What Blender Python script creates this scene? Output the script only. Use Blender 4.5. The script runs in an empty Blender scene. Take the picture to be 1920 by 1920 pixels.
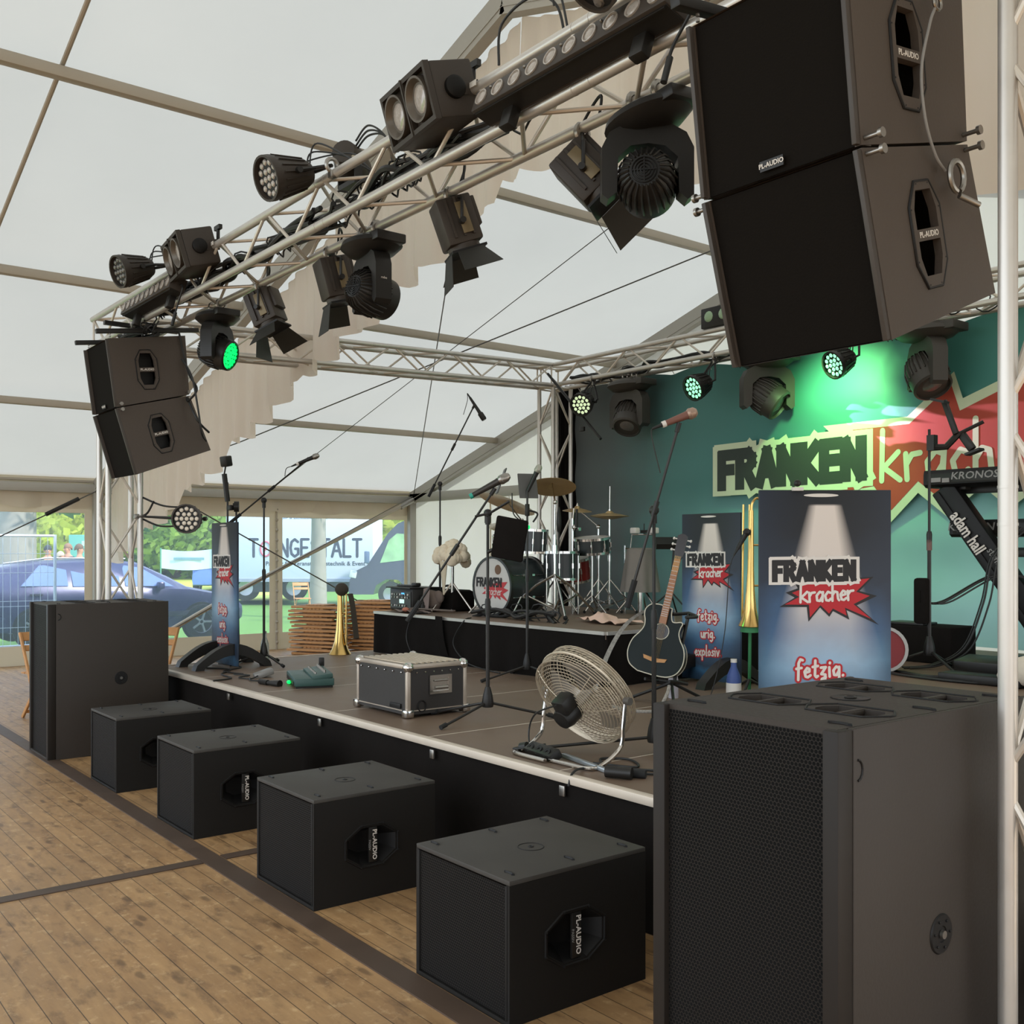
import bpy, bmesh, math, random
from mathutils import Vector as V, Matrix as MX
from mathutils.geometry import tessellate_polygon
random.seed(7)
S = bpy.context.scene
COL = S.collection
PI = math.pi

# ---------------------------------------------------------------- camera
EYE = V((0, 0, 1.65))
cam = bpy.data.cameras.new('camera')
cam.lens = 36 * 1910 / 1920
cam.sensor_width = 36
cam.shift_y = 72 / 1920
cam.clip_end = 300
co = bpy.data.objects.new('camera', cam)
COL.objects.link(co)
co.location = EYE
co.rotation_euler = (PI / 2, 0, math.atan2(.7859, .6184))
S.camera = co

# ---------------------------------------------------------------- daylight
w = bpy.data.worlds.new('daylight')
S.world = w
w.use_nodes = True
bg = w.node_tree.nodes['Background']
bg.inputs[0].default_value = (.84, .92, 1, 1)
bg.inputs[1].default_value = 1.3
sl = bpy.data.lights.new('sun', 'SUN')
sl.energy = 3.2
sl.angle = math.radians(3)
sl.color = (1, .84, .62)
so = bpy.data.objects.new('sun', sl)
COL.objects.link(so)
so.rotation_euler = V((-.75, -.35, -.55)).to_track_quat('-Z', 'Y').to_euler()
S.view_settings.view_transform = 'Standard'
S.view_settings.look = 'None'
S.view_settings.gamma = 1
S.view_settings.exposure = 1.18
S.view_settings.use_curve_mapping = False
S.cycles.max_bounces = 10
S.cycles.transparent_max_bounces = 12
S.cycles.diffuse_bounces = 6

# ---------------------------------------------------------------- materials
def lin(h):
    h = h.lstrip('#')
    o = []
    for i in (0, 2, 4):
        c = int(h[i:i + 2], 16) / 255
        o.append(c / 12.92 if c <= .04045 else ((c + .055) / 1.055) ** 2.4)
    return (*o, 1)

class NT:
    def __init__(s, name):
        s.m = bpy.data.materials.new(name)
        s.m.use_nodes = True
        s.t = s.m.node_tree
        s.b = s.t.nodes['Principled BSDF']
        s.out = s.t.nodes['Material Output']
    def n(s, typ, **kw):
        x = s.t.nodes.new(typ)
        for k, v in kw.items():
            setattr(x, k, v)
        return x
    def l(s, a, b):
        s.t.links.new(a, b)
    def put(s, sock, v):
        if hasattr(v, 'is_linked'):
            s.l(v, sock)
        else:
            sock.default_value = v
    def math(s, op, a, b=0.0, c=None):
        x = s.n('ShaderNodeMath', operation=op)
        s.put(x.inputs[0], a)
        s.put(x.inputs[1], b)
        if c is not None:
            s.put(x.inputs[2], c)
        return x.outputs[0]
    def obj(s):
        return s.n('ShaderNodeTexCoord').outputs['Object']
    def xyz(s, v):
        x = s.n('ShaderNodeSeparateXYZ')
        s.l(v, x.inputs[0])
        return x.outputs
    def noise(s, vec, scale, detail=4, rough=.55):
        x = s.n('ShaderNodeTexNoise')
        s.l(vec, x.inputs['Vector'])
        x.inputs['Scale'].default_value = scale
        x.inputs['Detail'].default_value = detail
        x.inputs['Roughness'].default_value = rough
        return x.outputs['Fac']
    def ramp(s, f, stops, interp='LINEAR'):
        x = s.n('ShaderNodeValToRGB')
        x.color_ramp.interpolation = interp
        e = x.color_ramp.elements
        while len(e) < len(stops):
            e.new(.5)
        for i, (p, c) in enumerate(stops):
            e[i].position = p
            e[i].color = lin(c) if isinstance(c, str) else (c, c, c, 1)
        s.put(x.inputs[0], f)
        return x.outputs[0]
    def mix(s, f, a, b, mode='MIX'):
        x = s.n('ShaderNodeMix', data_type='RGBA', blend_type=mode)
        s.put(x.inputs[0], f)
        for k, v in ((6, a), (7, b)):
            s.put(x.inputs[k], lin(v) if isinstance(v, str) else v)
        return x.outputs[2]
    def bump(s, h, st=.3, d=.01):
        x = s.n('ShaderNodeBump')
        x.inputs['Strength'].default_value = st
        x.inputs['Distance'].default_value = d
        s.l(h, x.inputs['Height'])
        s.l(x.outputs[0], s.b.inputs['Normal'])

CACHE = {}
def pm(name, col, rough=.5, metal=0, var=.12, scale=12, bump=0, spec=.5, emit=0):
    if name in CACHE:
        return CACHE[name]
    t = NT(name)
    f = t.noise(t.obj(), scale)
    c = lin(col)
    hi = tuple(min(1, x * (1 + var)) for x in c[:3]) + (1,)
    lo = tuple(x * (1 - var) for x in c[:3]) + (1,)
    t.l(t.mix(f, lo, hi), t.b.inputs['Base Color'])
    t.b.inputs['Metallic'].default_value = metal
    t.b.inputs['Specular IOR Level'].default_value = spec
    r = t.math('MULTIPLY_ADD', f, .16, rough - .08)
    t.l(r, t.b.inputs['Roughness'])
    if bump:
        t.bump(f, bump, .004)
    if emit:
        t.b.inputs['Emission Color'].default_value = c
        t.b.inputs['Emission Strength'].default_value = emit
    CACHE[name] = t.m
    return t.m

bass_brown = pm('bass_coating', '#36302b', .55, var=.12, scale=90, bump=.15, spec=.3)
black = pm('black_coating', '#302e2b', .62, var=.2, scale=60, bump=.12, spec=.4)
cab_brown = pm('speaker_coating', '#4b423b', .55, var=.12, scale=90, bump=.15, spec=.35)
sub_black = pm('subwoofer_coating', '#1c1a18', .6, var=.15, scale=80, bump=.15, spec=.22)
dusty = pm('dusty_coating', '#3d3a36', .6, var=.35, scale=5, bump=.1, spec=.3)
foam = pm('grille_foam', '#15120f', .95, var=.25, scale=150, bump=.2, spec=.1)
plastic = pm('black_plastic', '#201e1c', .42, var=.1, spec=.35)
plastic_d = pm('dark_plastic', '#131212', .5, var=.1, spec=.3)
lampgrey = pm('lamp_housing', '#37302a', .5, var=.12, scale=25, spec=.35)
rubber = pm('rubber', '#1b1b1b', .8)
alu = pm('aluminium_truss', '#c6c1ba', .36, .6, var=.1, scale=9)
alu_b = pm('aluminium_bracing', '#cdc4b8', .4, .5, var=.08, scale=9)
frame_m = pm('tent_frame_metal', '#a8a49b', .5, .25, var=.06, scale=4)
purlin_m = pm('purlin_metal', '#a99f90', .5, .2, var=.06, scale=4)
chrome = pm('chrome', '#cfccc8', .14, 1, var=.05)
steel = pm('steel', '#9a9690', .32, .9, var=.1)
brass = pm('brass', '#cfae6c', .22, 1, var=.1)
bronze = pm('cymbal_bronze', '#b0966a', .4, .55, var=.15, scale=20)
wire_m = pm('steel_wire', '#5c5a57', .4, .6)
wood = pm('beech_wood', '#b98550', .55, var=.25, scale=14)
wood2 = pm('old_wood', '#8f6c48', .6, var=.35, scale=10)
cableb = pm('black_cable', '#181817', .5)
white_p = pm('white_paint', '#d8d3cb', .5, var=.04)
whiteL = pm('white_print', '#d9d2ca', .7, var=.03)
darkL = pm('black_print', '#262425', .7, var=.1)
redL = pm('red_print', '#b3232b', .7, var=.08)
redD = pm('dark_red_print', '#8f1c22', .7, var=.08)
greyL = pm('grey_print', '#8f8d8a', .6, var=.05)
lens_m = pm('lamp_lens', '#a79f97', .15, .2, var=.35, scale=90)
lens_dk = pm('dark_lens', '#6b6763', .12, .3, var=.3, scale=60)
led_green = pm('green_led', '#00b84e', .3, emit=1.1)
led_soft = pm('soft_green_led', '#7fd8a0', .3, emit=.9)
molton = pm('black_cloth', '#191614', .95, var=.3, scale=30, bump=.3, spec=.1)
fur = pm('sheepskin', '#dfd1b8', .95, var=.15, scale=40, bump=.8)
towel_m = pm('pink_towel', '#d9b6a6', .95, var=.1, scale=30, bump=.5)
teal_p = pm('green_plastic', '#33504b', .45, var=.1)
amp_m = pm('amplifier_face', '#2a2725', .4)
drumshell = pm('drum_shell', '#24292a', .3, var=.2)
drumhead = pm('drum_head', '#c6c3bd', .45, var=.04)
guitar_m = pm('guitar_top', '#071413', .42, var=.35, scale=6, spec=.2)
guitar_s = pm('guitar_side', '#1c1210', .25, var=.3)
binding = pm('guitar_binding', '#c9c2ae', .4)
neck_m = pm('guitar_neck', '#94633f', .4, var=.25)

def hexgrille(name, col, s):
    t = NT(name)
    o = t.xyz(t.obj())
    def dist(off):
        d2 = None
        for ax, p in ((0, s), (2, s * 1.732)):
            a = t.math('MULTIPLY_ADD', o[ax], 1 / p, off + 100)
            a = t.math('FRACT', a)
            a = t.math('SUBTRACT', a, .5)
            a = t.math('MULTIPLY', a, p)
            a = t.math('MULTIPLY', a, a)
            d2 = a if d2 is None else t.math('ADD', d2, a)
        return t.math('SQRT', d2)
    d = t.math('MINIMUM', dist(0), dist(.5))
    hole = t.math('LESS_THAN', d, s * .42)
    t.l(t.mix(hole, lin(col), (.003, .003, .003, 1)), t.b.inputs['Base Color'])
    t.l(t.math('MULTIPLY_ADD', hole, .5, .5), t.b.inputs['Roughness'])
    t.b.inputs['Specular IOR Level'].default_value = .22
    t.bump(t.math('SUBTRACT', 1, hole), .6, .003)
    return t.m
hexm = hexgrille('hexagonal_grille', '#1f1a16', .0115)

def fabric(name, col, tr, rough_bump=.15, seam=0):
    t = NT(name)
    o = t.obj()
    f = t.noise(o, .7, 5)
    c = lin(col)
    cc = t.mix(f, tuple(x * .93 for x in c[:3]) + (1,), tuple(min(1, x * 1.04) for x in c[:3]) + (1,))
    d = t.n('ShaderNodeBsdfDiffuse')
    r = t.n('ShaderNodeBsdfTranslucent')
    m = t.n('ShaderNodeMixShader')
    m.inputs[0].default_value = tr
    t.l(cc, d.inputs[0])
    t.l(cc, r.inputs[0])
    t.l(d.outputs[0], m.inputs[1])
    t.l(r.outputs[0], m.inputs[2])
    b = t.n('ShaderNodeBump')
    b.inputs['Strength'].default_value = rough_bump
    b.inputs['Distance'].default_value = .05
    t.l(t.noise(o, 1.8, 3), b.inputs['Height'])
    t.l(b.outputs[0], d.inputs['Normal'])
    t.l(m.outputs[0], t.out.inputs[0])
    return t.m
roof_m = fabric('roof_fabric', '#a2a3a0', .5)
gable_m = fabric('gable_fabric', '#dddcdd', .58)
wall_m = fabric('wall_fabric', '#dcd2c2', .40)
drape_m = fabric('drape_fabric', '#e6d8cb', .5, .1)

t = NT('clear_foil')
tp = t.n('ShaderNodeBsdfTransparent')
tp.inputs[0].default_value = (.84, .89, .95, 1)
gl = t.n('ShaderNodeBsdfGlossy')
gl.inputs[1].default_value = .12
df = t.n('ShaderNodeBsdfTranslucent')
df.inputs[0].default_value = (.75, .85, 1, 1)
m1 = t.n('ShaderNodeMixShader')
m1.inputs[0].default_value = .04
m2 = t.n('ShaderNodeMixShader')
m2.inputs[0].default_value = .05
t.l(tp.outputs[0], m1.inputs[1]); t.l(gl.outputs[0], m1.inputs[2])
t.l(m1.outputs[0], m2.inputs[1]); t.l(df.outputs[0], m2.inputs[2])
t.l(m2.outputs[0], t.out.inputs[0])
foil = t.m

t = NT('plank_floor')
o = t.obj()
bk = t.n('ShaderNodeTexBrick')
t.l(o, bk.inputs['Vector'])
bk.offset = .37
for k, v in (('Scale', 1), ('Mortar Size', .0022), ('Brick Width', 5.2), ('Row Height', .104), ('Mortar Smooth', .4)):
    bk.inputs[k].default_value = v
bk.inputs['Color1'].default_value = lin('#aa855a')
bk.inputs['Color2'].default_value = lin('#957049')
bk.inputs['Mortar'].default_value = lin('#3d2c1e')
mp = t.n('ShaderNodeMapping')
mp.inputs['Scale'].default_value = (1, 6, 1)
t.l(o, mp.inputs[0])
gr = t.noise(mp.outputs[0], 3.5, 8, .65)
mp2 = t.n('ShaderNodeMapping')
mp2.inputs['Scale'].default_value = (1, 2.2, 1)
t.l(o, mp2.inputs[0])
spots = t.ramp(t.noise(mp2.outputs[0], 5.5, 5, .6), [(.52, 0.), (.68, 1.)])
c = t.mix(t.ramp(gr, [(.3, 0.), (.7, 1.)]), '#805f3d', '#c19c6c')
c = t.mix(.55, c, bk.outputs['Color'])
c = t.mix(t.math('MULTIPLY', spots, .62), c, '#5b432d')
sc = t.ramp(t.noise(o, 16, 6, .7), [(.55, 0.), (.68, 1.)])
c = t.mix(t.math('MULTIPLY', sc, .5), c, '#d2b284')
big = t.ramp(t.noise(o, 1.6, 5, .6), [(.42, 0.), (.66, 1.)])
c = t.mix(t.math('MULTIPLY', big, .32), c, '#6f5a44')
vo = t.n('ShaderNodeTexVoronoi')
mp3 = t.n('ShaderNodeMapping')
mp3.inputs['Scale'].default_value = (3.2, 9.6, 1)
t.l(o, mp3.inputs[0])
t.l(mp3.outputs[0], vo.inputs['Vector'])
vo.inputs['Scale'].default_value = 1
kn = t.ramp(t.math('ADD', vo.outputs['Distance'], t.math('MULTIPLY_ADD', t.noise(o, 22, 3), .16, -.08)), [(.10, 1.), (.20, 0.)])
c = t.mix(t.math('MULTIPLY', kn, .6), c, '#4d3825')
c = t.mix(t.math('MULTIPLY', bk.outputs['Fac'], .75), c, '#37281b')
t.l(c, t.b.inputs['Base Color'])
t.l(t.math('MULTIPLY_ADD', gr, .25, .36), t.b.inputs['Roughness'])
t.bump(t.math('ADD', t.math('MULTIPLY', gr, .3), t.math('MULTIPLY', bk.outputs['Fac'], -1)), .25, .01)
floor_m = t.m
tape_m = pm('joint_strip', '#4a3a2e', .55, var=.3, scale=5)
deck_m = pm('stage_deck', '#705d4d', .5, var=.14, scale=4, bump=.05)
deckg_m = pm('side_deck', '#5c5852', .5, var=.14, scale=4)
trim_w = pm('stage_edge', '#cfc2b2', .5, .2, var=.1, scale=6)
grass_m = pm('grass', '#5d8a3c', .9, var=.35, scale=8)
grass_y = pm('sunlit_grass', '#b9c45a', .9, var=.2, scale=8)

# ---------------------------------------------------------------- mesh building
def frame(o, x, y, z):
    m = MX.Identity(4)
    for i, a in enumerate((x, y, z, o)):
        for k in range(3):
            m[k][i] = a[k]
    return m
def aim(o, d, up=(0, 0, 1)):
    z = V(d).normalized()
    u = V(up)
    if abs(z.dot(u)) > .98:
        u = V((0, 1, 0))
    x = u.cross(z).normalized()
    return frame(V(o), x, z.cross(x), z)

class M:
    def __init__(s, T=None):
        s.bm = bmesh.new()
        s.T = T or MX.Identity(4)
    def vs(s, pts):
        return [s.bm.verts.new(s.T @ V(p)) for p in pts]
    def f(s, vv):
        try:
            return s.bm.faces.new(vv)
        except ValueError:
            return None
    def box(s, c, d, rot=None, bev=0, taper=1):
        x, y, z = (q / 2 for q in d)
        R = rot or MX.Identity(3)
        p = []
        for k in (-1, 1):
            q = taper if k > 0 else 1
            for a, b in ((-1, -1), (1, -1), (1, 1), (-1, 1)):
                p.append(V(c) + R @ V((a * x * q, b * y * q, k * z)))
        v = s.vs(p)
        fs = [s.f([v[i] for i in q]) for q in ((3, 2, 1, 0), (4, 5, 6, 7), (0, 1, 5, 4), (1, 2, 6, 5), (2, 3, 7, 6), (3, 0, 4, 7))]
        if bev:
            bmesh.ops.bevel(s.bm, geom=list({e for f in fs for e in f.edges}), offset=bev, segments=2, affect='EDGES', profile=.5)
        return s
    def rings(s, rr, close=False, cap=True):
        L = [s.vs(r) for r in rr]
        n = len(L[0])
        m = len(L)
        for i in range(m if close else m - 1):
            a, b = L[i], L[(i + 1) % m]
            for k in range(n):
                s.f((a[k], a[(k + 1) % n], b[(k + 1) % n], b[k]))
        if cap and not close:
            s.f(L[0][::-1])
            s.f(L[-1])
        return s
    def cyl(s, a, b, r, r2=None, n=12):
        return s.tube([a, b], [r, r if r2 is None else r2], n)
    def tube(s, pts, r, n=8, close=False):
        P = [V(p) for p in pts]
        m = len(P)
        rs = r if isinstance(r, (list, tuple)) else [r] * m
        ref = None
        out = []
        for i in range(m):
            if close:
                d = P[(i + 1) % m] - P[i - 1]
            else:
                d = P[min(i + 1, m - 1)] - P[max(i - 1, 0)]
            if d.length < 1e-9:
                d = V((0, 0, 1))
            d.normalize()
            if ref is None:
                u = V((0, 0, 1)) if abs(d.z) < .9 else V((1, 0, 0))
                ref = u.cross(d).normalized()
            ref = (ref - d * ref.dot(d)).normalized()
            b = d.cross(ref)
            out.append([P[i] + (ref * math.cos(2 * PI * k / n) + b * math.sin(2 * PI * k / n)) * rs[i] for k in range(n)])
        return s.rings(out, close)
    def lathe(s, prof, n=24, sx=1, sy=1):
        rr = []
        for r, z in prof:
            r = max(r, 1e-4)
            rr.append([(r * sx * math.cos(2 * PI * k / n), r * sy * math.sin(2 * PI * k / n), z) for k in range(n)])
        hollow = prof[0][0] > .004 and prof[-1][0] > .004 and len(prof) > 2
        return s.rings(rr, hollow)
    def sph(s, c, r, n=10, sc=(1, 1, 1)):
        rr = []
        for i in range(n // 2 + 1):
            a = PI * i / (n // 2)
            q = max(math.sin(a), 1e-3) * r
            rr.append([(c[0] + q * sc[0] * math.cos(2 * PI * k / n), c[1] + q * sc[1] * math.sin(2 * PI * k / n), c[2] - math.cos(a) * r * sc[2]) for k in range(n)])
        return s.rings(rr)
    def prism(s, loops, h, z0=0):
        # outline (first loop) with optional holes, extruded along local z
        L = [[V((p[0], p[1], 0)) for p in q] for q in loops]
        tri = tessellate_polygon(L)
        flat = [p for q in L for p in q]
        lo = s.vs([(p.x, p.y, z0) for p in flat])
        hi = s.vs([(p.x, p.y, z0 + h) for p in flat])
        for a, b, c in tri:
            n = (flat[b] - flat[a]).cross(flat[c] - flat[a]).z
            q = (a, b, c) if n > 0 else (c, b, a)
            s.f([hi[i] for i in q])
            s.f([lo[i] for i in q[::-1]])
        k = 0
        for q in L:
            m = len(q)
            for i in range(m):
                a, b = k + i, k + (i + 1) % m
                s.f((lo[a], lo[b], hi[b], hi[a]))
            k += m
        return s
    def surf(s, fn, nu, nv, cu=False):
        g = [s.vs([fn(i / nu, j / nv) for i in range(nu + (0 if cu else 1))]) for j in range(nv + 1)]
        n = len(g[0])
        for j in range(nv):
            for i in range(n if cu else n - 1):
                s.f((g[j][i], g[j][(i + 1) % n], g[j + 1][(i + 1) % n], g[j + 1][i]))
        return s
    def ring(s, c, r, t, n=24, m=6):
        return s.tube([(c[0] + r * math.cos(2 * PI * k / n), c[1] + r * math.sin(2 * PI * k / n), c[2]) for k in range(n)], t, m, True)
    def quad(s, a, b, c, d):
        return s.f(s.vs((a, b, c, d)))
    def build(s, name, mat, parent=None, ang=35, keepn=False):
        if not keepn:
            bmesh.ops.recalc_face_normals(s.bm, faces=s.bm.faces)
        me = bpy.data.meshes.new(name)
        s.bm.to_mesh(me)
        s.bm.free()
        me.materials.append(mat)
        me.shade_smooth()
        me.set_sharp_from_angle(angle=math.radians(ang))
        o = bpy.data.objects.new(name, me)
        COL.objects.link(o)
        if parent:
            o.parent = parent
        return o

def tag(o, label, cat, group=None, kind=None):
    o['label'] = label
    o['category'] = cat
    if group:
        o['group'] = group
    if kind:
        o['kind'] = kind
    return o
def thing(name, label, cat, loc=(0, 0, 0), rz=0, group=None, rot=None):
    o = bpy.data.objects.new(name, None)
    o.empty_display_size = .1
    COL.objects.link(o)
    o.location = loc
    o.rotation_euler = rot or (0, 0, rz)
    return tag(o, label, cat, group)
def struct(o):
    o['kind'] = 'structure'
    return o
def copy_tree(o, parent=None):
    c = o.copy()
    COL.objects.link(c)
    c.parent = parent
    for ch in o.children:
        copy_tree(ch, c)
    return c
def spline(pts, n=8):
    P = [V(p) for p in pts]
    P = [P[0]] + P + [P[-1]]
    out = []
    for i in range(1, len(P) - 2):
        a, b, c, d = P[i - 1:i + 3]
        for k in range(n):
            t = k / n
            out.append(.5 * (2 * b + (c - a) * t + (2 * a - 5 * b + 4 * c - d) * t * t + (3 * b - a - 3 * c + d) * t ** 3))
    out.append(P[-2])
    return out

# ---------------------------------------------------------------- lettering
GL = {
 'F': (.52, [[(0, 0), (0, 1), (.5, 1)], [(0, .52), (.4, .52)]]),
 'R': (.56, [[(0, 0), (0, 1), (.36, 1), (.5, .86), (.5, .68), (.36, .52), (0, .52)], [(.25, .52), (.56, 0)]]),
 'A': (.62, [[(0, 0), (.31, 1), (.62, 0)], [(.13, .33), (.49, .33)]]),
 'N': (.56, [[(0, 0), (0, 1), (.55, 0), (.55, 1)]]),
 'K': (.54, [[(0, 0), (0, 1)], [(.52, 1), (.06, .5), (.54, 0)]]),
 'E': (.5, [[(.5, 1), (0, 1), (0, 0), (.5, 0)], [(0, .52), (.4, .52)]]),
 'T': (.56, [[(0, 1), (.56, 1)], [(.28, 1), (.28, 0)]]),
 'O': (.56, [[(.28, 1), (.08, .85), (0, .5), (.08, .15), (.28, 0), (.48, .15), (.56, .5), (.48, .85), (.28, 1)]]),
 'G': (.56, [[(.52, .85), (.3, 1), (.08, .85), (0, .5), (.08, .15), (.3, 0), (.54, .15), (.54, .45), (.34, .45)]]),
 'S': (.5, [[(.48, .88), (.25, 1), (.03, .8), (.12, .58), (.4, .45), (.48, .2), (.25, 0), (0, .12)]]),
 'L': (.46, [[(0, 1), (0, 0), (.46, 0)]]),
 'k': (.4, [[(0, 0), (.02, 1)], [(.36, .55), (.05, .26), (.4, 0)]]),
 'r': (.3, [[(0, .5), (.03, 0)], [(.02, .3), (.13, .48), (.3, .5)]]),
 'a': (.4, [[(.36, .45), (.2, .52), (.03, .32), (.06, .06), (.2, .03), (.34, .25), (.37, .5), (.34, 0)]]),
 'c': (.32, [[(.3, .44), (.17, .5), (.02, .3), (.08, .05), (.22, .02), (.32, .12)]]),
 'h': (.36, [[(.02, 1.05), (.02, 0)], [(.02, .3), (.14, .5), (.28, .45), (.32, .1), (.38, .02)]]),
 'e': (.34, [[(.03, .26), (.28, .32), (.28, .46), (.16, .52), (.02, .32), (.08, .06), (.2, .02), (.34, .12)]]),
 'f': (.3, [[(.34, .95), (.22, 1), (.12, .8), (.1, -.1)], [(0, .5), (.28, .54)]]),
 't': (.28, [[(.14, .9), (.12, .1), (.2, 0), (.28, .06)], [(0, .56), (.28, .6)]]),
 'z': (.34, [[(.04, .5), (.3, .52), (.06, .16), (.28, .12), (.26, -.25), (.06, -.25), (.1, -.1), (.3, -.02)]]),
 'i': (.1, [[(.03, .5), (.05, 0)], [(.06, .72), (.065, .75)]]),
 'g': (.38, [[(.34, .45), (.18, .52), (.03, .32), (.07, .08), (.2, .06), (.33, .3), (.34, .5), (.34, -.2), (.2, -.35), (.06, -.25)]]),
 'u': (.36, [[(.02, .5), (.04, .1), (.16, .02), (.3, .2), (.32, .5), (.34, 0)]]),
 'x': (.34, [[(.02, .5), (.32, 0)], [(.32, .52), (.02, 0)]]),
 'p': (.38, [[(.04, .5), (.02, -.4)], [(.04, .35), (.2, .52), (.35, .36), (.28, .08), (.04, .08)]]),
 'l': (.12, [[(.06, 1), (.04, 0), (.12, .02)]]),
 'o': (.36, [[(.18, .5), (.03, .3), (.1, .03), (.26, .06), (.33, .3), (.18, .5)]]),
 's': (.28, [[(.28, .46), (.12, .5), (.06, .36), (.24, .2), (.18, .02), (0, .06)]]),
 'n': (.34, [[(.02, .5), (.04, 0)], [(.03, .3), (.16, .5), (.3, .42), (.32, 0)]]),
 'd': (.36, [[(.34, 1), (.34, 0)], [(.34, .42), (.18, .5), (.03, .28), (.1, .03), (.34, .1)]]),
 'v': (.32, [[(.02, .5), (.15, 0), (.32, .52)]]),
 '.': (.1, [[(.04, .03), (.05, .05)]]),
 ' ': (.25, []),
}
def strokes(text, h, gap=.16, slope=0):
    x, out = 0, []
    for ch in text:
        wd, ss = GL[ch]
        for q in ss:
            out.append([(( x + a) * h, (b + slope * (x + a)) * h) for a, b in q])
        x += wd + gap
    return out, (x - gap) * h
def ribbons(m, ss, wd, z, off=(0, 0), disc=True):
    for q in ss:
        P = [V((a + off[0], b + off[1])) for a, b in q]
        for a, b in zip(P, P[1:]):
            d = (b - a)
            if d.length < 1e-6:
                continue
            n = V((-d.y, d.x)).normalized() * wd / 2
            e = d.normalized() * (0 if disc else wd * .42)
            z += .00003
            m.quad(*[(p.x, p.y, z) for p in (a - n - e, b - n + e, b + n + e, a + n - e)])
        if disc:
            for p in P:
                z += .00002
                m.f(m.vs([(p.x + wd / 2 * math.cos(k * PI / 5), p.y + wd / 2 * math.sin(k * PI / 5), z) for k in range(10)]))
def write(parent, name, text, h, wd, mat, T, off=(0, 0), gap=.16, slope=0, disc=True, center=False):
    ss, L = strokes(text, h, gap, slope)
    if center:
        off = (off[0] - L / 2, off[1])
    m = M(T)
    ribbons(m, ss, wd, 0, off, disc)
    return m.build(name, mat, parent, keepn=True)
def type_text(parent, name, text, size, mat, T, ext=.0004, bold=0, sx=1, shear=0):
    cu = bpy.data.curves.new('t', 'FONT')
    cu.body = text
    cu.size = size
    cu.extrude = ext
    cu.offset = bold
    cu.shear = shear
    cu.align_x = 'CENTER'
    cu.align_y = 'CENTER'
    cu.resolution_u = 2
    to = bpy.data.objects.new('t', cu)
    COL.objects.link(to)
    dg = bpy.context.evaluated_depsgraph_get()
    me = bpy.data.meshes.new_from_object(to.evaluated_get(dg))
    bpy.data.objects.remove(to)
    me.transform(T @ MX.Diagonal((sx, 1, 1, 1)))
    me.materials.clear()
    me.materials.append(mat)
    me.name = name
    o = bpy.data.objects.new(name, me)
    COL.objects.link(o)
    o.parent = parent
    return o
# ================================================================ SETTING
XW, XR, XE = -15.8, -5.8, 4.2          # left wall, ridge, open right side
ZE, SL = 2.62, .305                    # eaves height, roof slope
YG, YF, YM = 10.15, -3.0, 4.52         # rear gable, front end, middle frame
def roof(x):
    return ZE + SL * ((x - XW) if x < XR else (XE - x))

m = M()
m.box((-5.8, 1.075, -.06), (20, 18.15, .12))
floor = struct(m.build('floor', floor_m))
m = M()
m.box((-30, 8, -.2), (140, 120, .1))
struct(m.build('ground', grass_m))
m = M()
m.box((24, 4, -.10), (39.4, 60, .06))
struct(m.build('bounce_yard', pm('gravel', '#a79f95', .9, var=.2, scale=3)))  # unseen gravel added so light bounced into the tent is less green
m = M()
m.box((-6, -18, -.10), (30, 29.5, .06))
struct(m.build('forecourt', pm('gravel', '#a79f95', .9)))
m = M()
for a, b in ((-13.5, -.9),):
    m.box(((a + b) / 2, 2.10, .003), (b - a, .11, .006))
struct(m.build('trim_1', tape_m))
m = M()
m.box((-5.26, -1.0, .0025), (.085, 6.08, .005))
m.box((-5.26, 2.66, .0025), (.085, .99, .005))
struct(m.build('trim_2', tape_m))

for nm, x0, x1 in (('ceiling', XW, XR), ('ceiling_right', XR, XE)):
    m = M()
    def fn(u, v, x0=x0, x1=x1):
        x = x0 + (x1 - x0) * u
        y = YF + (YG - YF) * v
        sag = -.035 * abs(math.sin(PI * (x - XW) / 2.66)) * abs(math.sin(PI * (y - YM) / 5.6))
        return (x, y, roof(x) + .10 + sag)
    m.surf(fn, 44, 60)
    struct(m.build(nm, roof_m))

# left wall: fabric with clear window foils
wins = ((-2.8, -1.4), (-1.0, 4.36), (4.74, 7.30), (7.53, 9.93))
T = frame(V((XW, 0, 0)), V((0, 1, 0)), V((0, 0, 1)), V((1, 0, 0)))
m = M(T)
m.prism([[(YF, -.1), (YG, -.1), (YG, ZE + .16), (YF, ZE + .16)]] + [[(a, .28), (a, 2.2), (b, 2.2), (b, .28)] for a, b in wins], .012)
struct(m.build('wall_left', wall_m))
for i, (a, b) in enumerate(wins):
    m = M(T)
    m.box(((a + b) / 2, 1.24, .004), (b - a, 1.92, .002))
    struct(m.build('window_%d' % (i + 1), foil))
# loose valance below the eaves
m = M()
m.surf(lambda u, v: (XW + .03 + .02 * math.sin(u * 130) + .03 * v * math.sin(u * 41 + 1), YF + (YG - YF) * u, ZE - .05 - v * (.26 + .05 * abs(math.sin(u * 60)))), 260, 3)
struct(m.build('trim_3', wall_m))
m = M(frame(V((0, YG, 0)), V((1, 0, 0)), V((0, 0, 1)), V((0, -1, 0))))
m.prism([[(XW, -.1), (XE, -.1), (XE, ZE + .12), (XR, roof(XR) + .12), (XW, ZE + .12)]], .01)
struct(m.build('wall_back', gable_m))

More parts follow.
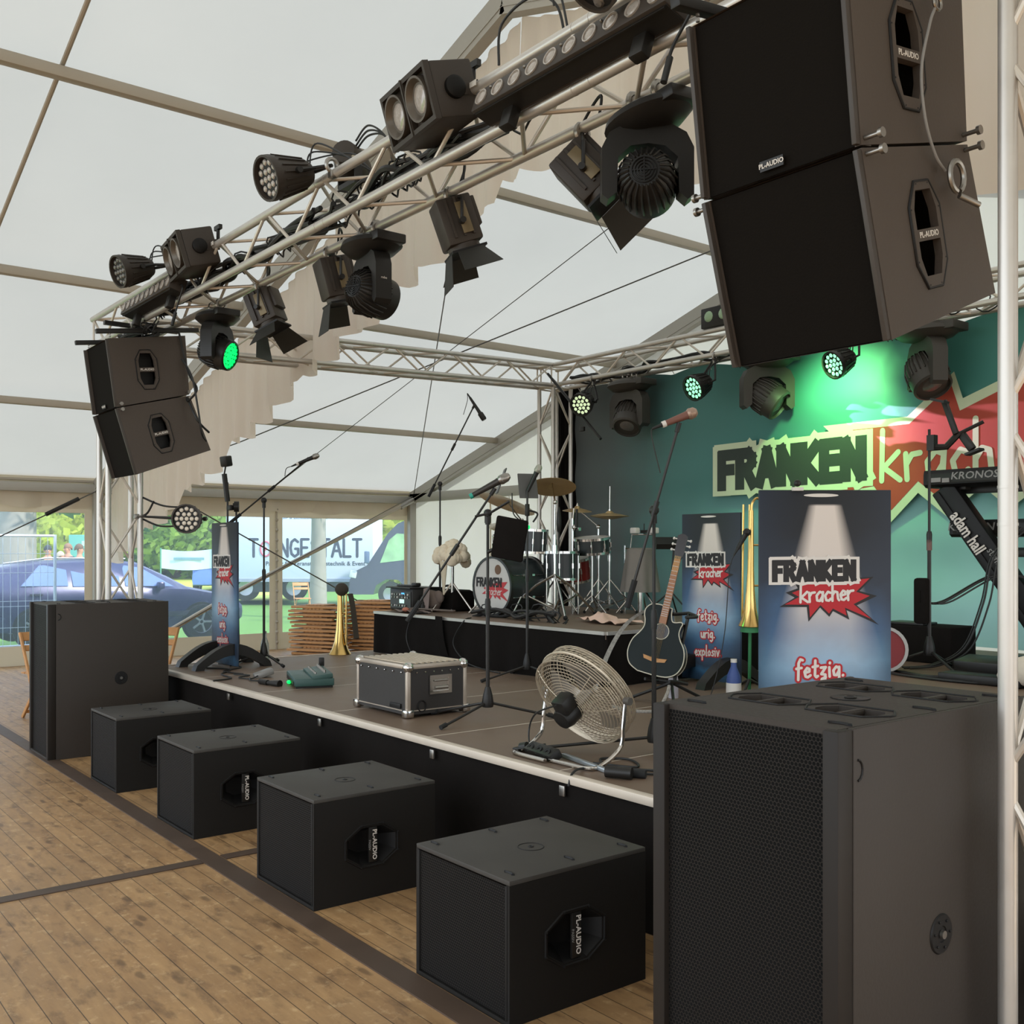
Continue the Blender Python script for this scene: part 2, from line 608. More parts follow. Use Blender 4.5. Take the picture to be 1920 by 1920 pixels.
# tent frame
n = 4
def trim(mb, mat):
    global n
    o = struct(mb.build('trim_%d' % n, mat))
    n += 1
    return o
for y in (-1.1, YM, YG - .12):
    for x0, x1 in ((XW + .08, XR), (XE - .08, XR)):
        a, b = V((x0, y, roof(x0) - .06)), V((x1, y, roof(x1) - .06))
        d = (b - a)
        ux = d.normalized()
        uz = V((0, 1, 0)).cross(ux) * (1 if ux.x < 0 else -1)
        mb = M(frame((a + b) / 2, ux, V((0, 1, 0)), ux.cross(V((0, 1, 0)))))
        mb.box((0, 0, 0), (d.length, .10, .20))
        mb.box((0, 0, -.045 if ux.x > 0 else .045), (d.length, .112, .012))
        trim(mb, frame_m)
    for x in (XW + .1, XE - .1):
        mb = M()
        mb.box((x, y, 1.3), (.11, .13, 2.6), bev=.01)
        trim(mb, frame_m)
for x in (-7.72, -10.36, -13.1, -3.2, -.6):
    mb = M()
    mb.box((x, (YF + YG) / 2, roof(x) - .02), (.085, YG - YF - .2, .085), bev=.008)
    trim(mb, purlin_m)
mb = M()
mb.box((XW + .09, (YF + YG) / 2, ZE - .06), (.12, YG - YF - .2, .13), bev=.01)
trim(mb, frame_m)
mb = M()
mb.box((XW + .05, (YF + YG) / 2, ZE + .05), (.10, YG - YF - .2, .03))
trim(mb, purlin_m)
mb = M()                                  # gable tie beam
mb.box((-5.8, YG - .12, ZE - .02), (19.8, .1, .16), bev=.01)
trim(mb, frame_m)
for y in (7.415, 4.50):                       # laced seams between wall panels
    mb = M()
    mb.tube([(XW + .03, y, .0), (XW + .03, y, 2.5)], .018)
    for k in range(14):
        mb.sph((XW + .045, y, .12 + k * .17), .028, 8)
    trim(mb, purlin_m)
mb = M()
mb.box((-13.45, YG - .02, 1.3), (.03, .012, 2.5))
trim(mb, wall_m)
mb = M()                                  # roof welt seam
mb.tube([(XW + .1, 1.98, roof(XW) + .05), (XR, 1.98, roof(XR) + .05)], .018)
trim(mb, purlin_m)
mb = M()                                  # gable flap strip under the rafter
for x0, x1 in ((XW, XR), (XE, XR)):
    mb.quad((x0, YG - .03, roof(x0) - .05), (x1, YG - .03, roof(x1) - .05), (x1, YG - .03, roof(x1) - .25), (x0, YG - .03, roof(x0) - .25))
trim(mb, gable_m)

# bracing wires and struts of the tent
def wire(name, label, cat, pts, r, mat, group=None):
    mb = M()
    mb.tube(pts, r, 6)
    return tag(mb.build(name, mat), label, cat, group)
wire('brace_wire', 'thin steel brace wire rising steeply from the rear eaves corner across the ceiling', 'wire', [(-15.5, 9.95, 2.66), (-6.9, 4.98, 5.1)], .007, wire_m, 'tent brace wires')
wire('brace_wire', 'dark steel brace wire crossing the ceiling down from the rear rafter to the left eaves', 'wire', [(-5.9, 9.95, 5.3), (-7.56, 8.79, 5.0), (-13.6, 5.84, 3.17), (-15.4, 4.75, 2.6)], .008, wire_m, 'tent brace wires')
wire('brace_wire', 'pale steel wire slanting across the ceiling behind the hanging drape, middle one of the three', 'wire', [(-6.0, 7.25, 5.42), (-15.44, 7.18, 2.66)], .005, wire_m, 'tent brace wires')
wire('brace_wire', 'wall brace wire with a turnbuckle running from the post down past the fenced window', 'wire', [(-15.5, 4.45, 2.52), (-15.5, 3.17, 1.85), (-15.5, -.7, 0.1)], .010, wire_m, 'tent brace wires')
m = M()
m.tube([(-15.5, 4.2, 2.4), (-15.5, 3.75, 2.16)], .03, 8)
m.build('turnbuckle', plastic, bpy.data.objects['brace_wire.003'])
wire('brace_wire', 'dark wall brace wire slanting down in front of the lettered truck to the chair stacks', 'wire', [(-15.5, 4.6, 2.5), (-15.5, 6.02, 2.25), (-15.5, 6.64, 1.92), (-15.5, 8.51, .94), (-15.5, 10, .1)], .011, wire_m, 'tent brace wires')
wire('brace_wire', 'thin wall wire running just above the slanting aluminium strut before the truck', 'wire', [(-15.5, 5.3, .3), (-15.5, 6.77, 1.06), (-15.5, 9.92, 2.62)], .007, wire_m, 'tent brace wires')
m = M()
m.tube([(-15.55, 4.9, .08), (-15.55, 6.64, 1.0), (-15.55, 9.97, 2.56)], .035, 10)
o = tag(m.build('brace_pole', purlin_m), 'slanting aluminium strut from the rear corner post down across the windows', 'pole')
m = M()
m.cyl((-15.55, 9.7, 2.42), (-15.55, 9.97, 2.56), .045)
m.build('end_fitting', steel, o)

# ceiling drape hung along the middle rafter, stepped hem
def drape(x0, x1, name, label):
    N = int(abs(x1 - x0) / .035)
    rnd = [random.uniform(-.06, .06) for _ in range(200)]
    def fn(u, v):
        x = x0 + (x1 - x0) * u
        k = int((x - XW) / .36)
        xs = XW + k * .36 + .18
        top = roof(x) - .14
        fr = (x - XW) / .36 - k
        bot = roof(xs) - 1.24 + rnd[k % 200] - .045 * math.sin(fr * PI) ** .7
        amp = .015 + .05 * v
        y = YM + .13 + amp * math.sin(x * 13.5 + .6 * math.sin(x * 3)) + .02 * math.sin(x * 31)
        return (x + .02 * v * math.sin(x * 9), y, top + (bot - top) * v)
    mb = M()
    mb.surf(fn, N, 14)
    return tag(mb.build(name, drape_m, ang=80), label, 'drape')
drape(-15.4, XR - .02, 'ceiling_drape', 'cream pleated cloth hung along the left half of the rafter with a stepped hem')
drape(XR + .02, -.2, 'ceiling_drape', 'cream pleated cloth hung right of the ridge behind the large hanging loudspeakers')

# ================================================================ STAGE
st = thing('stage', 'low brown stage deck with white front edge and black skirt', 'stage', (0, 0, 0))
SZ = .594
xs = [-9.3, -8.23, -7.1, -5.97, -4.83, -3.7, -2.57, -1.0]
ys = [3.19, 5.19, 7.19, 8.9]
for i in range(7):
    for j in range(3):
        m = M()
        m.box(((xs[i] + xs[i + 1]) / 2, (ys[j] + ys[j + 1]) / 2, SZ - .03), (xs[i + 1] - xs[i] - .012, ys[j + 1] - ys[j] - .012, .06))
        m.build('deck_panel', deck_m, st)
for i in range(1, 7):
    m = M()
    m.box((xs[i], 6.04, SZ - .004), (.012, 5.7, .008))
    m.build('seam_strip', trim_w, st)
m = M()
m.box((-5.15, 3.175, SZ - .018), (8.3, .05, .042), bev=.006)
m.build('front_edge', trim_w, st)
m = M()
m.box((-9.315, 6.0, SZ - .02), (.035, 5.65, .05))
m.build('side_edge', trim_w, st)
m = M()
m.surf(lambda u, v: (-9.3 + 8.3 * u, 3.175 + .012 * math.sin(u * 150) * v + .01 * math.sin(u * 63), SZ - .04 - v * .55), 240, 3)
m.build('skirt', molton, st)
m = M()
m.surf(lambda u, v: (-9.31 + .012 * math.sin(u * 90) * v, 3.19 + 5.7 * u, SZ - .04 - v * .55), 120, 2)
m.build('skirt', molton, st)
for i, x in enumerate(xs):
    for y in (3.4, 5.2, 7.2, 8.8):
        m = M()
        m.cyl((x + (.1 if i == 0 else -.1 if i == 7 else 0), y, 0), (x + (.1 if i == 0 else -.1 if i == 7 else 0), y, SZ - .06), .025, n=8)
        m.build('leg', alu, st)
for x in (-7.55, -6.05, -4.72, -3.62):
    m = M()
    m.box((x, 3.15, SZ - .075), (.04, .012, .05), bev=.004)
    m.build('skirt_clip', steel, st)

def riser(name, label, x0, x1, y0, y1, z, side=True):
    r = thing(name, label, 'platform', (x0, y0, SZ))
    W, D, Hh = x1 - x0, y1 - y0, z - SZ
    m = M()
    m.box((W / 2, D / 2, Hh - .03), (W, D, .06))
    m.build('deck', deck_m, r)
    m = M()
    m.box((W / 2, -.01, Hh - .012), (W, .025, .026))
    m.box((W + .01, D / 2, Hh - .012), (.025, D, .026))
    m.build('edge_trim', alu, r)
    m = M()
    L = W + D
    def fn(u, v):
        q = u * L
        wv = .018 * math.sin(q * 16 + math.sin(q * 3)) * (.3 + v)
        if q < W:
            return (q, -.012 - wv * .6 - .01 * v, (Hh - .02) * (1 - v) + .004)
        return (W + .012 + wv * .6 + .01 * v, q - W, (Hh - .02) * (1 - v) + .004)
    m.surf(fn, 200, 4)
    m.build('skirt', molton, r)
    for x in (.06, W - .06):
        for y in (.06, D - .06):
            m = M()
            m.cyl((x, y, 0), (x, y, Hh - .06), .024, n=8)
            m.build('leg', alu, r)
    return r
riser('drum_riser', 'raised black-skirted platform under the drum kit at rear left', -9.2, -5.73, 5.43, 7.62, 1.02)
riser('keyboard_riser', 'lower raised platform under the keyboard stand at rear right', -4.3, -1.5, 5.6, 8.0, .85)

# ================================================================ TRUSSES
def truss(name, label, A, B, u, v, step=.37, plates=True, ext=0):
    A, B, u, v = V(A), V(B), V(u), V(v)
    r = thing(name, label, 'truss', A)
    d = (B - A)
    L = d.length
    e = d / L
    offs = (V((0, 0, 0)), u, u + v, v)
    for q in offs:
        m = M()
        m.cyl(q, q + d, .0255, n=14)
        for i in range(1, max(1, round(L / 2.0))):
            c = q + d * i / round(L / 2.0)
            for t_ in (-.05, .05):
                m.cyl(c + e * (t_ - .004), c + e * (t_ + .004), .0268, n=14)
        m.build('chord', alu, r)
    m = M()
    k = max(2, round(L / step))
    s = L / k
    for fi in range(4):
        p, q = offs[fi], offs[(fi + 1) % 4]
        for i in range(k):
            a, b = (p, q) if (i + fi) % 2 == 0 else (q, p)
            o = s * .06
            m.cyl(a + e * (i * s + o), b + e * ((i + 1) * s - o), .0108, n=8)
        for i in (0, k):
            t0 = min(max(i * s, .03), L - .03)
            m.cyl(p + e * t0, q + e * t0, .0095, n=8)
    m.build('bracing', alu_b, r)
    return r
TY, TB = 2.71, 2.985
truss('truss_beam', 'long aluminium box truss across the stage front carrying most lamps', (-9.56, TY, 3.73), (-.8, TY, 3.73), (0, TB - TY, 0), (0, 0, -.24))
truss('truss_beam', 'aluminium box truss running back along the left side of the stage', (-9.36, TB + .02, 3.70), (-9.36, 7.78, 3.83), (.26, 0, 0), (0, 0, -.24))
truss('truss_beam', 'rear aluminium box truss above the green band banner', (-9.36, 7.78, 3.83), (-.8, 7.78, 3.80), (0, .27, 0), (0, 0, -.24))
truss('truss_beam', 'aluminium box truss running back along the right side of the stage', (-1.12, TB + .02, 3.72), (-1.12, 7.78, 3.80), (.26, 0, 0), (0, 0, -.24))
def tower(label, x, y, top):
    r = truss('truss_tower', label, (x, y, .05), (x, y, top), (.255, 0, 0), (0, .275, 0), .48)
    m = M()
    m.box((.1275, .1375, -.04), (.5, .5, .02))
    m.build('base_plate', steel, r)
    return r
tower('aluminium truss tower at left behind the tall left bass cabinet', -9.36, TY, 3.49)
tower('aluminium truss tower at the right picture edge beside the big bass cabinet', -1.325, 2.735, 3.49)
tower('aluminium truss tower at the rear left corner behind the drum kit', -9.36, 7.78, 3.60)

# ================================================================ LOUDSPEAKERS
def octo(cx, cy, w, h, c):
    return [(cx - w / 2 + c, cy - h / 2), (cx + w / 2 - c, cy - h / 2), (cx + w / 2, cy - h / 2 + c * 1.6), (cx + w / 2, cy + h / 2 - c * 1.6), (cx + w / 2 - c, cy + h / 2), (cx - w / 2 + c, cy + h / 2), (cx - w / 2, cy + h / 2 - c * 1.6), (cx - w / 2, cy - h / 2 + c * 1.6)]
def arc_slot(m, x, y, z, r=.024, flip=1, w=.006):
    m.tube([(x + r * math.cos(a * PI / 8 * flip), y + .35 * r * math.sin(a * PI / 8) , z) for a in range(9)], w, 6)

def cabinet(r, W, D, H, mat, holes, depth, thick=.02):
    # box of size W x D x H standing on z=0, front at y=0; holes cut into the +x side
    m = M()
    m.box((-thick / 2, D / 2, H / 2), (W - thick, D, H), bev=.006)
    T = frame(V((W / 2 - thick, 0, 0)), V((0, 1, 0)), V((0, 0, 1)), V((1, 0, 0)))
    m.T = T
    m.prism([[(.0, .0), (D, .0), (D, H), (.0, H)]] + holes, thick)
    return m.build('cabinet', mat, r)

def sub(label, x0, x1):
    W, D, H = x1 - x0, .665, .508
    r = thing('subwoofer', label, 'loudspeaker', ((x0 + x1) / 2, 2.165, 0), group='four black bass boxes on the floor')
    def oct8(w, h):
        return [(.305 + a * w / 2, .25 + b * h / 2) for a, b in ((-.42, -1), (.42, -1), (1, -.45), (1, .45), (.42, 1), (-.42, 1), (-1, .45), (-1, -.45))]
    oc = oct8(.265, .175)
    # shell made of panels so the handle is a real recess
    m = M()
    t = .018
    tp_ = M()
    tp_.box((0, D / 2, H - t / 2), (W, D, t), bev=.003)
    tp_.build('top_panel', dusty, r)
    m.box((0, D / 2, t / 2), (W, D, t))
    m.box((-W / 2 + t / 2, D / 2, H / 2), (t, D, H - 2 * t))
    m.box((0, D - t / 2, H / 2), (W - 2 * t, t, H - 2 * t))
    m.box((0, .06, H / 2), (W - 2 * t, .02, H - 2 * t))
    m.T = frame(V((W / 2 - t, 0, 0)), V((0, 1, 0)), V((0, 0, 1)), V((1, 0, 0)))
    m.prism([[(0, t), (D, t), (D, H - t), (0, H - t)], oc], t)
    m.build('cabinet', sub_black, r)
    m = M()
    m.box((0, .010, H / 2), (W - .05, .012, H - .05))
    m.build('grille', hexm, r)
    for sx in (-1, 1):
        m = M()
        m.box((sx * (W / 2 - .018), .006, H / 2), (.012, .018, H - .04), bev=.003)
        m.build('grille_frame', sub_black, r)
    T = frame(V((W / 2, 0, 0)), V((0, 1, 0)), V((0, 0, 1)), V((1, 0, 0)))
    m = M(T)
    inner = oct8(.16, .10)
    for k in range(8):
        a, b = oc[k], oc[(k + 1) % 8]
        c, d = inner[(k + 1) % 8], inner[k]
        m.quad((*a, -.004), (*b, -.004), (*c, -.085), (*d, -.085))
    m.f(m.vs([(*p, -.085) for p in inner]))
    m.tube([(*p, .001) for p in oct8(.285, .195)], .006, 6, True)
    for p in oct8(.285, .195):
        m.sph((*p, .005), .006, 6)
    h = m.build('handle', plastic_d, r)
    m = M(T)
    m.box((.315, .25, -.012), (.045, .168, .014), bev=.004)
    m.build('grip_bar', plastic, h)
    R = T @ MX.Translation(V((.322, .25, -.004))) @ MX.Rotation(-PI / 2, 4, 'Z')
    type_text(h, 'lettering', 'PL-AUDIO', .032, whiteL, R, bold=.0006)
    type_text(h, 'lettering', 'PASSIV', .017, greyL, R @ MX.Translation(V((0, -.027, 0))))
    for px, py in ((-W / 2 + .05, .05), (W / 2 - .07, .05), (W / 2 - .07, D - .06), (-W / 2 + .05, D - .06), (W / 2 - .07, D * .5), (-W / 2 + .05, D * .5)):
        m = M()
        arc_slot(m, px, py, H + .001)
        m.build('stacking_foot', plastic_d, r)
    m = M()
    m.ring((.02, D * .48, H + .0005), .05, .002)
    m.ring((.02, D * .48, H + .0005), .008, .004, 12)
    m.build('pole_socket', plastic_d, r)
    return r
sub('nearest of the four low black bass boxes, beside the big right bass cabinet', -3.355, -2.765)
sub('second low black bass box from the right, its side handle fully visible', -4.83, -4.215)
sub('third low black bass box from the right, handle partly hidden', -6.29, -5.685)
sub('farthest low black bass box, right next to the tall left bass cabinet', -7.68, -7.095)

def bigsub(label, x0, x1, brown):
    W, D, H = x1 - x0, .95, 1.225
    r = thing('bass_cabinet', label, 'loudspeaker', ((x0 + x1) / 2, 2.075, 0), group='tall double bass cabinets')
    mt = bass_brown
    t = .02
    m = M()
    for sx in (-1, 1):
        m.box((sx * (W / 2 - t / 2), D / 2 + .03, H / 2), (t, D - .06, H), bev=.004)
    m.box((0, D - t / 2, H / 2), (W - 2 * t, t, H - 2 * t))
    m.box((0, D / 2, t / 2), (W - 2 * t, D, t))
    m.box((0, .07, H / 2), (W - 2 * t, .02, H - 2 * t))
    hs = [(x, y) for y in (.30, .72) for x in (-.13, .13)]
    hol = []
    for x, y in hs:
        for s in (-1, 1):
            hol.append([(x + s * .008, y - .055), (x + s * .07, y - .055), (x + s * .092, y - .02), (x + s * .092, y + .02), (x + s * .07, y + .055), (x + s * .008, y + .055)][::s])
    m.T = MX.Translation((0, 0, H - t))
    m.prism([[(-W / 2 + t, .02), (W / 2 - t, .02), (W / 2 - t, D - t), (-W / 2 + t, D - t)]] + hol, t)
    m.build('cabinet', mt, r)
    for x, y in hs:
        m = M(MX.Translation((x, y, H)))
        m.tube([(*p, .001) for p in octo(0, 0, .25, .15, .04)], .0035, 6, True)
        m.build('handle_rim', plastic_d, r)
        m = M(MX.Translation((x, y, H)))
        m.box((0, 0, -.05), (.2, .13, .004))
        for s in (-1, 1):
            m.quad((s * .1, -.065, -.05), (s * .1, .065, -.05), (s * .098, .06, -.02), (s * .098, -.06, -.02))
            m.quad((-.1, s * .065, -.05), (.1, s * .065, -.05), (.1, s * .06, -.02), (-.1, s * .06, -.02))
        h = m.build('handle', pm('lit_handle_cup', '#6a6258', .5), r)  # cup colour lightened to show the light caught inside the recess
        m = M(MX.Translation((x, y, H)))
        m.box((0, 0, -.008), (.022, .115, .014), bev=.004)
        m.build('grip_bar', mt, h)
    m = M()
    m.lathe([(.001, 0), (.052, 0), (.055, .002), (.055, .0), (.001, -.001)], 24)
    m.ring((0, 0, .002), .014, .004, 12)
    m.bm.transform(MX.Translation((0, .5, H + .001)))
    m.build('pole_socket', plastic, r)
    m = M()
    m.box((0, .022, H / 2), (W - .08, .008, H - .03))
    m.build('grille', hexm, r)
    for sx in (-1, 1):
        m = M()
        m.box((sx * (W / 2 - .0235), .029, H / 2), (.044, .060, H - .002), bev=.004)
        m.build('grille_frame', pm('bass_grille_frame', '#221d19', .5, spec=.25), r)
    T = frame(V((W / 2, 0, 0)), V((0, 1, 0)), V((0, 0, 1)), V((1, 0, 0)))
    m = M(T @ MX.Translation((.452 if brown else .56, .648 if brown else .61, 0)))
    m.lathe([(.001, .002), (.02, .002), (.022, .005), (.05, .005), (.053, .001)], 32)
    for k in range(6):
        m.sph((.037 * math.cos(k), .037 * math.sin(k), .006), .004, 6)
    jk = m.build('jack_plate', plastic_d, r)
    m = M(T @ MX.Translation((.452 if brown else .56, .648 if brown else .61, 0)))
    m.cyl((0, 0, .003), (0, 0, .012), .011)
    m.build('screw_socket', steel, jk)
    for px, py in ((-W / 2 + .08, .09), (W / 2 - .06, .09), (W / 2 - .06, D - .1), (-W / 2 + .08, D - .1), (W / 2 - .06, D / 2)):
        m = M()
        arc_slot(m, px, py, H + .001, .03)
        m.build('stacking_foot', plastic_d, r)
    m = M(T)
    m.tube([(.075 + .02 * math.sin(a), H - .1 + .025 * math.cos(a), .001) for a in (0, .5, 1, 1.5, 2, 2.6, 3.1)], .003)
    m.build('stacking_foot', plastic_d, r)
    return r
bigsub('big dark brown bass cabinet in the right foreground with a honeycomb grille', -2.0, -1.4, True)
bigsub('tall dark bass cabinet at far left in front of the truss tower', -9.10, -8.51, False)

def hung(x0, x1, top, group_where, labels):
    W = x1 - x0
    # side profiles in (y, z): front top, front bottom, back bottom, back top
    prof = (((2.43, 3.30), (2.502, 2.772), (3.075, 2.925), (3.04, 3.40)),
            ((2.503, 2.764), (2.655, 2.252), (3.255, 2.480), (3.078, 2.915)))
    out = []
    for i, P in enumerate(prof):
        fb = V((0, P[1][0], P[1][1]))
        ft = V((0, P[0][0], P[0][1]))
        r = thing('hanging_loudspeaker', labels[i], 'loudspeaker', (x1, P[1][0], P[1][1]), group='hanging loudspeakers')
        L = [(y - P[1][0], z - P[1][1]) for y, z in P]
        ey = (V(L[3]) - V(L[0])).normalized()
        ez = (V(L[0])).normalized()
        cen = V(L[0]) * .49 + (V(L[2]) - V(L[1])) * .5
        cen = (V(L[0]) + V(L[1]) + V(L[2]) + V(L[3])) / 4
        cen = cen - ey * .03
        def H(a, b):
            q = cen + V((ez.y, -ez.x)) * a + ez * b
            return (q.x, q.y)
        up = [H(-.062, .012), H(.062, .012), H(.062, .07), H(.042, .125), H(-.042, .125), H(-.062, .07)]
        lo = [H(-.062, -.022), H(.062, -.022), H(.062, -.07), H(.042, -.125), H(-.042, -.125), H(-.062, -.07)][::-1]
        ins = [(a + ey.x * 0, b) for a, b in L]
        T = frame(V((0, 0, 0)), V((0, 1, 0)), V((0, 0, 1)), V((1, 0, 0)))
        m = M(T)
        m.prism([ins, up, lo], .02, -.02)
        m.prism([ins], .02, -W)
        m.T = MX.Identity(4)
        fr = .012
        for a, b in ((0, 3), (3, 2), (2, 1)):
            p, q = ins[a], ins[b]
            m.quad((-.01, *p), (-.01, *q), (-W + .01, *q), (-W + .01, *p))
        m.build('cabinet', cab_brown, r, 20)
        ny = V((-ez.y, ez.x))
        if ny.x > 0:
            ny = -ny
        nf = V((0, ny.x, ny.y))
        e2 = V((0, ez.x, ez.y))
        Hh = (ft - fb).length
        c = (e2 * Hh) / 2 + V((-W / 2, 0, 0)) - nf * .014
        m = M(frame(c, V((1, 0, 0)), e2, -nf if V((1, 0, 0)).cross(e2).dot(nf) < 0 else nf))
        m.box((0, 0, 0), (W - .03, Hh - .008, .012))
        g = m.build('grille', foam, r)
        for s in (-1, 1):
            m = M(frame(c, V((1, 0, 0)), e2, V((1, 0, 0)).cross(e2)))
            m.box((s * (W / 2 - .0105), 0, -.004), (.016, Hh - .004, .075), bev=.003)
            m.build('grille_frame', pm('grille_frame', '#3a332d', .5), r)
        # handle cup on the visible right side
        y3 = V((0, V((ez.y, -ez.x)).x, V((ez.y, -ez.x)).y))
        TT = frame(V((.0, cen.x, cen.y)), y3, e2, V((1, 0, 0)))
        m = M(TT)
        m.tube([(*p, .002) for p in octo(0, -.005, .17, .31, .045)], .005, 6, True)
        m.box((0, -.005, -.075), (.13, .27, .004))
        for p in octo(0, -.005, .155, .295, .045):
            m.sph((*p, .002), .005, 6)
        h = m.build('handle', plastic_d, r)
        m = M(TT)
        m.prism([octo(0, -.005, .165, .305, .045), [(-.062, .012), (.062, .012), (.062, .07), (.042, .125), (-.042, .125), (-.062, .07)], [(-.062, -.022), (-.062, -.07), (-.042, -.125), (.042, -.125), (.062, -.07), (.062, -.022)]], .005, 0)
        m.build('handle_plate', cab_brown, h)
        type_text(h, 'lettering', 'PL-AUDIO', .024, whiteL, TT @ MX.Translation((0, -.005, .006)), bold=.0005)
        for q in ((L[0], 1), (L[1], -1), (L[2], -1), (L[3], 1)):
            p = V(q[0])
            cc = cen + (p - cen) * .93
            for s in (0, 1):
                if (i == 0 and q[1] > 0) and s:
                    continue
                if (i == 0) == (q[1] < 0):
                    m = M()
                    xx = .001 if s == 0 else -W - .001
                    dx = .045 if s == 0 else -.045
                    m.cyl((xx, cc.x, cc.y), (xx + dx, cc.x, cc.y), .007)
                    m.cyl((xx + dx, cc.x, cc.y), (xx + dx * 1.25, cc.x, cc.y), .014)
                    m.build('locking_pin', steel, r)
        if i == 0:
            RT = frame(V((-W * .52, 0, 0)) + e2 * .035 + nf * .004, V((1, 0, 0)), e2, V((1, 0, 0)).cross(e2))
            m = M(RT)
            m.box((0, 0, 0), (.085, .03, .006))
            b = m.build('badge', plastic, r)
            type_text(b, 'lettering', 'PL-AUDIO', .02, whiteL, RT @ MX.Translation((0, 0, .0045)), bold=.0004)
        out.append(r)
    # flying frame above
    f = thing('flying_frame', group_where, 'rigging', (x1, 2.43, 3.32))
    for xx in (-.02, -W + .02):
        m = M()
        m.box((xx, .32, .085), (.04, .82, .035), rot=MX.Rotation(.14, 3, 'X'), bev=.004)
        m.build('side_bar', plastic, f)
        for yy in (.02, .58):
            m = M()
            z1 = .02 + yy * .14
            for k in range(4):
                m.ring((0, 0, 0), .009, .003, 8, 5) if False else m.sph((xx, yy, -.015 + k * (z1 + .03) / 3), .008, 6)
            m.build('link', steel, f)
    m = M()
    m.box((-W / 2, .35, .13), (W, .06, .03))
    m.box((-W / 2, .36, .165), (.05, .6, .03))
    m.build('cross_bar', plastic, f)
    m = M()
    m.tube([(-W / 2, .33, .18), (-W / 2, .28, .33), (-W / 2, .42, .45)], .014)
    m.build('sling', molton, f)
    return out
hung(-2.185, -1.617, 3.3, 'black flying frame above the large hanging loudspeakers at right', ['upper box of the large hanging loudspeaker pair at right', 'lower tilted box of the large hanging pair at right, shackle on its side'])
hung(-8.775, -8.17, 3.3, 'black flying frame with bars above the small hanging loudspeakers at left', ['upper box of the distant hanging loudspeaker pair at left', 'lower tilted box of the distant hanging loudspeaker pair at left'])
s = thing('safety_cable', 'grey steel safety cable with shackle hanging on the right loudspeaker pair', 'cable', (-1.58, 2.83, 3.45))
m = M(MX.Translation((1.58, -2.83, -3.45)))
m.tube(spline([(-1.58, 2.85, 3.47), (-1.58, 2.833, 3.276), (-1.585, 2.803, 3.195), (-1.59, 2.765, 3.051), (-1.59, 2.783, 2.916), (-1.595, 2.848, 2.823), (-1.6, 2.914, 2.79)]), .0045)
m.build('wire_rope', greyL, s)
m = M(MX.Translation((1.58, -2.83, -3.45)))
m.tube([(-1.58, 2.945 + .04 * math.cos(a), 2.775 + .045 * math.sin(a)) for a in [k * PI / 8 for k in range(-3, 13)]], .009)
m.cyl((-1.58, 2.96, 2.72), (-1.555, 3.03, 2.70), .009)
m.build('shackle', steel, s)
m = M(MX.Translation((1.58, -2.83, -3.45)))
m.ring((0, 0, 0), .02, .005, 12) 
m.bm.transform(MX.Translation((-1.58 + 1.58, 2.835 - 2.83, 3.26 - 3.45)) @ MX.Rotation(PI / 2, 4, 'Y') @ MX.Translation((-1.58, 2.83, 3.45)))
m.build('thimble', steel, s)
# ================================================================ LAMPS
def hexpts(R, n):
    out = [(0, 0)]
    for k in range(1, n + 1):
        for i in range(6 * k):
            a = 2 * PI * i / (6 * k)
            out.append((R * k / n * math.cos(a), R * k / n * math.sin(a)))
    return out
def clampbits(r, at, axis=(1, 0, 0)):
    m = M(aim(V(at), axis))
    m.tube([(.036 * math.cos(a), .036 * math.sin(a), 0) for a in [k * PI / 6 for k in range(0, 12)]], .012, 6, True)
    m.box((0, -.05, 0), (.035, .04, .04), bev=.004)
    m.build('clamp', steel, r)

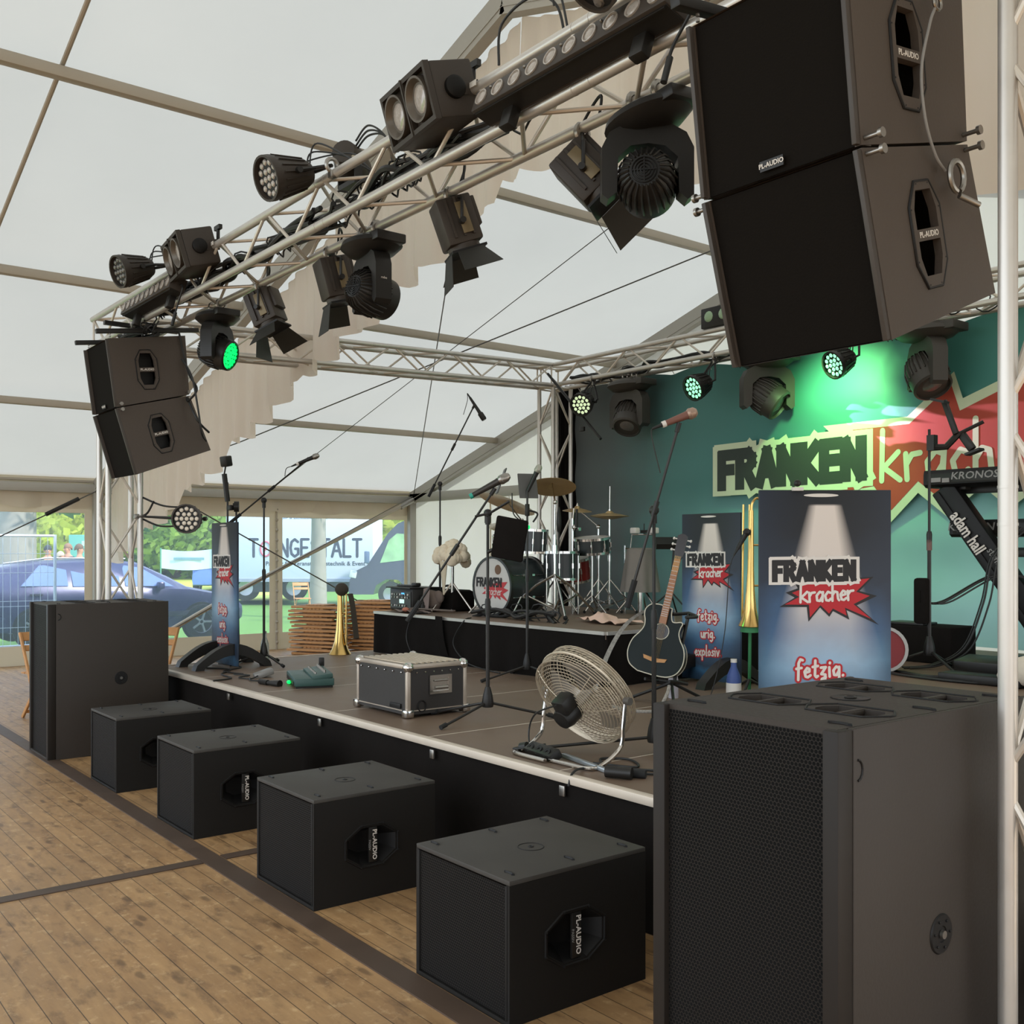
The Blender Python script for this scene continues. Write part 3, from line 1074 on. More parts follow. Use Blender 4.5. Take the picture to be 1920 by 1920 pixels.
def par(label, head, d, clamp, rad=.1, L=.22, lens=lens_m, led=None, nr=2, group='LED spotlights', mat=lampgrey, caxis=(1, 0, 0), cables=True, power=0):
    head, clamp = V(head), V(clamp)
    r = thing('led_spotlight', label, 'lamp', clamp, group=group)
    T = aim(head - clamp, d)
    m = M(T)
    m.lathe([(.001, -L * .55), (rad * .5, -L * .54), (rad * .68, -L * .4), (rad * .72, -L * .25), (rad * .97, L * .3), (rad * 1.0, L * .33), (rad, L * .47), (rad * .9, L * .47), (rad * .88, L * .36), (.001, L * .36)], 28)
    for k in range(18):
        a = 2 * PI * k / 18
        x, y = math.cos(a), math.sin(a)
        m.tube([(x * rad * .70, y * rad * .70, -L * .38), (x * rad * .78, y * rad * .78, -L * .2), (x * rad * .98, y * rad * .98, L * .25)], rad * .035, 4)
    m.build('housing', mat, r)
    m = M(T)
    m.lathe([(.001, L * .365), (rad * .88, L * .365), (rad * .88, L * .38), (.001, L * .38)], 24)
    fc = m.build('lens_face', plastic_d, r)
    m = M(T)
    q = rad * .8 / (nr + .6)
    for x, y in hexpts(rad * .68, nr):
        m.sph((x, y, L * .38), q * .48, 8, (1, 1, .45))
    m.build('lenses', led or lens, fc)
    m = M()
    for s in (-1, 1):
        p = T @ V((s * rad * .92, 0, -L * .05))
        q2 = T @ V((s * rad * .95, 0, -L * .45))
        m.tube([p, q2, (q2 + V((0, 0, 0))) * .45, (0, 0, 0)], [.012, .011, .011, .01], 6)
        m.cyl(p, T @ V((s * rad * 1.12, 0, -L * .05)), .018)
    m.build('yoke', plastic, r)
    clampbits(r, (0, 0, 0), caxis)
    if cables:
        m = M()
        for k in range(3):
            a = T @ V(((k - 1) * .03, .02, -L * .52))
            m.tube(spline([a, a + (T.to_3x3() @ V(((k - 1) * .03, .06 + .03 * k, -.08))), V((.08 + .05 * k, .10, .06 - .05 * k)), V((.18 + .04 * k, .16, -.12))]), .005, 6)
        m.build('cables', cableb, r)
    if power:
        ld = bpy.data.lights.new('beam', 'SPOT')
        ld.energy = power
        ld.color = (.12, 1, .30)
        ld.spot_size = 1.15
        ld.spot_blend = 1
        ld.shadow_soft_size = .05
        lo = bpy.data.objects.new('beam', ld)
        COL.objects.link(lo)
        lo.parent = r
        lo.matrix_local = aim(T @ V((0, 0, L * .6)), -V(d))
    return r

par('round LED spotlight with many small lenses on the front truss, left of the middle', (-5.20, 2.50, 3.72), (.05, -.9, -.32), (-5.02, 2.69, 3.77), .122, .28, nr=2, lens=lens_m)
par('small round LED spotlight at the far left end of the front truss', (-7.72, 2.48, 3.745), (.12, -.9, -.3), (-7.46, 2.69, 3.76), .12, .27, nr=2, lens=lens_dk)
par('round LED spotlight cut by the top picture edge above the long LED bar', (-2.66, 2.52, 3.735), (-.1, -.62, -.75), (-2.52, 2.70, 3.78), .105, .22, nr=1, lens=lens_dk)
par('LED spotlight clamped to the left truss tower above the tall bass cabinet', (-8.55, 3.22, 1.92), (.62, -.45, -.02), (-9.1, 3.0, 1.95), .125, .24, nr=2, lens=pm('bright_lens', '#d8cbb8', .2, var=.1), caxis=(0, 0, 1), cables=False)
m = M()
for a, b in (((-9.1, 3.0, 2.12), (-8.62, 3.2, 2.02)), ((-9.1, 3.0, 1.95), (-8.95, 3.05, 2.08)), ((-9.1, 3.0, 1.93), (-8.7, 3.16, 1.86))):
    m.tube(spline([a, ((V(a) + V(b)) / 2 + V((0, 0, -.03))), b]), .009, 6)
tag(m.build('spotlight_cable', cableb), 'black cables from the left truss tower to its clamped spotlight', 'cable')
# rear truss lamps
par('rear round LED spotlight with green lenses beside the rear left tower', (-8.39, 7.62, 3.29), (.3, -.72, -.35), (-8.42, 7.78, 3.57), .13, .22, nr=2, led=pm('pale_green_led', '#b8c8a0', .3, emit=.5), mat=plastic)
par('rear round LED spotlight with green lenses over the middle of the banner', (-6.71, 7.62, 3.27), (-.1, -.75, -.35), (-6.65, 7.78, 3.56), .13, .22, nr=2, led=led_soft, mat=plastic)
par('rear round LED spotlight with green lenses lighting the banner just left of its star', (-5.12, 7.62, 3.27), (-.2, -.75, -.35), (-5.05, 7.78, 3.56), .125, .22, nr=2, led=led_soft, mat=plastic)

def washer(label, at, d, power, spread, col):
    at = V(at)
    r = thing('wash_light', label, 'lamp', at, group='wash lights on the rear truss')
    T = aim(V((0, 0, 0)), d)
    m = M(T)
    m.lathe([(.001, -.09), (.05, -.085), (.07, -.02), (.08, .06), (.07, .06), (.065, .03), (.001, .03)], 18)
    m.build('housing', plastic, r)
    m = M(T)
    m.lathe([(.001, .034), (.06, .034), (.06, .04), (.001, .042)], 18)
    m.build('lens', led_soft, r)
    m = M()
    m.tube([(0, 0, .05), (0, -.02, .2)], .012)
    m.build('bracket', plastic, r)
    ld = bpy.data.lights.new('beam', 'SPOT')
    ld.energy = power
    ld.color = col
    ld.spot_size = spread
    ld.spot_blend = .9
    ld.shadow_soft_size = .06
    lo = bpy.data.objects.new('beam', ld)
    COL.objects.link(lo)
    lo.parent = r
    lo.matrix_local = aim(T @ V((0, 0, .10)), -V(d))
    return r
washer('small green wash light on the rear truss behind the right loudspeakers', (-5.38, 7.38, 3.42), (-.02, .63, -.50), 62, 2.1, (.42, 1, .34))

def moving_head(label, base, d, yoke_x, s=1.0, group='moving head lamps', on=None, mat=plastic, tilt=None, big=False, logo=False):
    base = V(base)
    r = thing('moving_head', label, 'lamp', base, group=group)
    m = M(tilt or MX.Identity(4))
    m.lathe([(.001, .0), (.13 * s, .0), (.185 * s, -.025 * s), (.195 * s, -.05 * s), (.15 * s, -.085 * s), (.09 * s, -.10 * s), (.001, -.10 * s)], 28, 1.05, .8)
    m.box((.17 * s, 0, -.035 * s), (.09 * s, .18 * s, .05 * s), bev=.008)
    m.build('base', mat, r)
    hx = V(yoke_x).normalized()
    dd = V((0, 0, -1))
    c = V((0, 0, -.30 * s))
    yz = hx.cross(V((0, 0, 1)))
    W = .175 * s
    TT = frame(V((0, 0, -.085 * s)) - yz * .045 * s, hx, V((0, 0, 1)), V((hx.cross(V((0, 0, 1))))))
    m = M(TT)
    o = [(-.10, .0), (.10, .0), (.155, -.03), (.185, -.09), (.185, -.28), (.16, -.30), (.125, -.27), (.12, -.13), (.07, -.085), (0, -.075), (-.07, -.085), (-.12, -.13), (-.125, -.27), (-.16, -.30), (-.185, -.28), (-.185, -.09), (-.155, -.03)]
    m.prism([[(a * s, b * s) for a, b in o][::-1]], .09 * s)
    bmesh.ops.bevel(m.bm, geom=[e for e in m.bm.edges if len(e.link_faces) == 2 and e.calc_face_angle(0) > 1.2], offset=.008 * s, segments=2, affect='EDGES')
    y = m.build('yoke', mat, r)
    if logo:
        type_text(y, 'lettering', 'robe', .02, whiteL, frame(TT @ V((.19 * s, -.17 * s, .045 * s)), V((0, 1, 0)) if hx.x > .5 else V((1, 0, 0)), V((0, 0, 1)), hx))
    T = aim(c, d, hx.cross(V(d)))
    m = M(T)
    R = .118 * s
    m.lathe([(.001, -.13 * s), (R * .55, -.128 * s), (R * .82, -.10 * s), (R * .98, -.03 * s), (R, .05 * s), (R * .97, .11 * s), (R * .86, .12 * s), (R * .84, .10 * s), (.001, .10 * s)], 32)
    for k in range(26):
        a = 2 * PI * k / 26
        x, yy = math.cos(a), math.sin(a)
        m.tube([(x * R * .52, yy * R * .52, -.134 * s), (x * R * .86, yy * R * .86, -.10 * s), (x * R * 1.03, yy * R * 1.03, -.03 * s), (x * R * 1.04, yy * R * 1.04, .04 * s)], .0045 * s, 4)
    m.build('head', mat, r)
    m = M(T)
    for q in (.014, .026, .038, .05):
        m.ring((0, 0, -.134 * s), q * s, .0028 * s, 24, 5)
    for q in (0, 1):
        m.box((0, 0, -.134 * s), (.1 * s if q else .005, .005 if q else .1 * s, .004))
    m.build('fan_grille', plastic_d, r)
    m = M(T)
    if on:
        for x, yy in hexpts(R * .72, 3):
            m.sph((x, yy, .104 * s), .0155 * s, 8, (1, 1, .5))
    else:
        m.sph((0, 0, .085 * s), R * .6, 14, (1, 1, .4))
    m.build('lens', on or lens_dk, r)
    if on:
        ld = bpy.data.lights.new('beam', 'SPOT')
        ld.energy = 8
        ld.color = (.02, 1, .25)
        ld.spot_size = 1.6
        ld.spot_blend = .6
        ld.shadow_soft_size = .06
        lo = bpy.data.objects.new('beam', ld)
        COL.objects.link(lo)
        lo.parent = r
        lo.matrix_local = aim(T @ V((0, 0, .14 * s)), -V(d))
    clampbits(r, (-.07, 0, .045))
    clampbits(r, (.07, 0, .045))
    return r
ltilt = MX.Rotation(-.12, 4, 'Y') @ MX.Rotation(.1, 4, 'X')
moving_head('large moving head under the front truss beside the right loudspeakers, fan side showing', (-2.91, 2.985, 3.445), (-.64, .76, -.02), (.62, .786, 0), 1.0, tilt=ltilt)
moving_head('moving head under the middle of the front truss, seen from its side', (-5.10, 2.985, 3.44), (-.2, .9, -.12), (.985, -.17, 0), 1.05, logo=True)
moving_head('moving head at the left end of the front truss with its lens lit bright green', (-7.36, 2.985, 3.435), (.74, .58, -.30), (.66, -.75, 0), 1.0, on=led_green)
mh = pm('rear_moving_head', '#37332e', .5)
moving_head('rear moving head over the dark left part of the banner', (-7.90, 7.84, 3.50), (.25, -.55, -.8), (1, 0, 0), 1.35, group='rear moving heads', mat=mh)
moving_head('rear moving head under the right loudspeakers throwing a white pattern on the banner', (-6.07, 7.84, 3.50), (.75, .3, -.6), (.5, .85, 0), 1.35, group='rear moving heads', mat=mh)
moving_head('rear moving head in front of the top of the red star on the banner', (-4.46, 7.84, 3.50), (.5, -.3, -.75), (.8, -.6, 0), 1.35, group='rear moving heads', mat=mh)

# patterned beam of one moving head
def gobo(src, to, power, size, col, sc):
    ld = bpy.data.lights.new('pattern_beam', 'SPOT')
    ld.energy = power
    ld.color = col
    ld.spot_size = size
    ld.spot_blend = .1
    ld.shadow_soft_size = .004
    ld.use_nodes = True
    nt = ld.node_tree
    em = nt.nodes['Emission']
    tc = nt.nodes.new('ShaderNodeTexCoord')
    mp = nt.nodes.new('ShaderNodeMapping')
    mp.inputs['Scale'].default_value = (sc, sc * 1.7, sc)
    nt.links.new(tc.outputs['Normal'], mp.inputs[0])
    wv = nt.nodes.new('ShaderNodeTexWave')
    wv.wave_type = 'RINGS'
    wv.inputs['Scale'].default_value = 1.3
    wv.inputs['Distortion'].default_value = 5
    wv.inputs['Detail'].default_value = 1
    nt.links.new(mp.outputs[0], wv.inputs[0])
    rp = nt.nodes.new('ShaderNodeValToRGB')
    rp.color_ramp.elements[0].position = .62
    rp.color_ramp.elements[1].position = .8
    nt.links.new(wv.outputs[1], rp.inputs[0])
    nt.links.new(rp.outputs[0], em.inputs['Strength'])
    o = bpy.data.objects.new('pattern_beam', ld)
    COL.objects.link(o)
    o.matrix_world = aim(V(src), V(src) - V(to))
    return o
for nm, to, pw, sz, cl in (('moving_head.004', (-5.2, 8.12, 2.86), 30, .30, (.75, .85, 1)), ('moving_head.004', (-4.45, 8.12, 2.66), 130, .42, (1, .70, 1))):
    r = bpy.data.objects[nm]
    g = gobo((-5.93, 7.62, 3.0), to, pw, sz, cl, 3.5)
    g.matrix_world = MX.Translation(-r.location) @ g.matrix_world
    g.parent = r

def fresnel(label, at, d, doors, clamp, group='theatre spotlights with barn doors'):
    at, clamp = V(at), V(clamp)
    r = thing('theatre_spotlight', label, 'lamp', clamp, group=group)
    T = aim(at - clamp, d)
    m = M(T)
    m.box((0, 0, 0), (.17, .19, .24), bev=.012)
    m.box((0, .105, -.03), (.12, .03, .15), bev=.006)
    m.lathe([(.07, .12), (.085, .12), (.085, .15), (.07, .15)], 20)
    for k in (-1, 0, 1):
        for s in (-1, 1):
            m.box((s * .09, k * .05, -.01), (.016, .012, .2))
    m.build('housing', lampgrey, r)
    for s in (-1, 1):
        m = M(T)
        m.box((s * .1, .02, .0), (.006, .055, .16), bev=.002)
        m.build('side_plate', pm('brass_plate', '#6d5f45', .4, .3), r)
    m = M(T)
    m.box((0, 0, .155), (.19, .19, .012))
    m.sph((0, 0, .13), .068, 12, (1, 1, .4))
    m.build('lens_frame', plastic_d, r)
    for k, (side, ang, mt) in enumerate(doors):
        ca = {'b': MX.Rotation(0, 4, 'Z'), 't': MX.Rotation(PI, 4, 'Z'), 'l': MX.Rotation(-PI / 2, 4, 'Z'), 'r': MX.Rotation(PI / 2, 4, 'Z')}[side]
        Q = T @ ca @ MX.Translation((0, -.095, .162)) @ MX.Rotation(ang, 4, 'X')
        m = M(Q @ MX.Rotation(PI / 2, 4, 'X'))
        m.prism([[(-.07, 0), (.07, 0), (.105, .17), (-.105, .17)]], .003)
        m.build('barn_door', mt, r)
    m = M()
    for s in (-1, 1):
        a = T @ V((s * .105, 0, .02))
        b = a + V((0, 0, .12))
        m.tube([a, b, (s * .03 if False else b.x * .4, b.y * .4, -.02), (0, 0, .0)], .009, 6)
        m.cyl(a, T @ V((s * .14, 0, .02)), .016)
    m.build('yoke', plastic, r)
    m = M()
    a = T @ V((0, .03, -.12))
    m.tube(spline([a, a + V((.06, .02, .12)), V((.12, .0, .12)), V((.1, .0, .0))]), .007, 6)
    m.build('cable', cableb, r)
    clampbits(r, (0, 0, 0))
    return r
bdk = pm('barn_door', '#25241f', .6)
bgrn = pm('green_lit_barn_door', '#2a2b26', .55)
fresnel('theatre spotlight with one dark barn door hanging, left of the large moving head', (-3.33, 3.03, 3.31), (.55, .4, -.75), [('b', .2, bdk), ('r', .6, bdk)], (-3.30, 2.985, 3.47))
fresnel('theatre spotlight with two spread barn doors under the middle of the front truss', (-4.32, 3.03, 3.34), (.12, .3, -.9), [('b', .35, bdk), ('l', .8, bdk), ('r', 1.0, bdk)], (-4.30, 2.985, 3.47))
fresnel('theatre spotlight half hidden behind the middle moving head', (-5.62, 3.03, 3.33), (.05, .25, -.92), [('b', .4, bdk), ('r', .9, bdk)], (-5.60, 2.985, 3.47))
fresnel('theatre spotlight with barn doors near the green-lit moving head', (-6.62, 3.03, 3.33), (.3, .2, -.85), [('b', .3, bgrn), ('l', .8, bdk), ('r', 1.0, bdk)], (-6.60, 2.985, 3.47))

def blinder(label, at, d, clamp):
    at, clamp = V(at), V(clamp)
    r = thing('blinder_lamp', label, 'lamp', clamp, group='two-lens audience lights')
    T = aim(at - clamp, d)
    m = M(T)
    W, H, D = .46, .25, .22
    def ln(cx):
        return [(cx - .1, -.105), (cx + .1, -.105), (cx + .1, .105), (cx - .1, .105)]
    m.T = T @ MX.Translation((0, 0, -.02))
    m.prism([[(-W / 2, -H / 2), (W / 2, -H / 2), (W / 2, H / 2), (-W / 2, H / 2)], ln(-.112), ln(.112)], .03)
    m.T = T
    m.box((0, 0, -.02 - D / 2), (W, H, D), bev=.012)
    m.box((0, 0, .013), (.012, H, .006))
    m.build('housing', lampgrey, r)
    for s in (-1, 1):
        m = M(T)
        m.lathe([(.06, -.02), (.098, -.02), (.098, .02), (.088, .02), (.07, -.005), (.06, -.005)], 28)
        m.bm.transform(T @ MX.Translation((s * .112, 0, 0)) @ T.inverted())
        q = m.build('reflector_ring', pm('reflector_ring', '#5b534a', .35, .4), r)
        m = M(T @ MX.Translation((s * .112, 0, -.012)))
        m.sph((0, 0, 0), .068, 16, (1, 1, .22))
        m.build('lens', lens_m, q)
    m = M(T)
    for s in (-1, 1):
        m.lathe([(.001, 0), (.05, 0), (.05, .02), (.035, .03), (.001, .03)], 20)
        m.bm.transform(T @ MX.Translation((s * W / 2, 0, -.12)) @ MX.Rotation(s * PI / 2, 4, 'Y') @ T.inverted()) if s == 1 else None
    m.build('knob', plastic, r)
    m = M()
    for s in (-1, 1):
        a = T @ V((s * (W / 2 + .012), 0, -.12))
        b = V((a.x * .92, .03, -.01))
        dd = (b - a)
        m.box((a + b) / 2, (.01, .07, dd.length), rot=aim((0, 0, 0), dd).to_3x3())
    m.box((0, .03, -.01), (W * .95, .05, .012))
    m.build('yoke', lampgrey, r)
    if True:
        m = M()
        a = T @ V((W / 2 + .02, 0, -.2))
        m.box(a + V((0, 0, .0)), (.004, .025, .09), rot=aim((0, 0, 0), (a * -1)).to_3x3())
        m.build('sticker', white_p, r)
    m = M()
    m.cyl((.05, .06, -.02), (.05, .06, .13), .012)
    m.box((.05, .06, .13), (.09, .025, .03))
    m.build('wing_screw', plastic, r)
    clampbits(r, (0, .02, -.03))
    return r
blinder('larger-looking two-lens audience light on the front truss left of the long LED bar', (-3.97, 2.52, 3.68), (-.12, -.95, -.28), (-3.86, 2.71, 3.76))
blinder('two-lens audience light near the far left end of the front truss', (-6.98, 2.52, 3.68), (-.12, -.95, -.28), (-6.87, 2.71, 3.76))

def ledbar(label, x0, x1, y, z, tiltx):
    L = x1 - x0
    r = thing('led_bar', label, 'lamp', ((x0 + x1) / 2, y, z), group='LED bars on the front truss')
    R = MX.Rotation(tiltx, 4, 'X')
    m = M(R)
    m.box((0, .06, 0), (L, .12, .10), bev=.006)
    m.build('housing', lampgrey, r)
    m = M(R)
    m.box((0, .06, -.051), (L - .01, .09, .004))
    m.box((0, .02, -.055), (L - .03, .006, .008))
    m.build('heat_sink', plastic, r)
    for k in range(10):
        x = -L / 2 + L * (k + .5) / 10
        m = M(R @ frame(V((x, 0, .002)), V((1, 0, 0)), V((0, 0, 1)), V((0, -1, 0))))
        m.lathe([(.028, 0), (.036, 0), (.036, .006), (.031, .006), (.030, .001), (.028, .001)], 20)
        m.sph((0, 0, -.002), .030, 12, (1, 1, .3))
        m.build('lens', lens_m, r)
    m = M(R)
    for k in range(5):
        m.sph((-L / 2 + L * (k + .0 + .5) / 5, -.002, .028), .007, 6)
    m.build('screw', steel, r)
    for s in (-1, 1):
        m = M(R)
        m.box((s * L * .34, .09, -.09), (.07, .05, .10), bev=.008)
        m.build('bracket', plastic, r)
    m = M(R)
    m.tube(spline([(L / 2, .08, 0), (L / 2 + .06, .08, -.04), (L / 2 - .02, .1, -.16), (L / 2 - .02, .1, -.28)]), .006)
    m.cyl((L / 2 - .02, .1, -.2), (L / 2 - .02, .1, -.3), .012)
    m.build('cable', cableb, r)
ledbar('long black LED bar with ten round lenses on the front truss beside the right loudspeakers', -3.54, -2.41, 2.575, 3.575, -.32)
ledbar('black LED bar with a row of lenses on the left end of the front truss', -8.30, -7.21, 2.575, 3.575, -.26)
# extra small gear on the trusses
r = thing('led_spotlight', 'LED spotlight seen from behind standing up on top of the front truss', 'lamp', (-5.35, 2.985, 3.80), group='LED spotlights')
m = M(MX.Translation((0, 0, .16)) @ aim((0, 0, 0), (-.5, .6, -.15)))
m.lathe([(.001, -.12), (.07, -.11), (.1, .0), (.1, .1), (.001, .1)], 20)
m.build('housing', lampgrey, r)
m = M()
m.box((0, 0, .02), (.2, .05, .03))
m.box((.1, 0, .1), (.01, .05, .16)); m.box((-.1, 0, .1), (.01, .05, .16))
m.build('yoke', plastic, r)
m = M()
m.box((.1, -.03, .13), (.07, .05, .04), bev=.006)
m.build('connector', pm('nickel_plug', '#a89e8a', .35, .7), r)
m = M()
for k in range(3):
    m.tube(spline([(.07, 0, .2 + .03 * k), (.18, .02, .26 + .03 * k), (.32, .05, .22), (.4, .05, .05)]), .006, 6)
m.build('cables', cableb, r)
r = thing('blinder_lamp', 'small two-lens lamp standing on the rear truss', 'lamp', (-6.62, 7.82, 3.88), group='two-lens audience lights')
m = M()
m.box((0, 0, .07), (.38, .14, .2), bev=.01)
m.build('housing', plastic, r)
for s in (-1, 1):
    m = M(frame(V((s * .09, -.07, .08)), V((1, 0, 0)), V((0, 0, 1)), V((0, -1, 0))))
    m.sph((0, 0, 0), .055, 12, (1, 1, .3))
    m.build('lens', pm('greenish_lens', '#93b08e', .2), r)

# cables lying in the trusses
def bundle(label, x0, x1, y, z, n, seed, name='cable_bundle'):
    rnd = random.Random(seed)
    m = M()
    for k in range(n):
        pts = []
        x = x0
        while x < x1:
            pts.append((x, y + rnd.uniform(-.07, .07), z + rnd.uniform(-.05, .05)))
            x += rnd.uniform(.15, .4)
        m.tube(spline(pts, 5), rnd.uniform(.008, .018), 6)
    for k in range(n):
        x = rnd.uniform(x0, x1)
        cx, cy, cz = x, y + rnd.uniform(-.05, .05), z + rnd.uniform(-.02, .03)
        R = rnd.uniform(.04, .09)
        m.tube([(cx + R * math.cos(a) * 1.2 + .02 * a, cy + .03 * math.sin(a * 2), cz + R * math.sin(a)) for a in [q * PI / 6 for q in range(13)]], .006, 5)
    return tag(m.build(name, cableb), label, 'cable')
bundle('black cable bundle lying inside the left half of the front truss', -8.4, -5.2, 2.85, 3.60, 13, 3)
bundle('black cable bundle lying inside the middle of the front truss', -5.2, -3.6, 2.86, 3.62, 12, 5)
bundle('thin cable bundle lying along the rear truss', -8.9, -4.0, 7.92, 3.62, 5, 8)
bundle('cables tangled above the distant left loudspeakers', -8.75, -8.0, 2.75, 3.42, 6, 11)
m = M()
m.tube(spline([(-8.15, 2.98, 3.42), (-8.13, 3.05, 3.1), (-8.02, 3.08, 2.95), (-8.10, 3.04, 2.86), (-8.14, 3.05, 2.88), (-8.05, 3.1, 2.7), (-8.12, 3.22, 2.62)]), .009)
m.tube(spline([(-8.14, 3.0, 3.2), (-8.05, 3.05, 3.05), (-8.0, 3.08, 2.8), (-8.02, 3.12, 2.6), (-8.13, 3.2, 2.55)]), .008)
tag(m.build('speaker_cable', cableb), 'black speaker cable looping down behind the distant left loudspeakers', 'cable')
m = M()
m.tube(spline([(-2.60, 3.0, 3.45), (-2.55, 3.02, 3.33), (-2.52, 3.02, 3.25)]), .006)
m.ring((0, 0, 0), .035, .012)
m.bm.verts.ensure_lookup_table()
o = tag(m.build('coiled_cable', cableb), 'short coiled cable with blue plug hanging beside the large moving head', 'cable')
for v in o.data.vertices:
    if abs(v.co.x) < .2:
        p = v.co.copy()
        v.co = V((-2.51 + p.x * .6, 3.02 + p.x * .75, 3.22 + p.y))
m = M()
m.cyl((-2.57, 3.0, 3.235), (-2.54, 3.01, 3.23), .016)
m.build('plug', pm('blue_plug', '#3a4a86', .4), o)
m = M()
m.tube(spline([(-3.55, 2.72, 3.78), (-3.53, 2.72, 3.95), (-3.35, 2.74, 4.0), (-3.2, 2.76, 3.9), (-3.18, 2.8, 3.66)]), .006)
m.tube(spline([(-3.2, 2.74, 3.9), (-3.19, 2.72, 3.95), (-3.15, 2.74, 3.9), (-3.14, 2.8, 3.62)]), .005)
tag(m.build('loop_cable', cableb), 'thin cable looping up over the front truss above the long LED bar', 'cable')
# ================================================================ BAND BANNER AND BOARDS
FAC = frame(V((0, 0, 0)), V((1, 0, 0)), V((0, 0, 1)), V((0, -1, 0)))
def offset_poly(P, k):
    c = sum((V(p) for p in P), V((0, 0))) / len(P)
    return [tuple(V(p) + (V(p) - c).normalized() * k) for p in P]

t = NT('board_print')
o = t.xyz(t.obj())
v = t.math('MULTIPLY', o[2], 1 / 1.31)
cl = t.noise(t.obj(), 3.2, 4)
base = t.ramp(t.math('ADD', v, t.math('MULTIPLY_ADD', cl, .24, -.12)), [(.0, '#2c3f55'), (.06, '#3f6f92'), (.10, '#3c4a5c'), (.25, '#4b6a8c'), (.40, '#7cb0d4'), (.54, '#4a719c'), (.70, '#232d3c'), (.88, '#101319')])
edge = t.math('ABSOLUTE', t.math('MULTIPLY', o[0], 1 / .31))
base = t.mix(t.math('MULTIPLY', t.math('POWER', edge, 2.0), .75), base, '#1b2536')
hw = t.math('MULTIPLY_ADD', t.math('SUBTRACT', 1.0, v), .36, .07)
bm_ = t.ramp(t.math('DIVIDE', t.math('ABSOLUTE', o[0]), hw), [(.5, 1.), (1., 0.)])
bf = t.ramp(v, [(.28, 0.), (.52, .45), (.64, .9), (.965, 1.), (.972, 0.)])
base = t.mix(t.math('MULTIPLY', bm_, bf), base, '#d8ccc2')
t.l(base, t.b.inputs['Base Color'])
t.b.inputs['Roughness'].default_value = .55
board_m = t.m

BURST = [(305, 1125), (440, 1043), (360, 1000), (467, 962), (442, 915), (700, 900), (1000, 870), (1140, 862), (1015, 985), (1172, 1028), (992, 1110), (1187, 1280), (900, 1152), (925, 1235), (780, 1160), (748, 1210), (665, 1130), (562, 1252), (548, 1125)]
INNER = [(352, 1103), (480, 1037), (415, 1002), (500, 970), (478, 925), (700, 915), (1000, 885), (1105, 875), (985, 992), (1105, 1028), (962, 1100), (1120, 1228), (885, 1130), (902, 1200), (778, 1138), (745, 1182), (668, 1108), (575, 1215), (566, 1105)]
def board(label, loc, rz, W=.58, Hh=1.31, z0=.02, feet=True, group='band display boards'):
    r = thing('display_board', label, 'sign', loc, rz, group)
    m = M()
    m.box((0, .012, z0 + (Hh - z0) / 2), (W, .02, Hh - z0), bev=.003)
    m.build('panel', board_m, r)
    k = W / 1173
    def q(p):
        return ((p[0] - 125 - 1173 / 2) * k, Hh - (p[1] - 105) * k * 1.02)
    def T(z):
        return frame(V((0, .001 - z, 0)), V((1, 0, 0)), V((0, 0, 1)), V((0, -1, 0)))
    m = M(T(.0015))
    m.T = T(.0005)
    m.lathe([(.001, 0), (155 * k, 0), (155 * k, .0004), (.001, .0004)], 28, 1, .1)
    m.bm.transform(MX.Translation((q((675, 0))[0], 0, q((0, 152))[1])))
    m.build('printed_lamp', whiteL, r)
    m = M(T(.0005)); m.prism([[q(p) for p in BURST]], .0004)
    m.build('printed_burst_edge', darkL, r)
    m = M(T(.0010)); m.prism([[q(p) for p in INNER]], .0004)
    m.build('printed_burst', redL, r)
    ss, L = strokes('FRANKEN', 150 * k, .30)
    sx = 700 * k / L
    ss = [[(a * sx + q((262, 0))[0], b + q((0, 888))[1] + a * .012) for a, b in w_] for w_ in ss]
    m = M(T(.0016)); ribbons(m, ss, 108 * k, 0, disc=False)
    m.build('printed_outline', whiteL, r, keepn=True)
    m = M(T(.0020)); ribbons(m, ss, 52 * k, 0, disc=False)
    m.build('printed_name', darkL, r, keepn=True)
    write(r, 'printed_script', 'kracher', 165 * k, 22 * k, whiteL, T(.0020), (q((490, 0))[0], q((0, 1085))[1]), gap=.07, slope=.05)
    for txt, cy, hh in (('fetzig.', 1745, 165), ('urig.', 2010, 160), ('explosiv.', 2290, 160)):
        for nm, mt, wd, z in (('printed_slogan_edge', redL, 60, .0010), ('printed_slogan', whiteL, 24, .0016)):
            write(r, nm, txt, hh * k, wd * k, mt, T(z), (q((665, 0))[0], q((0, cy))[1]), gap=.12, slope=.05, center=True)
    if feet:
        for s in (-1, 1):
            m = M(frame(V((s * W * .34 - .04, 0, 0)), V((0, 1, 0)), V((0, 0, 1)), V((1, 0, 0))))
            out = [(-.36, 0)] + [(-.34 + .68 * k2 / 12, .05 + .17 * math.sin(PI * k2 / 12)) for k2 in range(13)] + [(.36, 0)]
            inn = [(.28, 0)] + [(.27 - .54 * k2 / 12, .02 + .10 * math.sin(PI * k2 / 12)) for k2 in range(13)] + [(-.28, 0)]
            m.prism([out + inn], .09)
            m.build('foot', plastic, r)
    return r
board('narrow-looking band display board on arched black feet at the left front of the stage', (-8.93, 3.68, SZ), 0)
board('band display board on black feet behind the acoustic guitar', (-5.385, 6.24, SZ), 0, .60, 1.35)
board('largest-looking band display board, right behind the big bass cabinet', (-2.85, 4.115, SZ), .905, .62, 1.34)
r = thing('clip_lamp', 'small clip lamp on the top edge of the largest-looking band board', 'lamp', (-2.93, 4.01, 1.93))
m = M(); m.sph((0, 0, .035), .017, 10); m.cyl((.0, 0, .02), (0, 0, .035), .006)
m.build('lamp_head', plastic, r)
m = M(); m.box((0.0, 0, .008), (.05, .03, .016), rot=MX.Rotation(.9, 3, 'Z'))
m.build('clip', white_p, r)

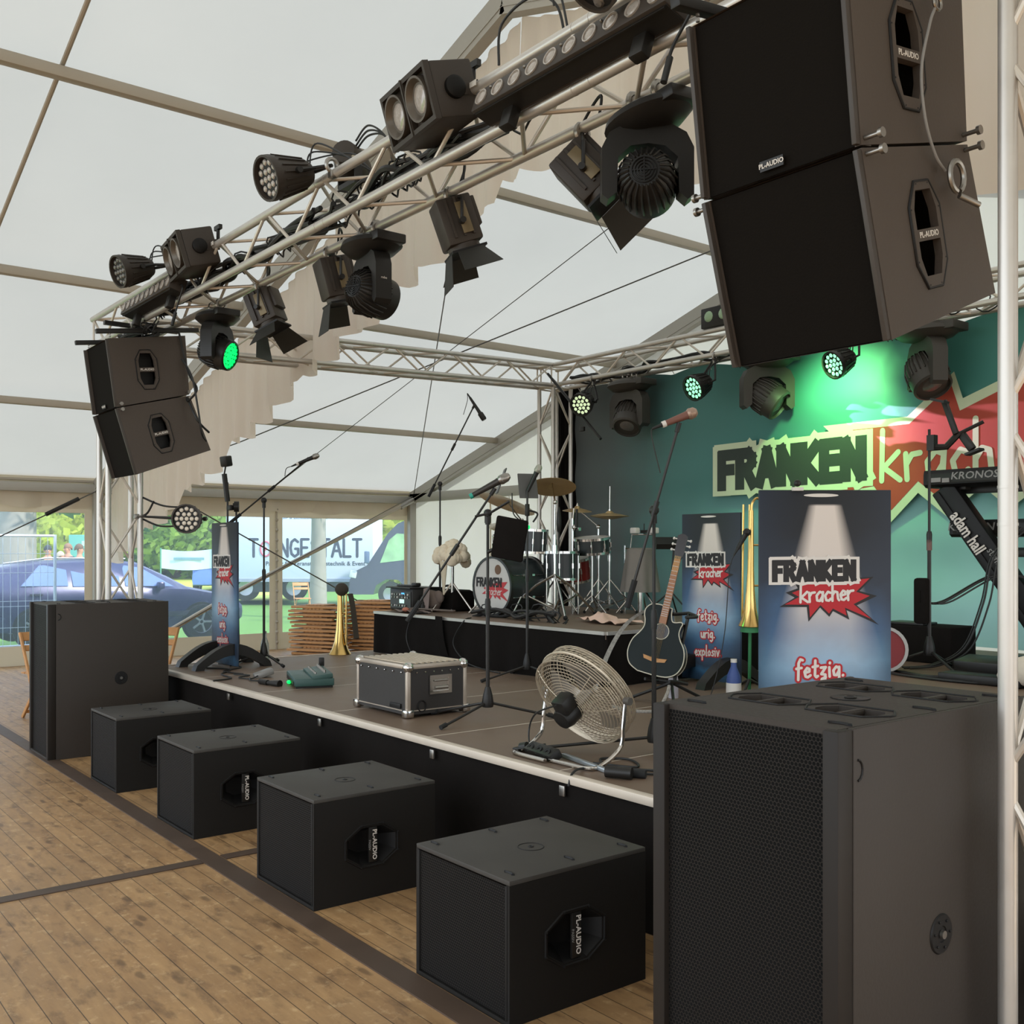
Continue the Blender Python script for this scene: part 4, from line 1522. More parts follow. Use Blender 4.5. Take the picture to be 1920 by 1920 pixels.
t = NT('banner_print')
o = t.xyz(t.obj())
x = t.math('ADD', o[0], t.math('MULTIPLY_ADD', t.noise(t.obj(), 1.1, 3), 1.0, -.5))
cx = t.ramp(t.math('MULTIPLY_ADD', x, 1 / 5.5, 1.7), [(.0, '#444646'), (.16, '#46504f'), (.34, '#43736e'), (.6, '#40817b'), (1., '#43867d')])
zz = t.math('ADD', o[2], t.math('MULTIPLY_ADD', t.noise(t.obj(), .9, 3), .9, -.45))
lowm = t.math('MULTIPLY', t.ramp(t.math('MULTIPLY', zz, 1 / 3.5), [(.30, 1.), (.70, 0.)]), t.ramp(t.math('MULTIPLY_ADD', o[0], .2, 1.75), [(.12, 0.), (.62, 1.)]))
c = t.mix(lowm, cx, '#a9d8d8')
t.l(c, t.b.inputs['Base Color'])
t.b.inputs['Roughness'].default_value = .6
t.bump(t.noise(t.obj(), 2.5, 3), .25, .03)
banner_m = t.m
BY = 8.13
bn = thing('stage_banner', 'large green-teal band banner with a red star hung behind the stage', 'banner', (-9.1, BY, .86))
Bt = MX.Translation((9.1, -BY, -.86))
m = M(Bt)
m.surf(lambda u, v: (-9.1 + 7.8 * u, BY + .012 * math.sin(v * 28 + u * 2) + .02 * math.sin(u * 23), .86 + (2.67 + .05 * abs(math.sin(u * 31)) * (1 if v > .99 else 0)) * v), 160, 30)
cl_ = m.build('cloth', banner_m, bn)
# the print uses world-like coordinates: shift mesh data back under an offset child
for v_ in cl_.data.vertices:
    v_.co = v_.co + V((-9.1, BY, .86))
cl_.location = (9.1, -BY, -.86)
def BTf(y):
    return Bt @ frame(V((0, BY - .045 - y, 0)), V((1, 0, 0)), V((0, 0, 1)), V((0, -1, 0)))
edge_g = pm('banner_edge_print', '#c4cfae', .6, var=.04)
STAR = [(-5.62, 2.80), (-4.78, 2.80), (-4.36, 3.13), (-4.285, 2.90), (-3.95, 3.02), (-3.55, 3.25), (-3.5, 2.85), (-2.9, 2.75), (-3.4, 2.45), (-3.1, 2.1), (-3.6, 2.2), (-3.9, 1.98), (-4.12, 2.17), (-4.42, 1.93), (-4.68, 2.14), (-4.98, 1.85), (-5.15, 2.15), (-5.75, 2.12), (-5.3, 2.5)]
STARI = [(-5.36, 2.735), (-4.76, 2.735), (-4.385, 3.03), (-4.31, 2.80), (-3.97, 2.93), (-3.62, 3.12), (-3.56, 2.80), (-3.15, 2.7), (-3.5, 2.45), (-3.3, 2.22), (-3.62, 2.28), (-3.88, 2.09), (-4.12, 2.26), (-4.42, 2.035), (-4.68, 2.24), (-4.93, 2.00), (-5.1, 2.22), (-5.5, 2.17), (-5.18, 2.5)]
m = M(BTf(.001)); m.prism([STAR], .001)
m.build('star_edge', edge_g, bn)
m = M(BTf(.003)); m.prism([STARI], .001)
m.build('star', pm('banner_star', '#a8402f', .7, var=.05), bn)
ss, L = strokes('FRANKEN', .31, .26)
sx = 1.60 / L
ss = [[(a * sx - 6.82, b + 2.30 + a * .012) for a, b in w_] for w_ in ss]
m = M(BTf(.005)); ribbons(m, ss, .235, 0, disc=False)
m.build('name_outline', edge_g, bn, keepn=True)
m = M(BTf(.0065)); ribbons(m, ss, .115, 0, disc=False)
m.build('name_letters', pm('banner_name', '#2b352f', .7, var=.05), bn, keepn=True)
write(bn, 'script', 'Kracher'.replace('K', 'k'), .44, .05, edge_g, BTf(.0065), (-5.02, 2.26), gap=.12, slope=.0)
m = M(Bt)
for i in range(16):
    xx = -9.0 + i * .5
    m.cyl((xx, BY, 3.52), (xx + .02, BY - .10, 3.60), .004, n=6)
m.build('cords', white_p, bn)
m = M()
m.surf(lambda u, v: (-9.5 + .42 * u, 8.2 + .03 * math.sin(u * 30), SZ + .01 + 3.05 * v), 24, 4)
tag(m.build('side_curtain', molton), 'narrow black curtain between the rear left truss tower and the banner', 'curtain')
m = M()
m.tube([(-9.13, 7.72, 3.72), (-8.1, 7.6, 2.86)], .016)
m.box((-8.42, 7.62, 3.0), (.07, .03, .05), bev=.006)
tag(m.build('cable_pole', plastic), 'thin dark pole hanging slanted from the rear left truss corner before the banner', 'pole')

# ================================================================ MICROPHONES AND STANDS
def mic(label, head, tail, handle=plastic, ring=None, grille=steel, group='microphones', cable=None, big=False, r_=1.0):
    head, tail = V(head), V(tail)
    r = thing('microphone', label, 'microphone', tail, group=group)
    d = head - tail
    T = aim((0, 0, 0), d)
    L = d.length
    m = M(T)
    m.lathe([(.001, 0), (.013 * r_, .0), (.0145 * r_, L * .15), (.019 * r_, L * .66), (.021 * r_, L * .72), (.001, L * .72)], 16)
    m.build('body', handle, r)
    m = M(T)
    if big:
        m.lathe([(.02, L * .7), (.03, L * .74), (.03, L * 1.0), (.024, L * 1.04), (.001, L * 1.04)], 16)
    else:
        m.lathe([(.018, L * .7), (.026 * r_, L * .76), (.027 * r_, L * .8), (.025 * r_, L * .92), (.014 * r_, L * .99), (.001, L)], 18)
        m.ring((0, 0, L * .80), .027 * r_, .002, 20)
    m.build('grille', grille, r)
    if ring:
        m = M(T); m.lathe([(.0146 * r_, -.002), (.0152 * r_, -.002), (.0155 * r_, .02), (.0148 * r_, .02)], 16)
        m.build('colour_ring', ring, r)
    if cable:
        m = M()
        u = d.normalized()
        m.tube(spline([V((0, 0, 0)), -u * .05] + [V(p) - tail for p in cable]), .0035, 6)
        m.cyl((0, 0, 0), -u * .055, .010, .006)
        m.build('cable', cableb, r)
    return r
stand_m = pm('stand_metal', '#2a2826', .4, .4, var=.1)
def mic_stand(label, base, z0, ztop, boom=None, legs=(0, 120, 240), R=.36, hub=.16, group='microphone stands', clipat=None, extra=None):
    bx, by = base
    r = thing('microphone_stand', label, 'stand', (bx, by, z0), group=group)
    m = M()
    m.tube([(0, 0, hub * .7), (0, 0, (ztop - z0) * .55)], .0125)
    m.tube([(0, 0, (ztop - z0) * .55), (0, 0, ztop - z0)], .009)
    m.build('pole', stand_m, r)
    m = M(MX.Translation((0, 0, (ztop - z0) * .55)))
    m.lathe([(.001, -.05), (.016, -.05), (.018, .03), (.014, .05), (.001, .05)], 14)
    m.build('height_clutch', plastic, r)
    m = M(MX.Translation((0, 0, hub)))
    m.lathe([(.001, -.075), (.033, -.075), (.038, -.055), (.03, .0), (.016, .05), (.001, .05)], 18)
    m.build('hub', plastic, r)
    for a in legs:
        a = math.radians(a)
        e = V((R * math.cos(a), R * math.sin(a), .014))
        m = M()
        m.tube([(0.02 * math.cos(a), .02 * math.sin(a), hub - .05), e], .0085)
        lg = m.build('leg', stand_m, r)
        m = M()
        m.tube([e - V((e.x * .09, e.y * .09, -.012)), e * 1.02], .0145)
        m.build('rubber_foot', rubber, lg)
    if boom:
        a, b = V(boom[0]) - V((bx, by, z0)), V(boom[1]) - V((bx, by, z0))
        m = M()
        m.tube([a, b], .0075)
        bo = m.build('boom', stand_m, r)
        d = (b - a).normalized()
        m = M()
        m.tube([a - d * .02, a + d * .13], .0155)
        m.build('counterweight', rubber, bo)
        m = M(MX.Translation((0, 0, ztop - z0)))
        m.sph((0, 0, 0), .028, 10)
        m.cyl((0, 0, -.07), (0, 0, 0), .016)
        m.cyl((0, 0, 0), (.05, -.04, -.02), .006)
        m.build('boom_clamp', plastic, r)
        m = M()
        k = a.lerp(b, .55)
        m.tube([k - d * .05, k + d * .03], .014)
        m.build('boom_clutch', plastic, bo)
        m = M()
        m.cyl(b - d * .03, b + d * .02, .013)
        m.build('microphone_clip', plastic, bo)
    return r
mic_stand('boom microphone stand in the middle of the stage front beside the flight case', (-5.06, 3.79), SZ, 1.88, ((-5.385, 3.42, 1.225), (-5.055, 3.83, 2.02)), (283, 200, 62), .42)
mic('black microphone with a green end ring on the middle boom stand', (-4.99, 3.91, 2.118), (-5.15, 3.72, 1.985), pm('mic_body', '#3a3632', .4, .3), pm('green_ring', '#2f9a86', .4), r_=1.15)
mic_stand('straight microphone stand in front of the drum riser', (-6.47, 5.25), SZ, 2.14, None, (262, 15, 160), .42)
mic('black microphone pointing up on the stand before the drum riser', (-6.40, 5.33, 2.35), (-6.47, 5.25, 2.13), plastic, None, pm('mic_grille', '#a8a69a', .4, .5), r_=1.1)
mic_stand('boom microphone stand at the left behind the narrow display board', (-8.75, 3.99), SZ, 2.11, ((-8.95, 3.745, 1.90), (-8.5, 4.30, 2.485)), (250, 10, 130), .3)
mic('microphone at the end of the left boom, cable looping under it', (-8.42, 4.38, 2.525), (-8.55, 4.22, 2.44), plastic, white_p, steel, cable=[(-8.62, 4.15, 2.40), (-8.63, 4.14, 2.33)])
mic_stand('black boom microphone stand at right beside the guitar and the big bass cabinet', (-3.72, 3.87), SZ, 1.86, ((-3.80, 3.76, 1.37), (-3.605, 3.93, 2.29)), (227, 100, 340), .62, hub=.13)
mic('pink-brown wrapped microphone on the right boom stand, above the guitar', (-3.548, 4.01, 2.37), (-3.66, 3.87, 2.30), pm('wrapped_mic', '#7a5348', .5, .2), white_p, pm('mic_grille_warm', '#a88d7c', .4, .5), cable=[(-3.70, 3.83, 2.26), (-3.69, 3.84, 2.18), (-3.665, 3.86, 2.05)], r_=1.1)
mic_stand('tall boom microphone stand behind the amplifier on the drum riser', (-9.02, 6.12), 1.02, 2.36, ((-9.09, 6.03, 2.24), (-8.79, 6.4, 3.19)), (250, 10, 130), .25)
mic('overhead microphone hanging from the tall boom over the drums', (-8.72, 6.48, 3.05), (-8.82, 6.37, 3.28), plastic, None, plastic, cable=[(-8.84, 6.35, 3.25), (-8.87, 6.32, 3.1)], big=True)

r = thing('tablet_holder', 'black tablet in a soft holder clamped to the middle microphone stand', 'holder', (-5.06, 3.79, 1.62))
m = M()
m.box((.17, .04, .10), (.20, .02, .26), rot=MX.Rotation(.25, 3, 'Y') @ MX.Rotation(.7, 3, 'Z'), bev=.012)
m.build('tablet', molton, r)
m = M()
m.tube([(-.05, -.06, .24), (.02, 0, .26), (.14, .06, .33)], .008)
m.cyl((0, 0, .2), (0, 0, .28), .02)
m.build('arm', plastic, r)
m = M()
m.cyl((-.0, 0, .02), (.1, .04, .06), .012)
m.build('lower_clamp', plastic, r)
r = thing('tablet_holder', 'two small dark screens clamped at the top of the stand before the drum riser', 'holder', (-6.47, 5.25, 2.0))
for s, (x, y, a) in enumerate(((-.17, -.14, -.55), (-.03, .03, 1.15))):
    m = M(MX.Translation((x, y, .22 - .04 * s)) @ MX.Rotation(a, 4, 'Z') @ MX.Rotation(-.35, 4, 'X'))
    m.box((0, 0, 0), (.16, .012, .22), bev=.006)
    m.build('screen', pm('tablet_back', '#4b4a48', .4), r)
m = M()
m.tube(spline([(-.10, -.08, .12), (-.08, -.08, -.05), (-.02, -.02, -.12)]), .005)
m.box((.0, .0, -.02), (.03, .03, .1), bev=.005)
m.tube(spline([(.0, .0, -.02), (.07, .05, -.05), (.05, .02, -.12)]), .008)
m.build('arm', plastic, r)
r = thing('camera_stand', 'tall double-rod stand with a small square speaker head above the left display board', 'stand', (-8.75, 4.05, SZ))
m = M()
m.tube([(-.50, -.2, .02), (-.50, -.2, 1.62), (-.5, -.2, 1.70)], .010)
m.tube([(-.42, -.12, .02), (-.44, -.14, 1.46), (-.46, -.16, 1.5)], .010)
m.build('rod', stand_m, r)
m = M()
m.tube([(-.5, -.2, 1.52), (-.53, -.22, 1.78)], .026)
m.build('handle', plastic, r)
m = M()
m.cyl((-.44, -.16, 1.47), (-.42, -.12, 1.47), .05)
m.box((-.48, -.18, 1.46), (.09, .05, .05), bev=.01)
m.build('joint', plastic, r)
m = M()
m.box((-.51, -.21, 1.90), (.085, .085, .10), bev=.012, rot=MX.Rotation(.4, 3, 'Z') @ MX.Rotation(.2, 3, 'X'))
m.tube([(-.53, -.22, 1.78), (-.52, -.21, 1.86)], .008)
m.build('head', plastic, r)
m = M()
m.tube([(-.35, -.3, .01), (-.46, -.16, .06), (-.6, -.05, .01)], .012)
m.tube([(-.6, -.3, .01), (-.46, -.16, .06), (-.35, -.05, .01)], .012)
m.build('base', stand_m, r)

# ================================================================ FLIGHT CASE
r = thing('flight_case', 'black flight case with aluminium edges near the stage front', 'case', (-5.74, 3.66, SZ))
W, D, Hh = .64, .46, .335
m = M()
m.box((0, 0, Hh / 2 + .01), (W - .01, D - .01, Hh - .02))
m.build('body', pm('case_laminate', '#2c2826', .5, var=.1, scale=60), r)
e = .028
m = M()
for sx in (-1, 1):
    for sy in (-1, 1):
        m.box((sx * (W - e) / 2, sy * (D - e) / 2, Hh / 2), (e, e, Hh - .04), bev=.004)
    m.box((sx * (W - e) / 2, 0, Hh - e / 2), (e, D - .04, e), bev=.004)
    m.box((0, sx * (D - e) / 2, Hh - e / 2), (W - .04, e, e), bev=.004)
    m.box((sx * (W - .006) / 2, 0, .045), (.008, D - .04, .006))
    m.box((0, sx * (D - .006) / 2, .045), (W - .04, .008, .006))
m.build('edge_profile', pm('case_edge', '#b5a89a', .4, .5), r)
for sx in (-1, 1):
    for sy in (-1, 1):
        m = M(); m.sph((sx * (W / 2 - .02), sy * (D / 2 - .02), Hh - .018), .036, 12); m.build('ball_corner', chrome, r)
        m = M(); m.box((sx * (W / 2 - .012), sy * (D / 2 - .012), .03), (.06, .06, .05), bev=.008); m.build('corner_plate', chrome, r)
for k in range(9):
    m = M(); m.box((0, -D / 2 + .045 + k * (D - .09) / 8, Hh + .003), (W - .06, .022, .012), bev=.003); m.build('lid_slat', pm('case_lid', '#b9a994', .45, .3), r)
m = M()
for k in range(6):
    for q in ((-W / 2 + .07 + k * (W - .14) / 5, -D / 2 - .001, Hh - .05), (W / 2 + .001, -D / 2 + .07 + k * (D - .14) / 5, Hh - .05)):
        m.sph(q, .006, 8)
m.build('rivets', chrome, r)
m = M(frame(V((W / 2, .02, .20)), V((0, 1, 0)), V((0, 0, 1)), V((1, 0, 0))))
m.prism([[(-.085, -.06), (.085, -.06), (.085, .06), (-.085, .06)], [(-.06, -.04), (.06, -.04), (.06, .04), (-.06, .04)]], .008)
m.box((0, 0, .001), (.12, .08, .002))
hd = m.build('handle_dish', chrome, r)
m = M(frame(V((W / 2, .02, .20)), V((0, 1, 0)), V((0, 0, 1)), V((1, 0, 0))))
m.tube([(-.055, .025, .01), (.055, .025, .01)], .006)
m.tube([(-.05, -.02, .009), (.05, -.02, .009)], .012)
m.build('handle', steel, hd)
m = M()
m.box((.18, -D / 2 - .003, .07), (.13, .006, .03), bev=.002)
m.tube([(W / 2 + .001, -.12 + .03 * math.cos(a), .07 + .035 * math.sin(a)) for a in [k * PI / 8 for k in range(17)]], .004)
m.build('label_plate', plastic_d, r)

# ================================================================ FAN
fc = V((-3.87, 3.52, .91))
fd = V((-.05, .83, .56)).normalized()
r = thing('floor_fan', 'round chrome wire floor fan tilted upwards near the stage edge', 'fan', (fc.x, fc.y, SZ))
T = aim(fc - V((fc.x, fc.y, SZ)), fd)
R = .265
fanw = pm('fan_wire', '#c9bba6', .38, .55)
for nm, sg in (('rear_guard', -1), ('front_guard', 1)):
    m = M(T)
    for k in range(15):
        q = .05 + (R - .05) * k / 14
        z = sg * (.115 - .055 * (q / R) ** 3)
        m.ring((0, 0, z), q, .0022, 40, 5)
    for k in range(8):
        a = 2 * PI * k / 8
        m.tube([(q * math.cos(a), q * math.sin(a), sg * (.115 - .055 * (q / R) ** 3)) for q in (.04, .1, .16, .22, R)], .0022, 5)
    for k in range(5):
        m.ring((0, 0, sg * (.06 - .014 * k)), R + .004, .0024, 40, 5)
    m.build(nm, fanw, r)
m = M(T)
m.ring((0, 0, 0), R + .008, .007, 48)
m.build('rim', fanw, r)
m = M(T)
m.lathe([(.001, -.21), (.05, -.205), (.062, -.17), (.062, -.10), (.001, -.1)], 20)
m.box((-.02, .07, -.15), (.085, .085, .10), bev=.012)
m.build('motor', plastic, r)
m = M(T)
for k in range(3):
    a = 2 * PI * k / 3
    Q = MX.Rotation(a, 4, 'Z')
    def fn(u, v, Q=Q):
        rr = .04 + .19 * u
        th = (v - .5) * (.7 + .5 * u)
        return Q @ V((rr * math.cos(th), rr * math.sin(th), .04 * math.sin(th) * 1.2))
    m.surf(fn, 8, 8)
m.lathe([(.001, -.1), (.03, -.1), (.03, .03), (.001, .04)], 14)
m.build('blades', pm('fan_blade', '#a9a39b', .35, .7), r)
for s in (-1, 1):
    p = T @ V((s * (R + .012), 0, 0))
    m = M()
    bx = p.x * 1.02
    m.tube(spline([p, (bx, p.y - .02, .20), (bx, p.y + .02 - .06, .09), (bx * .98, p.y - .16, .018), (bx * .9, p.y - .24, .013), (0, p.y - .25, .013)] if s > 0 else [p, (bx, p.y - .02, .20), (bx, p.y - .04, .09), (bx * .98, p.y - .16, .018), (bx * .9, p.y - .24, .013), (0, p.y - .25, .013)]), .011, 10)
    m.build('leg', chrome, r)
    m = M()
    m.cyl(p, T @ V((s * (R + .045), 0, 0)), .02)
    m.build('tilt_knob', pm('fan_knob', '#55514c', .4), r)
m = M()
m.tube(spline([T @ V((-.02, .1, -.2)), (-.25, -.12, .2), (-.33, -.1, .1), (-.25, -.15, .01), (-.1, -.2, .01)]), .005, 6)
m.build('cord', cableb, r)
r = thing('power_strip', 'black power strip with three sockets on the stage edge beside the fan', 'power strip', (-3.98, 3.33, SZ))
m = M(MX.Rotation(-.15, 4, 'Z'))
m.box((0, 0, .028), (.26, .07, .05), bev=.006, rot=MX.Rotation(.5, 3, 'X'))
m.build('body', plastic, r)
for k in range(3):
    m = M(MX.Rotation(-.15, 4, 'Z') @ MX.Translation((-.08 + .08 * k, -.022, .042)) @ MX.Rotation(.9, 4, 'X'))
    m.lathe([(.012, .001), (.024, .001), (.026, .006), (.012, .004)], 16)
    m.build('socket', plastic_d, r)
m = M()
m.tube(spline([(-.12, .0, .03), (-.2, -.03, .02), (-.22, .06, .012), (-.12, .1, .01)]), .006)
m.cyl((-.2, .02, .02), (-.16, .03, .03), .025)
m.build('cable', cableb, r)
m = M()
m.box((-3.72, 3.38, SZ + .012), (.42, .025, .02), rot=MX.Rotation(-.2, 3, 'Z'), bev=.003)
tag(m.build('metal_bar', pm('pale_metal', '#a9b0b4', .35, .6)), 'pale flat metal bar lying on the stage in front of the fan', 'bar')
for i, (lb, pts) in enumerate((('black cable running over the stage edge below the fan', [(-3.3, 3.6, .602), (-3.5, 3.45, .602), (-3.62, 3.3, .606), (-3.58, 3.18, .606), (-3.57, 3.145, .55)]), ('black cable looping on the stage floor behind the metal bar', [(-3.6, 3.42, .602), (-3.75, 3.52, .602), (-3.65, 3.62, .602), (-3.5, 3.52, .602), (-3.7, 3.42, .602)]), ('black cable leading right along the stage behind the big bass cabinet', [(-3.45, 3.36, .602), (-3.3, 3.5, .602), (-3.1, 3.55, .602), (-2.8, 3.6, .602)]))):
    m = M()
    m.tube(spline(pts), .006)
    tag(m.build('floor_cable', cableb), lb, 'cable', 'cables on the stage floor')
r = thing('cable_plug', 'black cable connector lying on the white stage edge at right', 'plug', (-3.39, 3.27, SZ))
m = M(); m.cyl((-.06, 0, .03), (.05, .06, .03), .028); m.build('body', plastic, r)
m = M(); m.cyl((-.02, .08, .02), (.07, .13, .02), .02); m.build('sleeve', rubber, r)

# pedal board and cables at left
r = thing('pedal_board', 'green floor effects pedal board with a row of switches at stage left', 'effects board', (-7.35, 3.74, SZ), -.35)
m = M()
m.box((0, 0, .045), (.62, .30, .06), bev=.01)
m.box((.02, .06, .085), (.58, .16, .035), bev=.006, rot=MX.Rotation(.12, 3, 'X'))
m.build('case', teal_p, r)
m = M()
for s in (-1, 1):
    m.box((s * .27, 0, .012), (.05, .28, .024))
m.box((0, -.152, .035), (.5, .006, .03))
m.build('base', plastic, r)
for k in range(7):
    m = M()
    m.cyl((-.22 + k * .07, .09, .10), (-.22 + k * .07, .09, .128), .010)
    m.cyl((-.22 + k * .07, .02, .088), (-.22 + k * .07, .02, .112), .009)
    m.build('switch', steel, r)
m = M(); m.box((-.28, .13, .14), (.05, .04, .07), bev=.006); m.build('post', plastic, r)
m = M(); m.sph((.02, -.165, .02), .022, 10, (1.3, .8, .7)); m.build('status_light', led_green, r)
r = thing('foot_switch', 'small grey foot pedal with cables left of the green pedal board', 'pedal', (-7.95, 3.62, SZ), -.3)
m = M(); m.box((0, 0, .03), (.12, .16, .05), bev=.01, rot=MX.Rotation(.3, 3, 'X')); m.build('body', pm('grey_pedal', '#86837f', .4, .3), r)
m = M(); m.tube(spline([(.05, -.05, .02), (.15, -.12, .01), (.02, -.2, .01), (-.1, -.1, .01), (-.2, -.22, .01)]), .006); m.build('cable', cableb, r)
r = thing('jack_plug', 'black jack plugs and knob lying on the stage before the pedal board', 'plug', (-7.45, 3.42, SZ))
m = M(); m.cyl((-.12, 0, .02), (.0, .01, .02), .022); m.cyl((.0, .01, .02), (.13, .05, .02), .016, .03); m.build('body', plastic, r)
m = M(); m.tube(spline([(-.12, 0, .02), (-.2, .06, .01), (-.3, .0, .01), (-.45, .06, .01)]), .006); m.build('cable', cableb, r)
m = M()
m.tube(spline([(-9.2, 3.55, .602), (-8.9, 3.45, .602), (-8.6, 3.6, .602), (-8.3, 3.4, .602), (-8.0, 3.36, .602), (-7.9, 3.17, .605)]), .007)
m.tube(spline([(-9.1, 3.7, .602), (-8.7, 3.75, .602), (-8.5, 3.5, .602), (-8.2, 3.55, .602)]), .006)
tag(m.build('floor_cable', cableb), 'black cables lying under the feet of the left display board', 'cable', 'cables on the stage floor')

def bottle(label, loc, h, body, capm, lab=None, rad=.04):
    r = thing('bottle', label, 'bottle', loc, group='water bottles')
    m = M()
    m.lathe([(.001, 0), (rad, .0), (rad * 1.05, h * .08), (rad, h * .5), (rad * .9, h * .62), (rad * .42, h * .82), (rad * .38, h * .93), (.001, h * .93)], 20)
    m.build('glass', body, r)
    m = M(); m.lathe([(.001, h * .92), (rad * .45, h * .92), (rad * .45, h), (.001, h)], 14); m.build('cap', capm, r)
    if lab:
        m = M(); m.lathe([(rad * 1.04, h * .2), (rad * 1.06, h * .2), (rad * 1.04, h * .45), (rad * 1.02, h * .45)], 20); m.build('label', lab, r)
t = NT('bottle_glass')
t.b.inputs['Base Color'].default_value = lin('#c5d2d0')
t.b.inputs['Transmission Weight'].default_value = .75
t.b.inputs['Roughness'].default_value = .12
glass = t.m
bottle('clear water bottle standing behind the left boom stand', (-8.93, 4.08, SZ), .30, glass, greyL)
bottle('clear bottle with white neck and label on the drum riser at its right end', (-6.05, 7.0, 1.02), .31, glass, plastic, white_p, .042)
bottle('small pale bottle on the stage behind the guitar', (-5.02, 5.42, SZ), .24, pm('pale_bottle', '#b9b3bb', .4), plastic, None, .036)
bottle('blue-labelled bottle beside the right trombone behind the display board', (-4.62, 5.60, SZ), .30, pm('blue_print', '#39508c', .5), white_p, white_p, .05)

# ================================================================ GUITAR
gx = MX.Translation((-4.93, 5.10, SZ + .20)) @ MX.Rotation(.55, 4, 'Z') @ MX.Rotation(-.16, 4, 'X') @ MX.Rotation(.2, 4, 'Y')
r = thing('acoustic_guitar', 'dark green acoustic guitar with cutaway leaning in its stand', 'guitar', (-4.93, 5.10, SZ + .20))
G = MX.Translation((4.93, -5.10, -SZ - .20)) @ gx @ FAC
half = [(0, 0), (.10, .005), (.165, .04), (.195, .10), (.197, .16), (.18, .22), (.145, .27), (.125, .315), (.128, .36)]
right = half + [(.135, .385), (.12, .395), (.085, .385), (.06, .39), (.045, .43), (.04, .475)]
left = [(-x, y) for x, y in half] + [(-.142, .40), (-.14, .44), (-.11, .475), (-.06, .485), (-.04, .485)]
outl = spline([(*p, 0) for p in right], 4) + spline([(*p, 0) for p in left[:0:-1]], 4)
outl = [(p[0], p[1]) for p in outl]
m = M(G); m.prism([outl], .10, -.10); m.build('body', guitar_s, r)
m = M(G)
hole = [(.052 * math.cos(a), .305 + .052 * math.sin(a)) for a in [2 * PI * k / 24 for k in range(24)]]
m.prism([[(x * .985, .003 + y * .99) for x, y in outl], hole], .003, .0005); m.build('top', guitar_m, r)
m = M(G)
m.tube([(x, y, .003) for x, y in outl], .004, 6, True)
m.tube([(x, y, -.10) for x, y in outl], .003, 6, True)
m.tube([(x * 1.05, .305 + (y - .305) * 1.05, .004) for x, y in hole], .003, 6, True)
m.build('binding', binding, r)
m = M(G); m.prism([hole], .002, -.004); m.build('sound_hole', plastic_d, r)
m = M(G); m.prism([[(-.025, .36), (.025, .36), (.021, .82), (-.021, .82)]], .022, .004); m.build('neck', neck_m, r)
m = M(G)
for k in range(18):
    y = .82 - .40 * (1 - .944 ** k) / (1 - .944 ** 18) - .02
    m.box((0, y, .0265), (.046, .0025, .002))
m.build('frets', steel, r)
m = M(G); m.prism([[(-.021, .82), (.021, .82), (.034, .86), (.036, .985), (.012, 1.0), (-.012, 1.0), (-.036, .985), (-.034, .86)]], .016, .0)
hs = m.build('headstock', guitar_s, r)
for s in (-1, 1):
    for k in range(3):
        m = M(G); m.cyl((s * .03, .88 + k * .04, .006), (s * .055, .88 + k * .04, .006), .005); m.sph((s * .06, .88 + k * .04, .006), .011, 8, (.8, 1, 1)); m.build('tuning_peg', white_p, hs)
m = M(G); m.prism([[(-.075, .10), (-.02, .09), (.02, .09), (.075, .10), (.085, .125), (.03, .118), (-.03, .118), (-.085, .125)]], .008, .003); m.build('bridge', wood, r)
m = M(G)
for k in range(6):
    x = -.025 + k * .01
    m.tube([(x, .108, .013), (x * .75, .84, .028)], .0008, 4)
m.build('strings', brass, r)
m = M()
P0 = (G @ V((-.09, .47, -.05)))
m.surf(lambda u, v: tuple(P0 + V((-.02, .01, .03)) * math.sin(u * PI) * 4 + (G @ V((-.20, .05, -.08)) + V((-.22, -.12, -.22)) - P0) * u + V((.03, .02, 0)) * (v - .5)), 16, 2)
m.build('strap', pm('patterned_strap', '#8f8a82', .7, var=.8, scale=70), r)
r = thing('guitar_stand', 'black guitar stand holding the green acoustic guitar', 'stand', (-4.86, 5.20, SZ))
m = M()
m.tube([(0, .05, .12), (.06, .14, .62)], .012)
m.tube(spline([(.06, .14, .62), (.15, .12, .60), (.14, .02, .60)]), .012)
m.tube(spline([(.06, .14, .62), (-.03, .10, .61), (-.04, .02, .62)]), .012)
m.build('back_post', plastic, r)
for a in (200, 320, 80):
    m = M(); m.tube([(0, .03, .14), (.30 * math.cos(math.radians(a)), .30 * math.sin(math.radians(a)), .012)], .011); m.build('leg', plastic, r)
m = M()
m.tube(spline([(-.12, .02, .14), (-.1, -.06, .16), (-.1, -.13, .17)]), .011)
m.tube(spline([(.12, .06, .14), (.1, -.02, .16), (.1, -.10, .17)]), .011)
m.tube([(-.12, .02, .14), (.12, .06, .14)], .011)
m.build('cradle', plastic, r)
m = M()
m.tube(spline([(-4.95, 4.75, .604), (-4.75, 4.72, .604), (-4.62, 4.82, .61), (-4.60, 4.9, .70), (-4.62, 4.95, .76)]), .012)
tag(m.build('guitar_strap_end', pm('patterned_strap', '#8f8a82', .7)), 'pale patterned strap end lying on the stage under the guitar', 'strap')
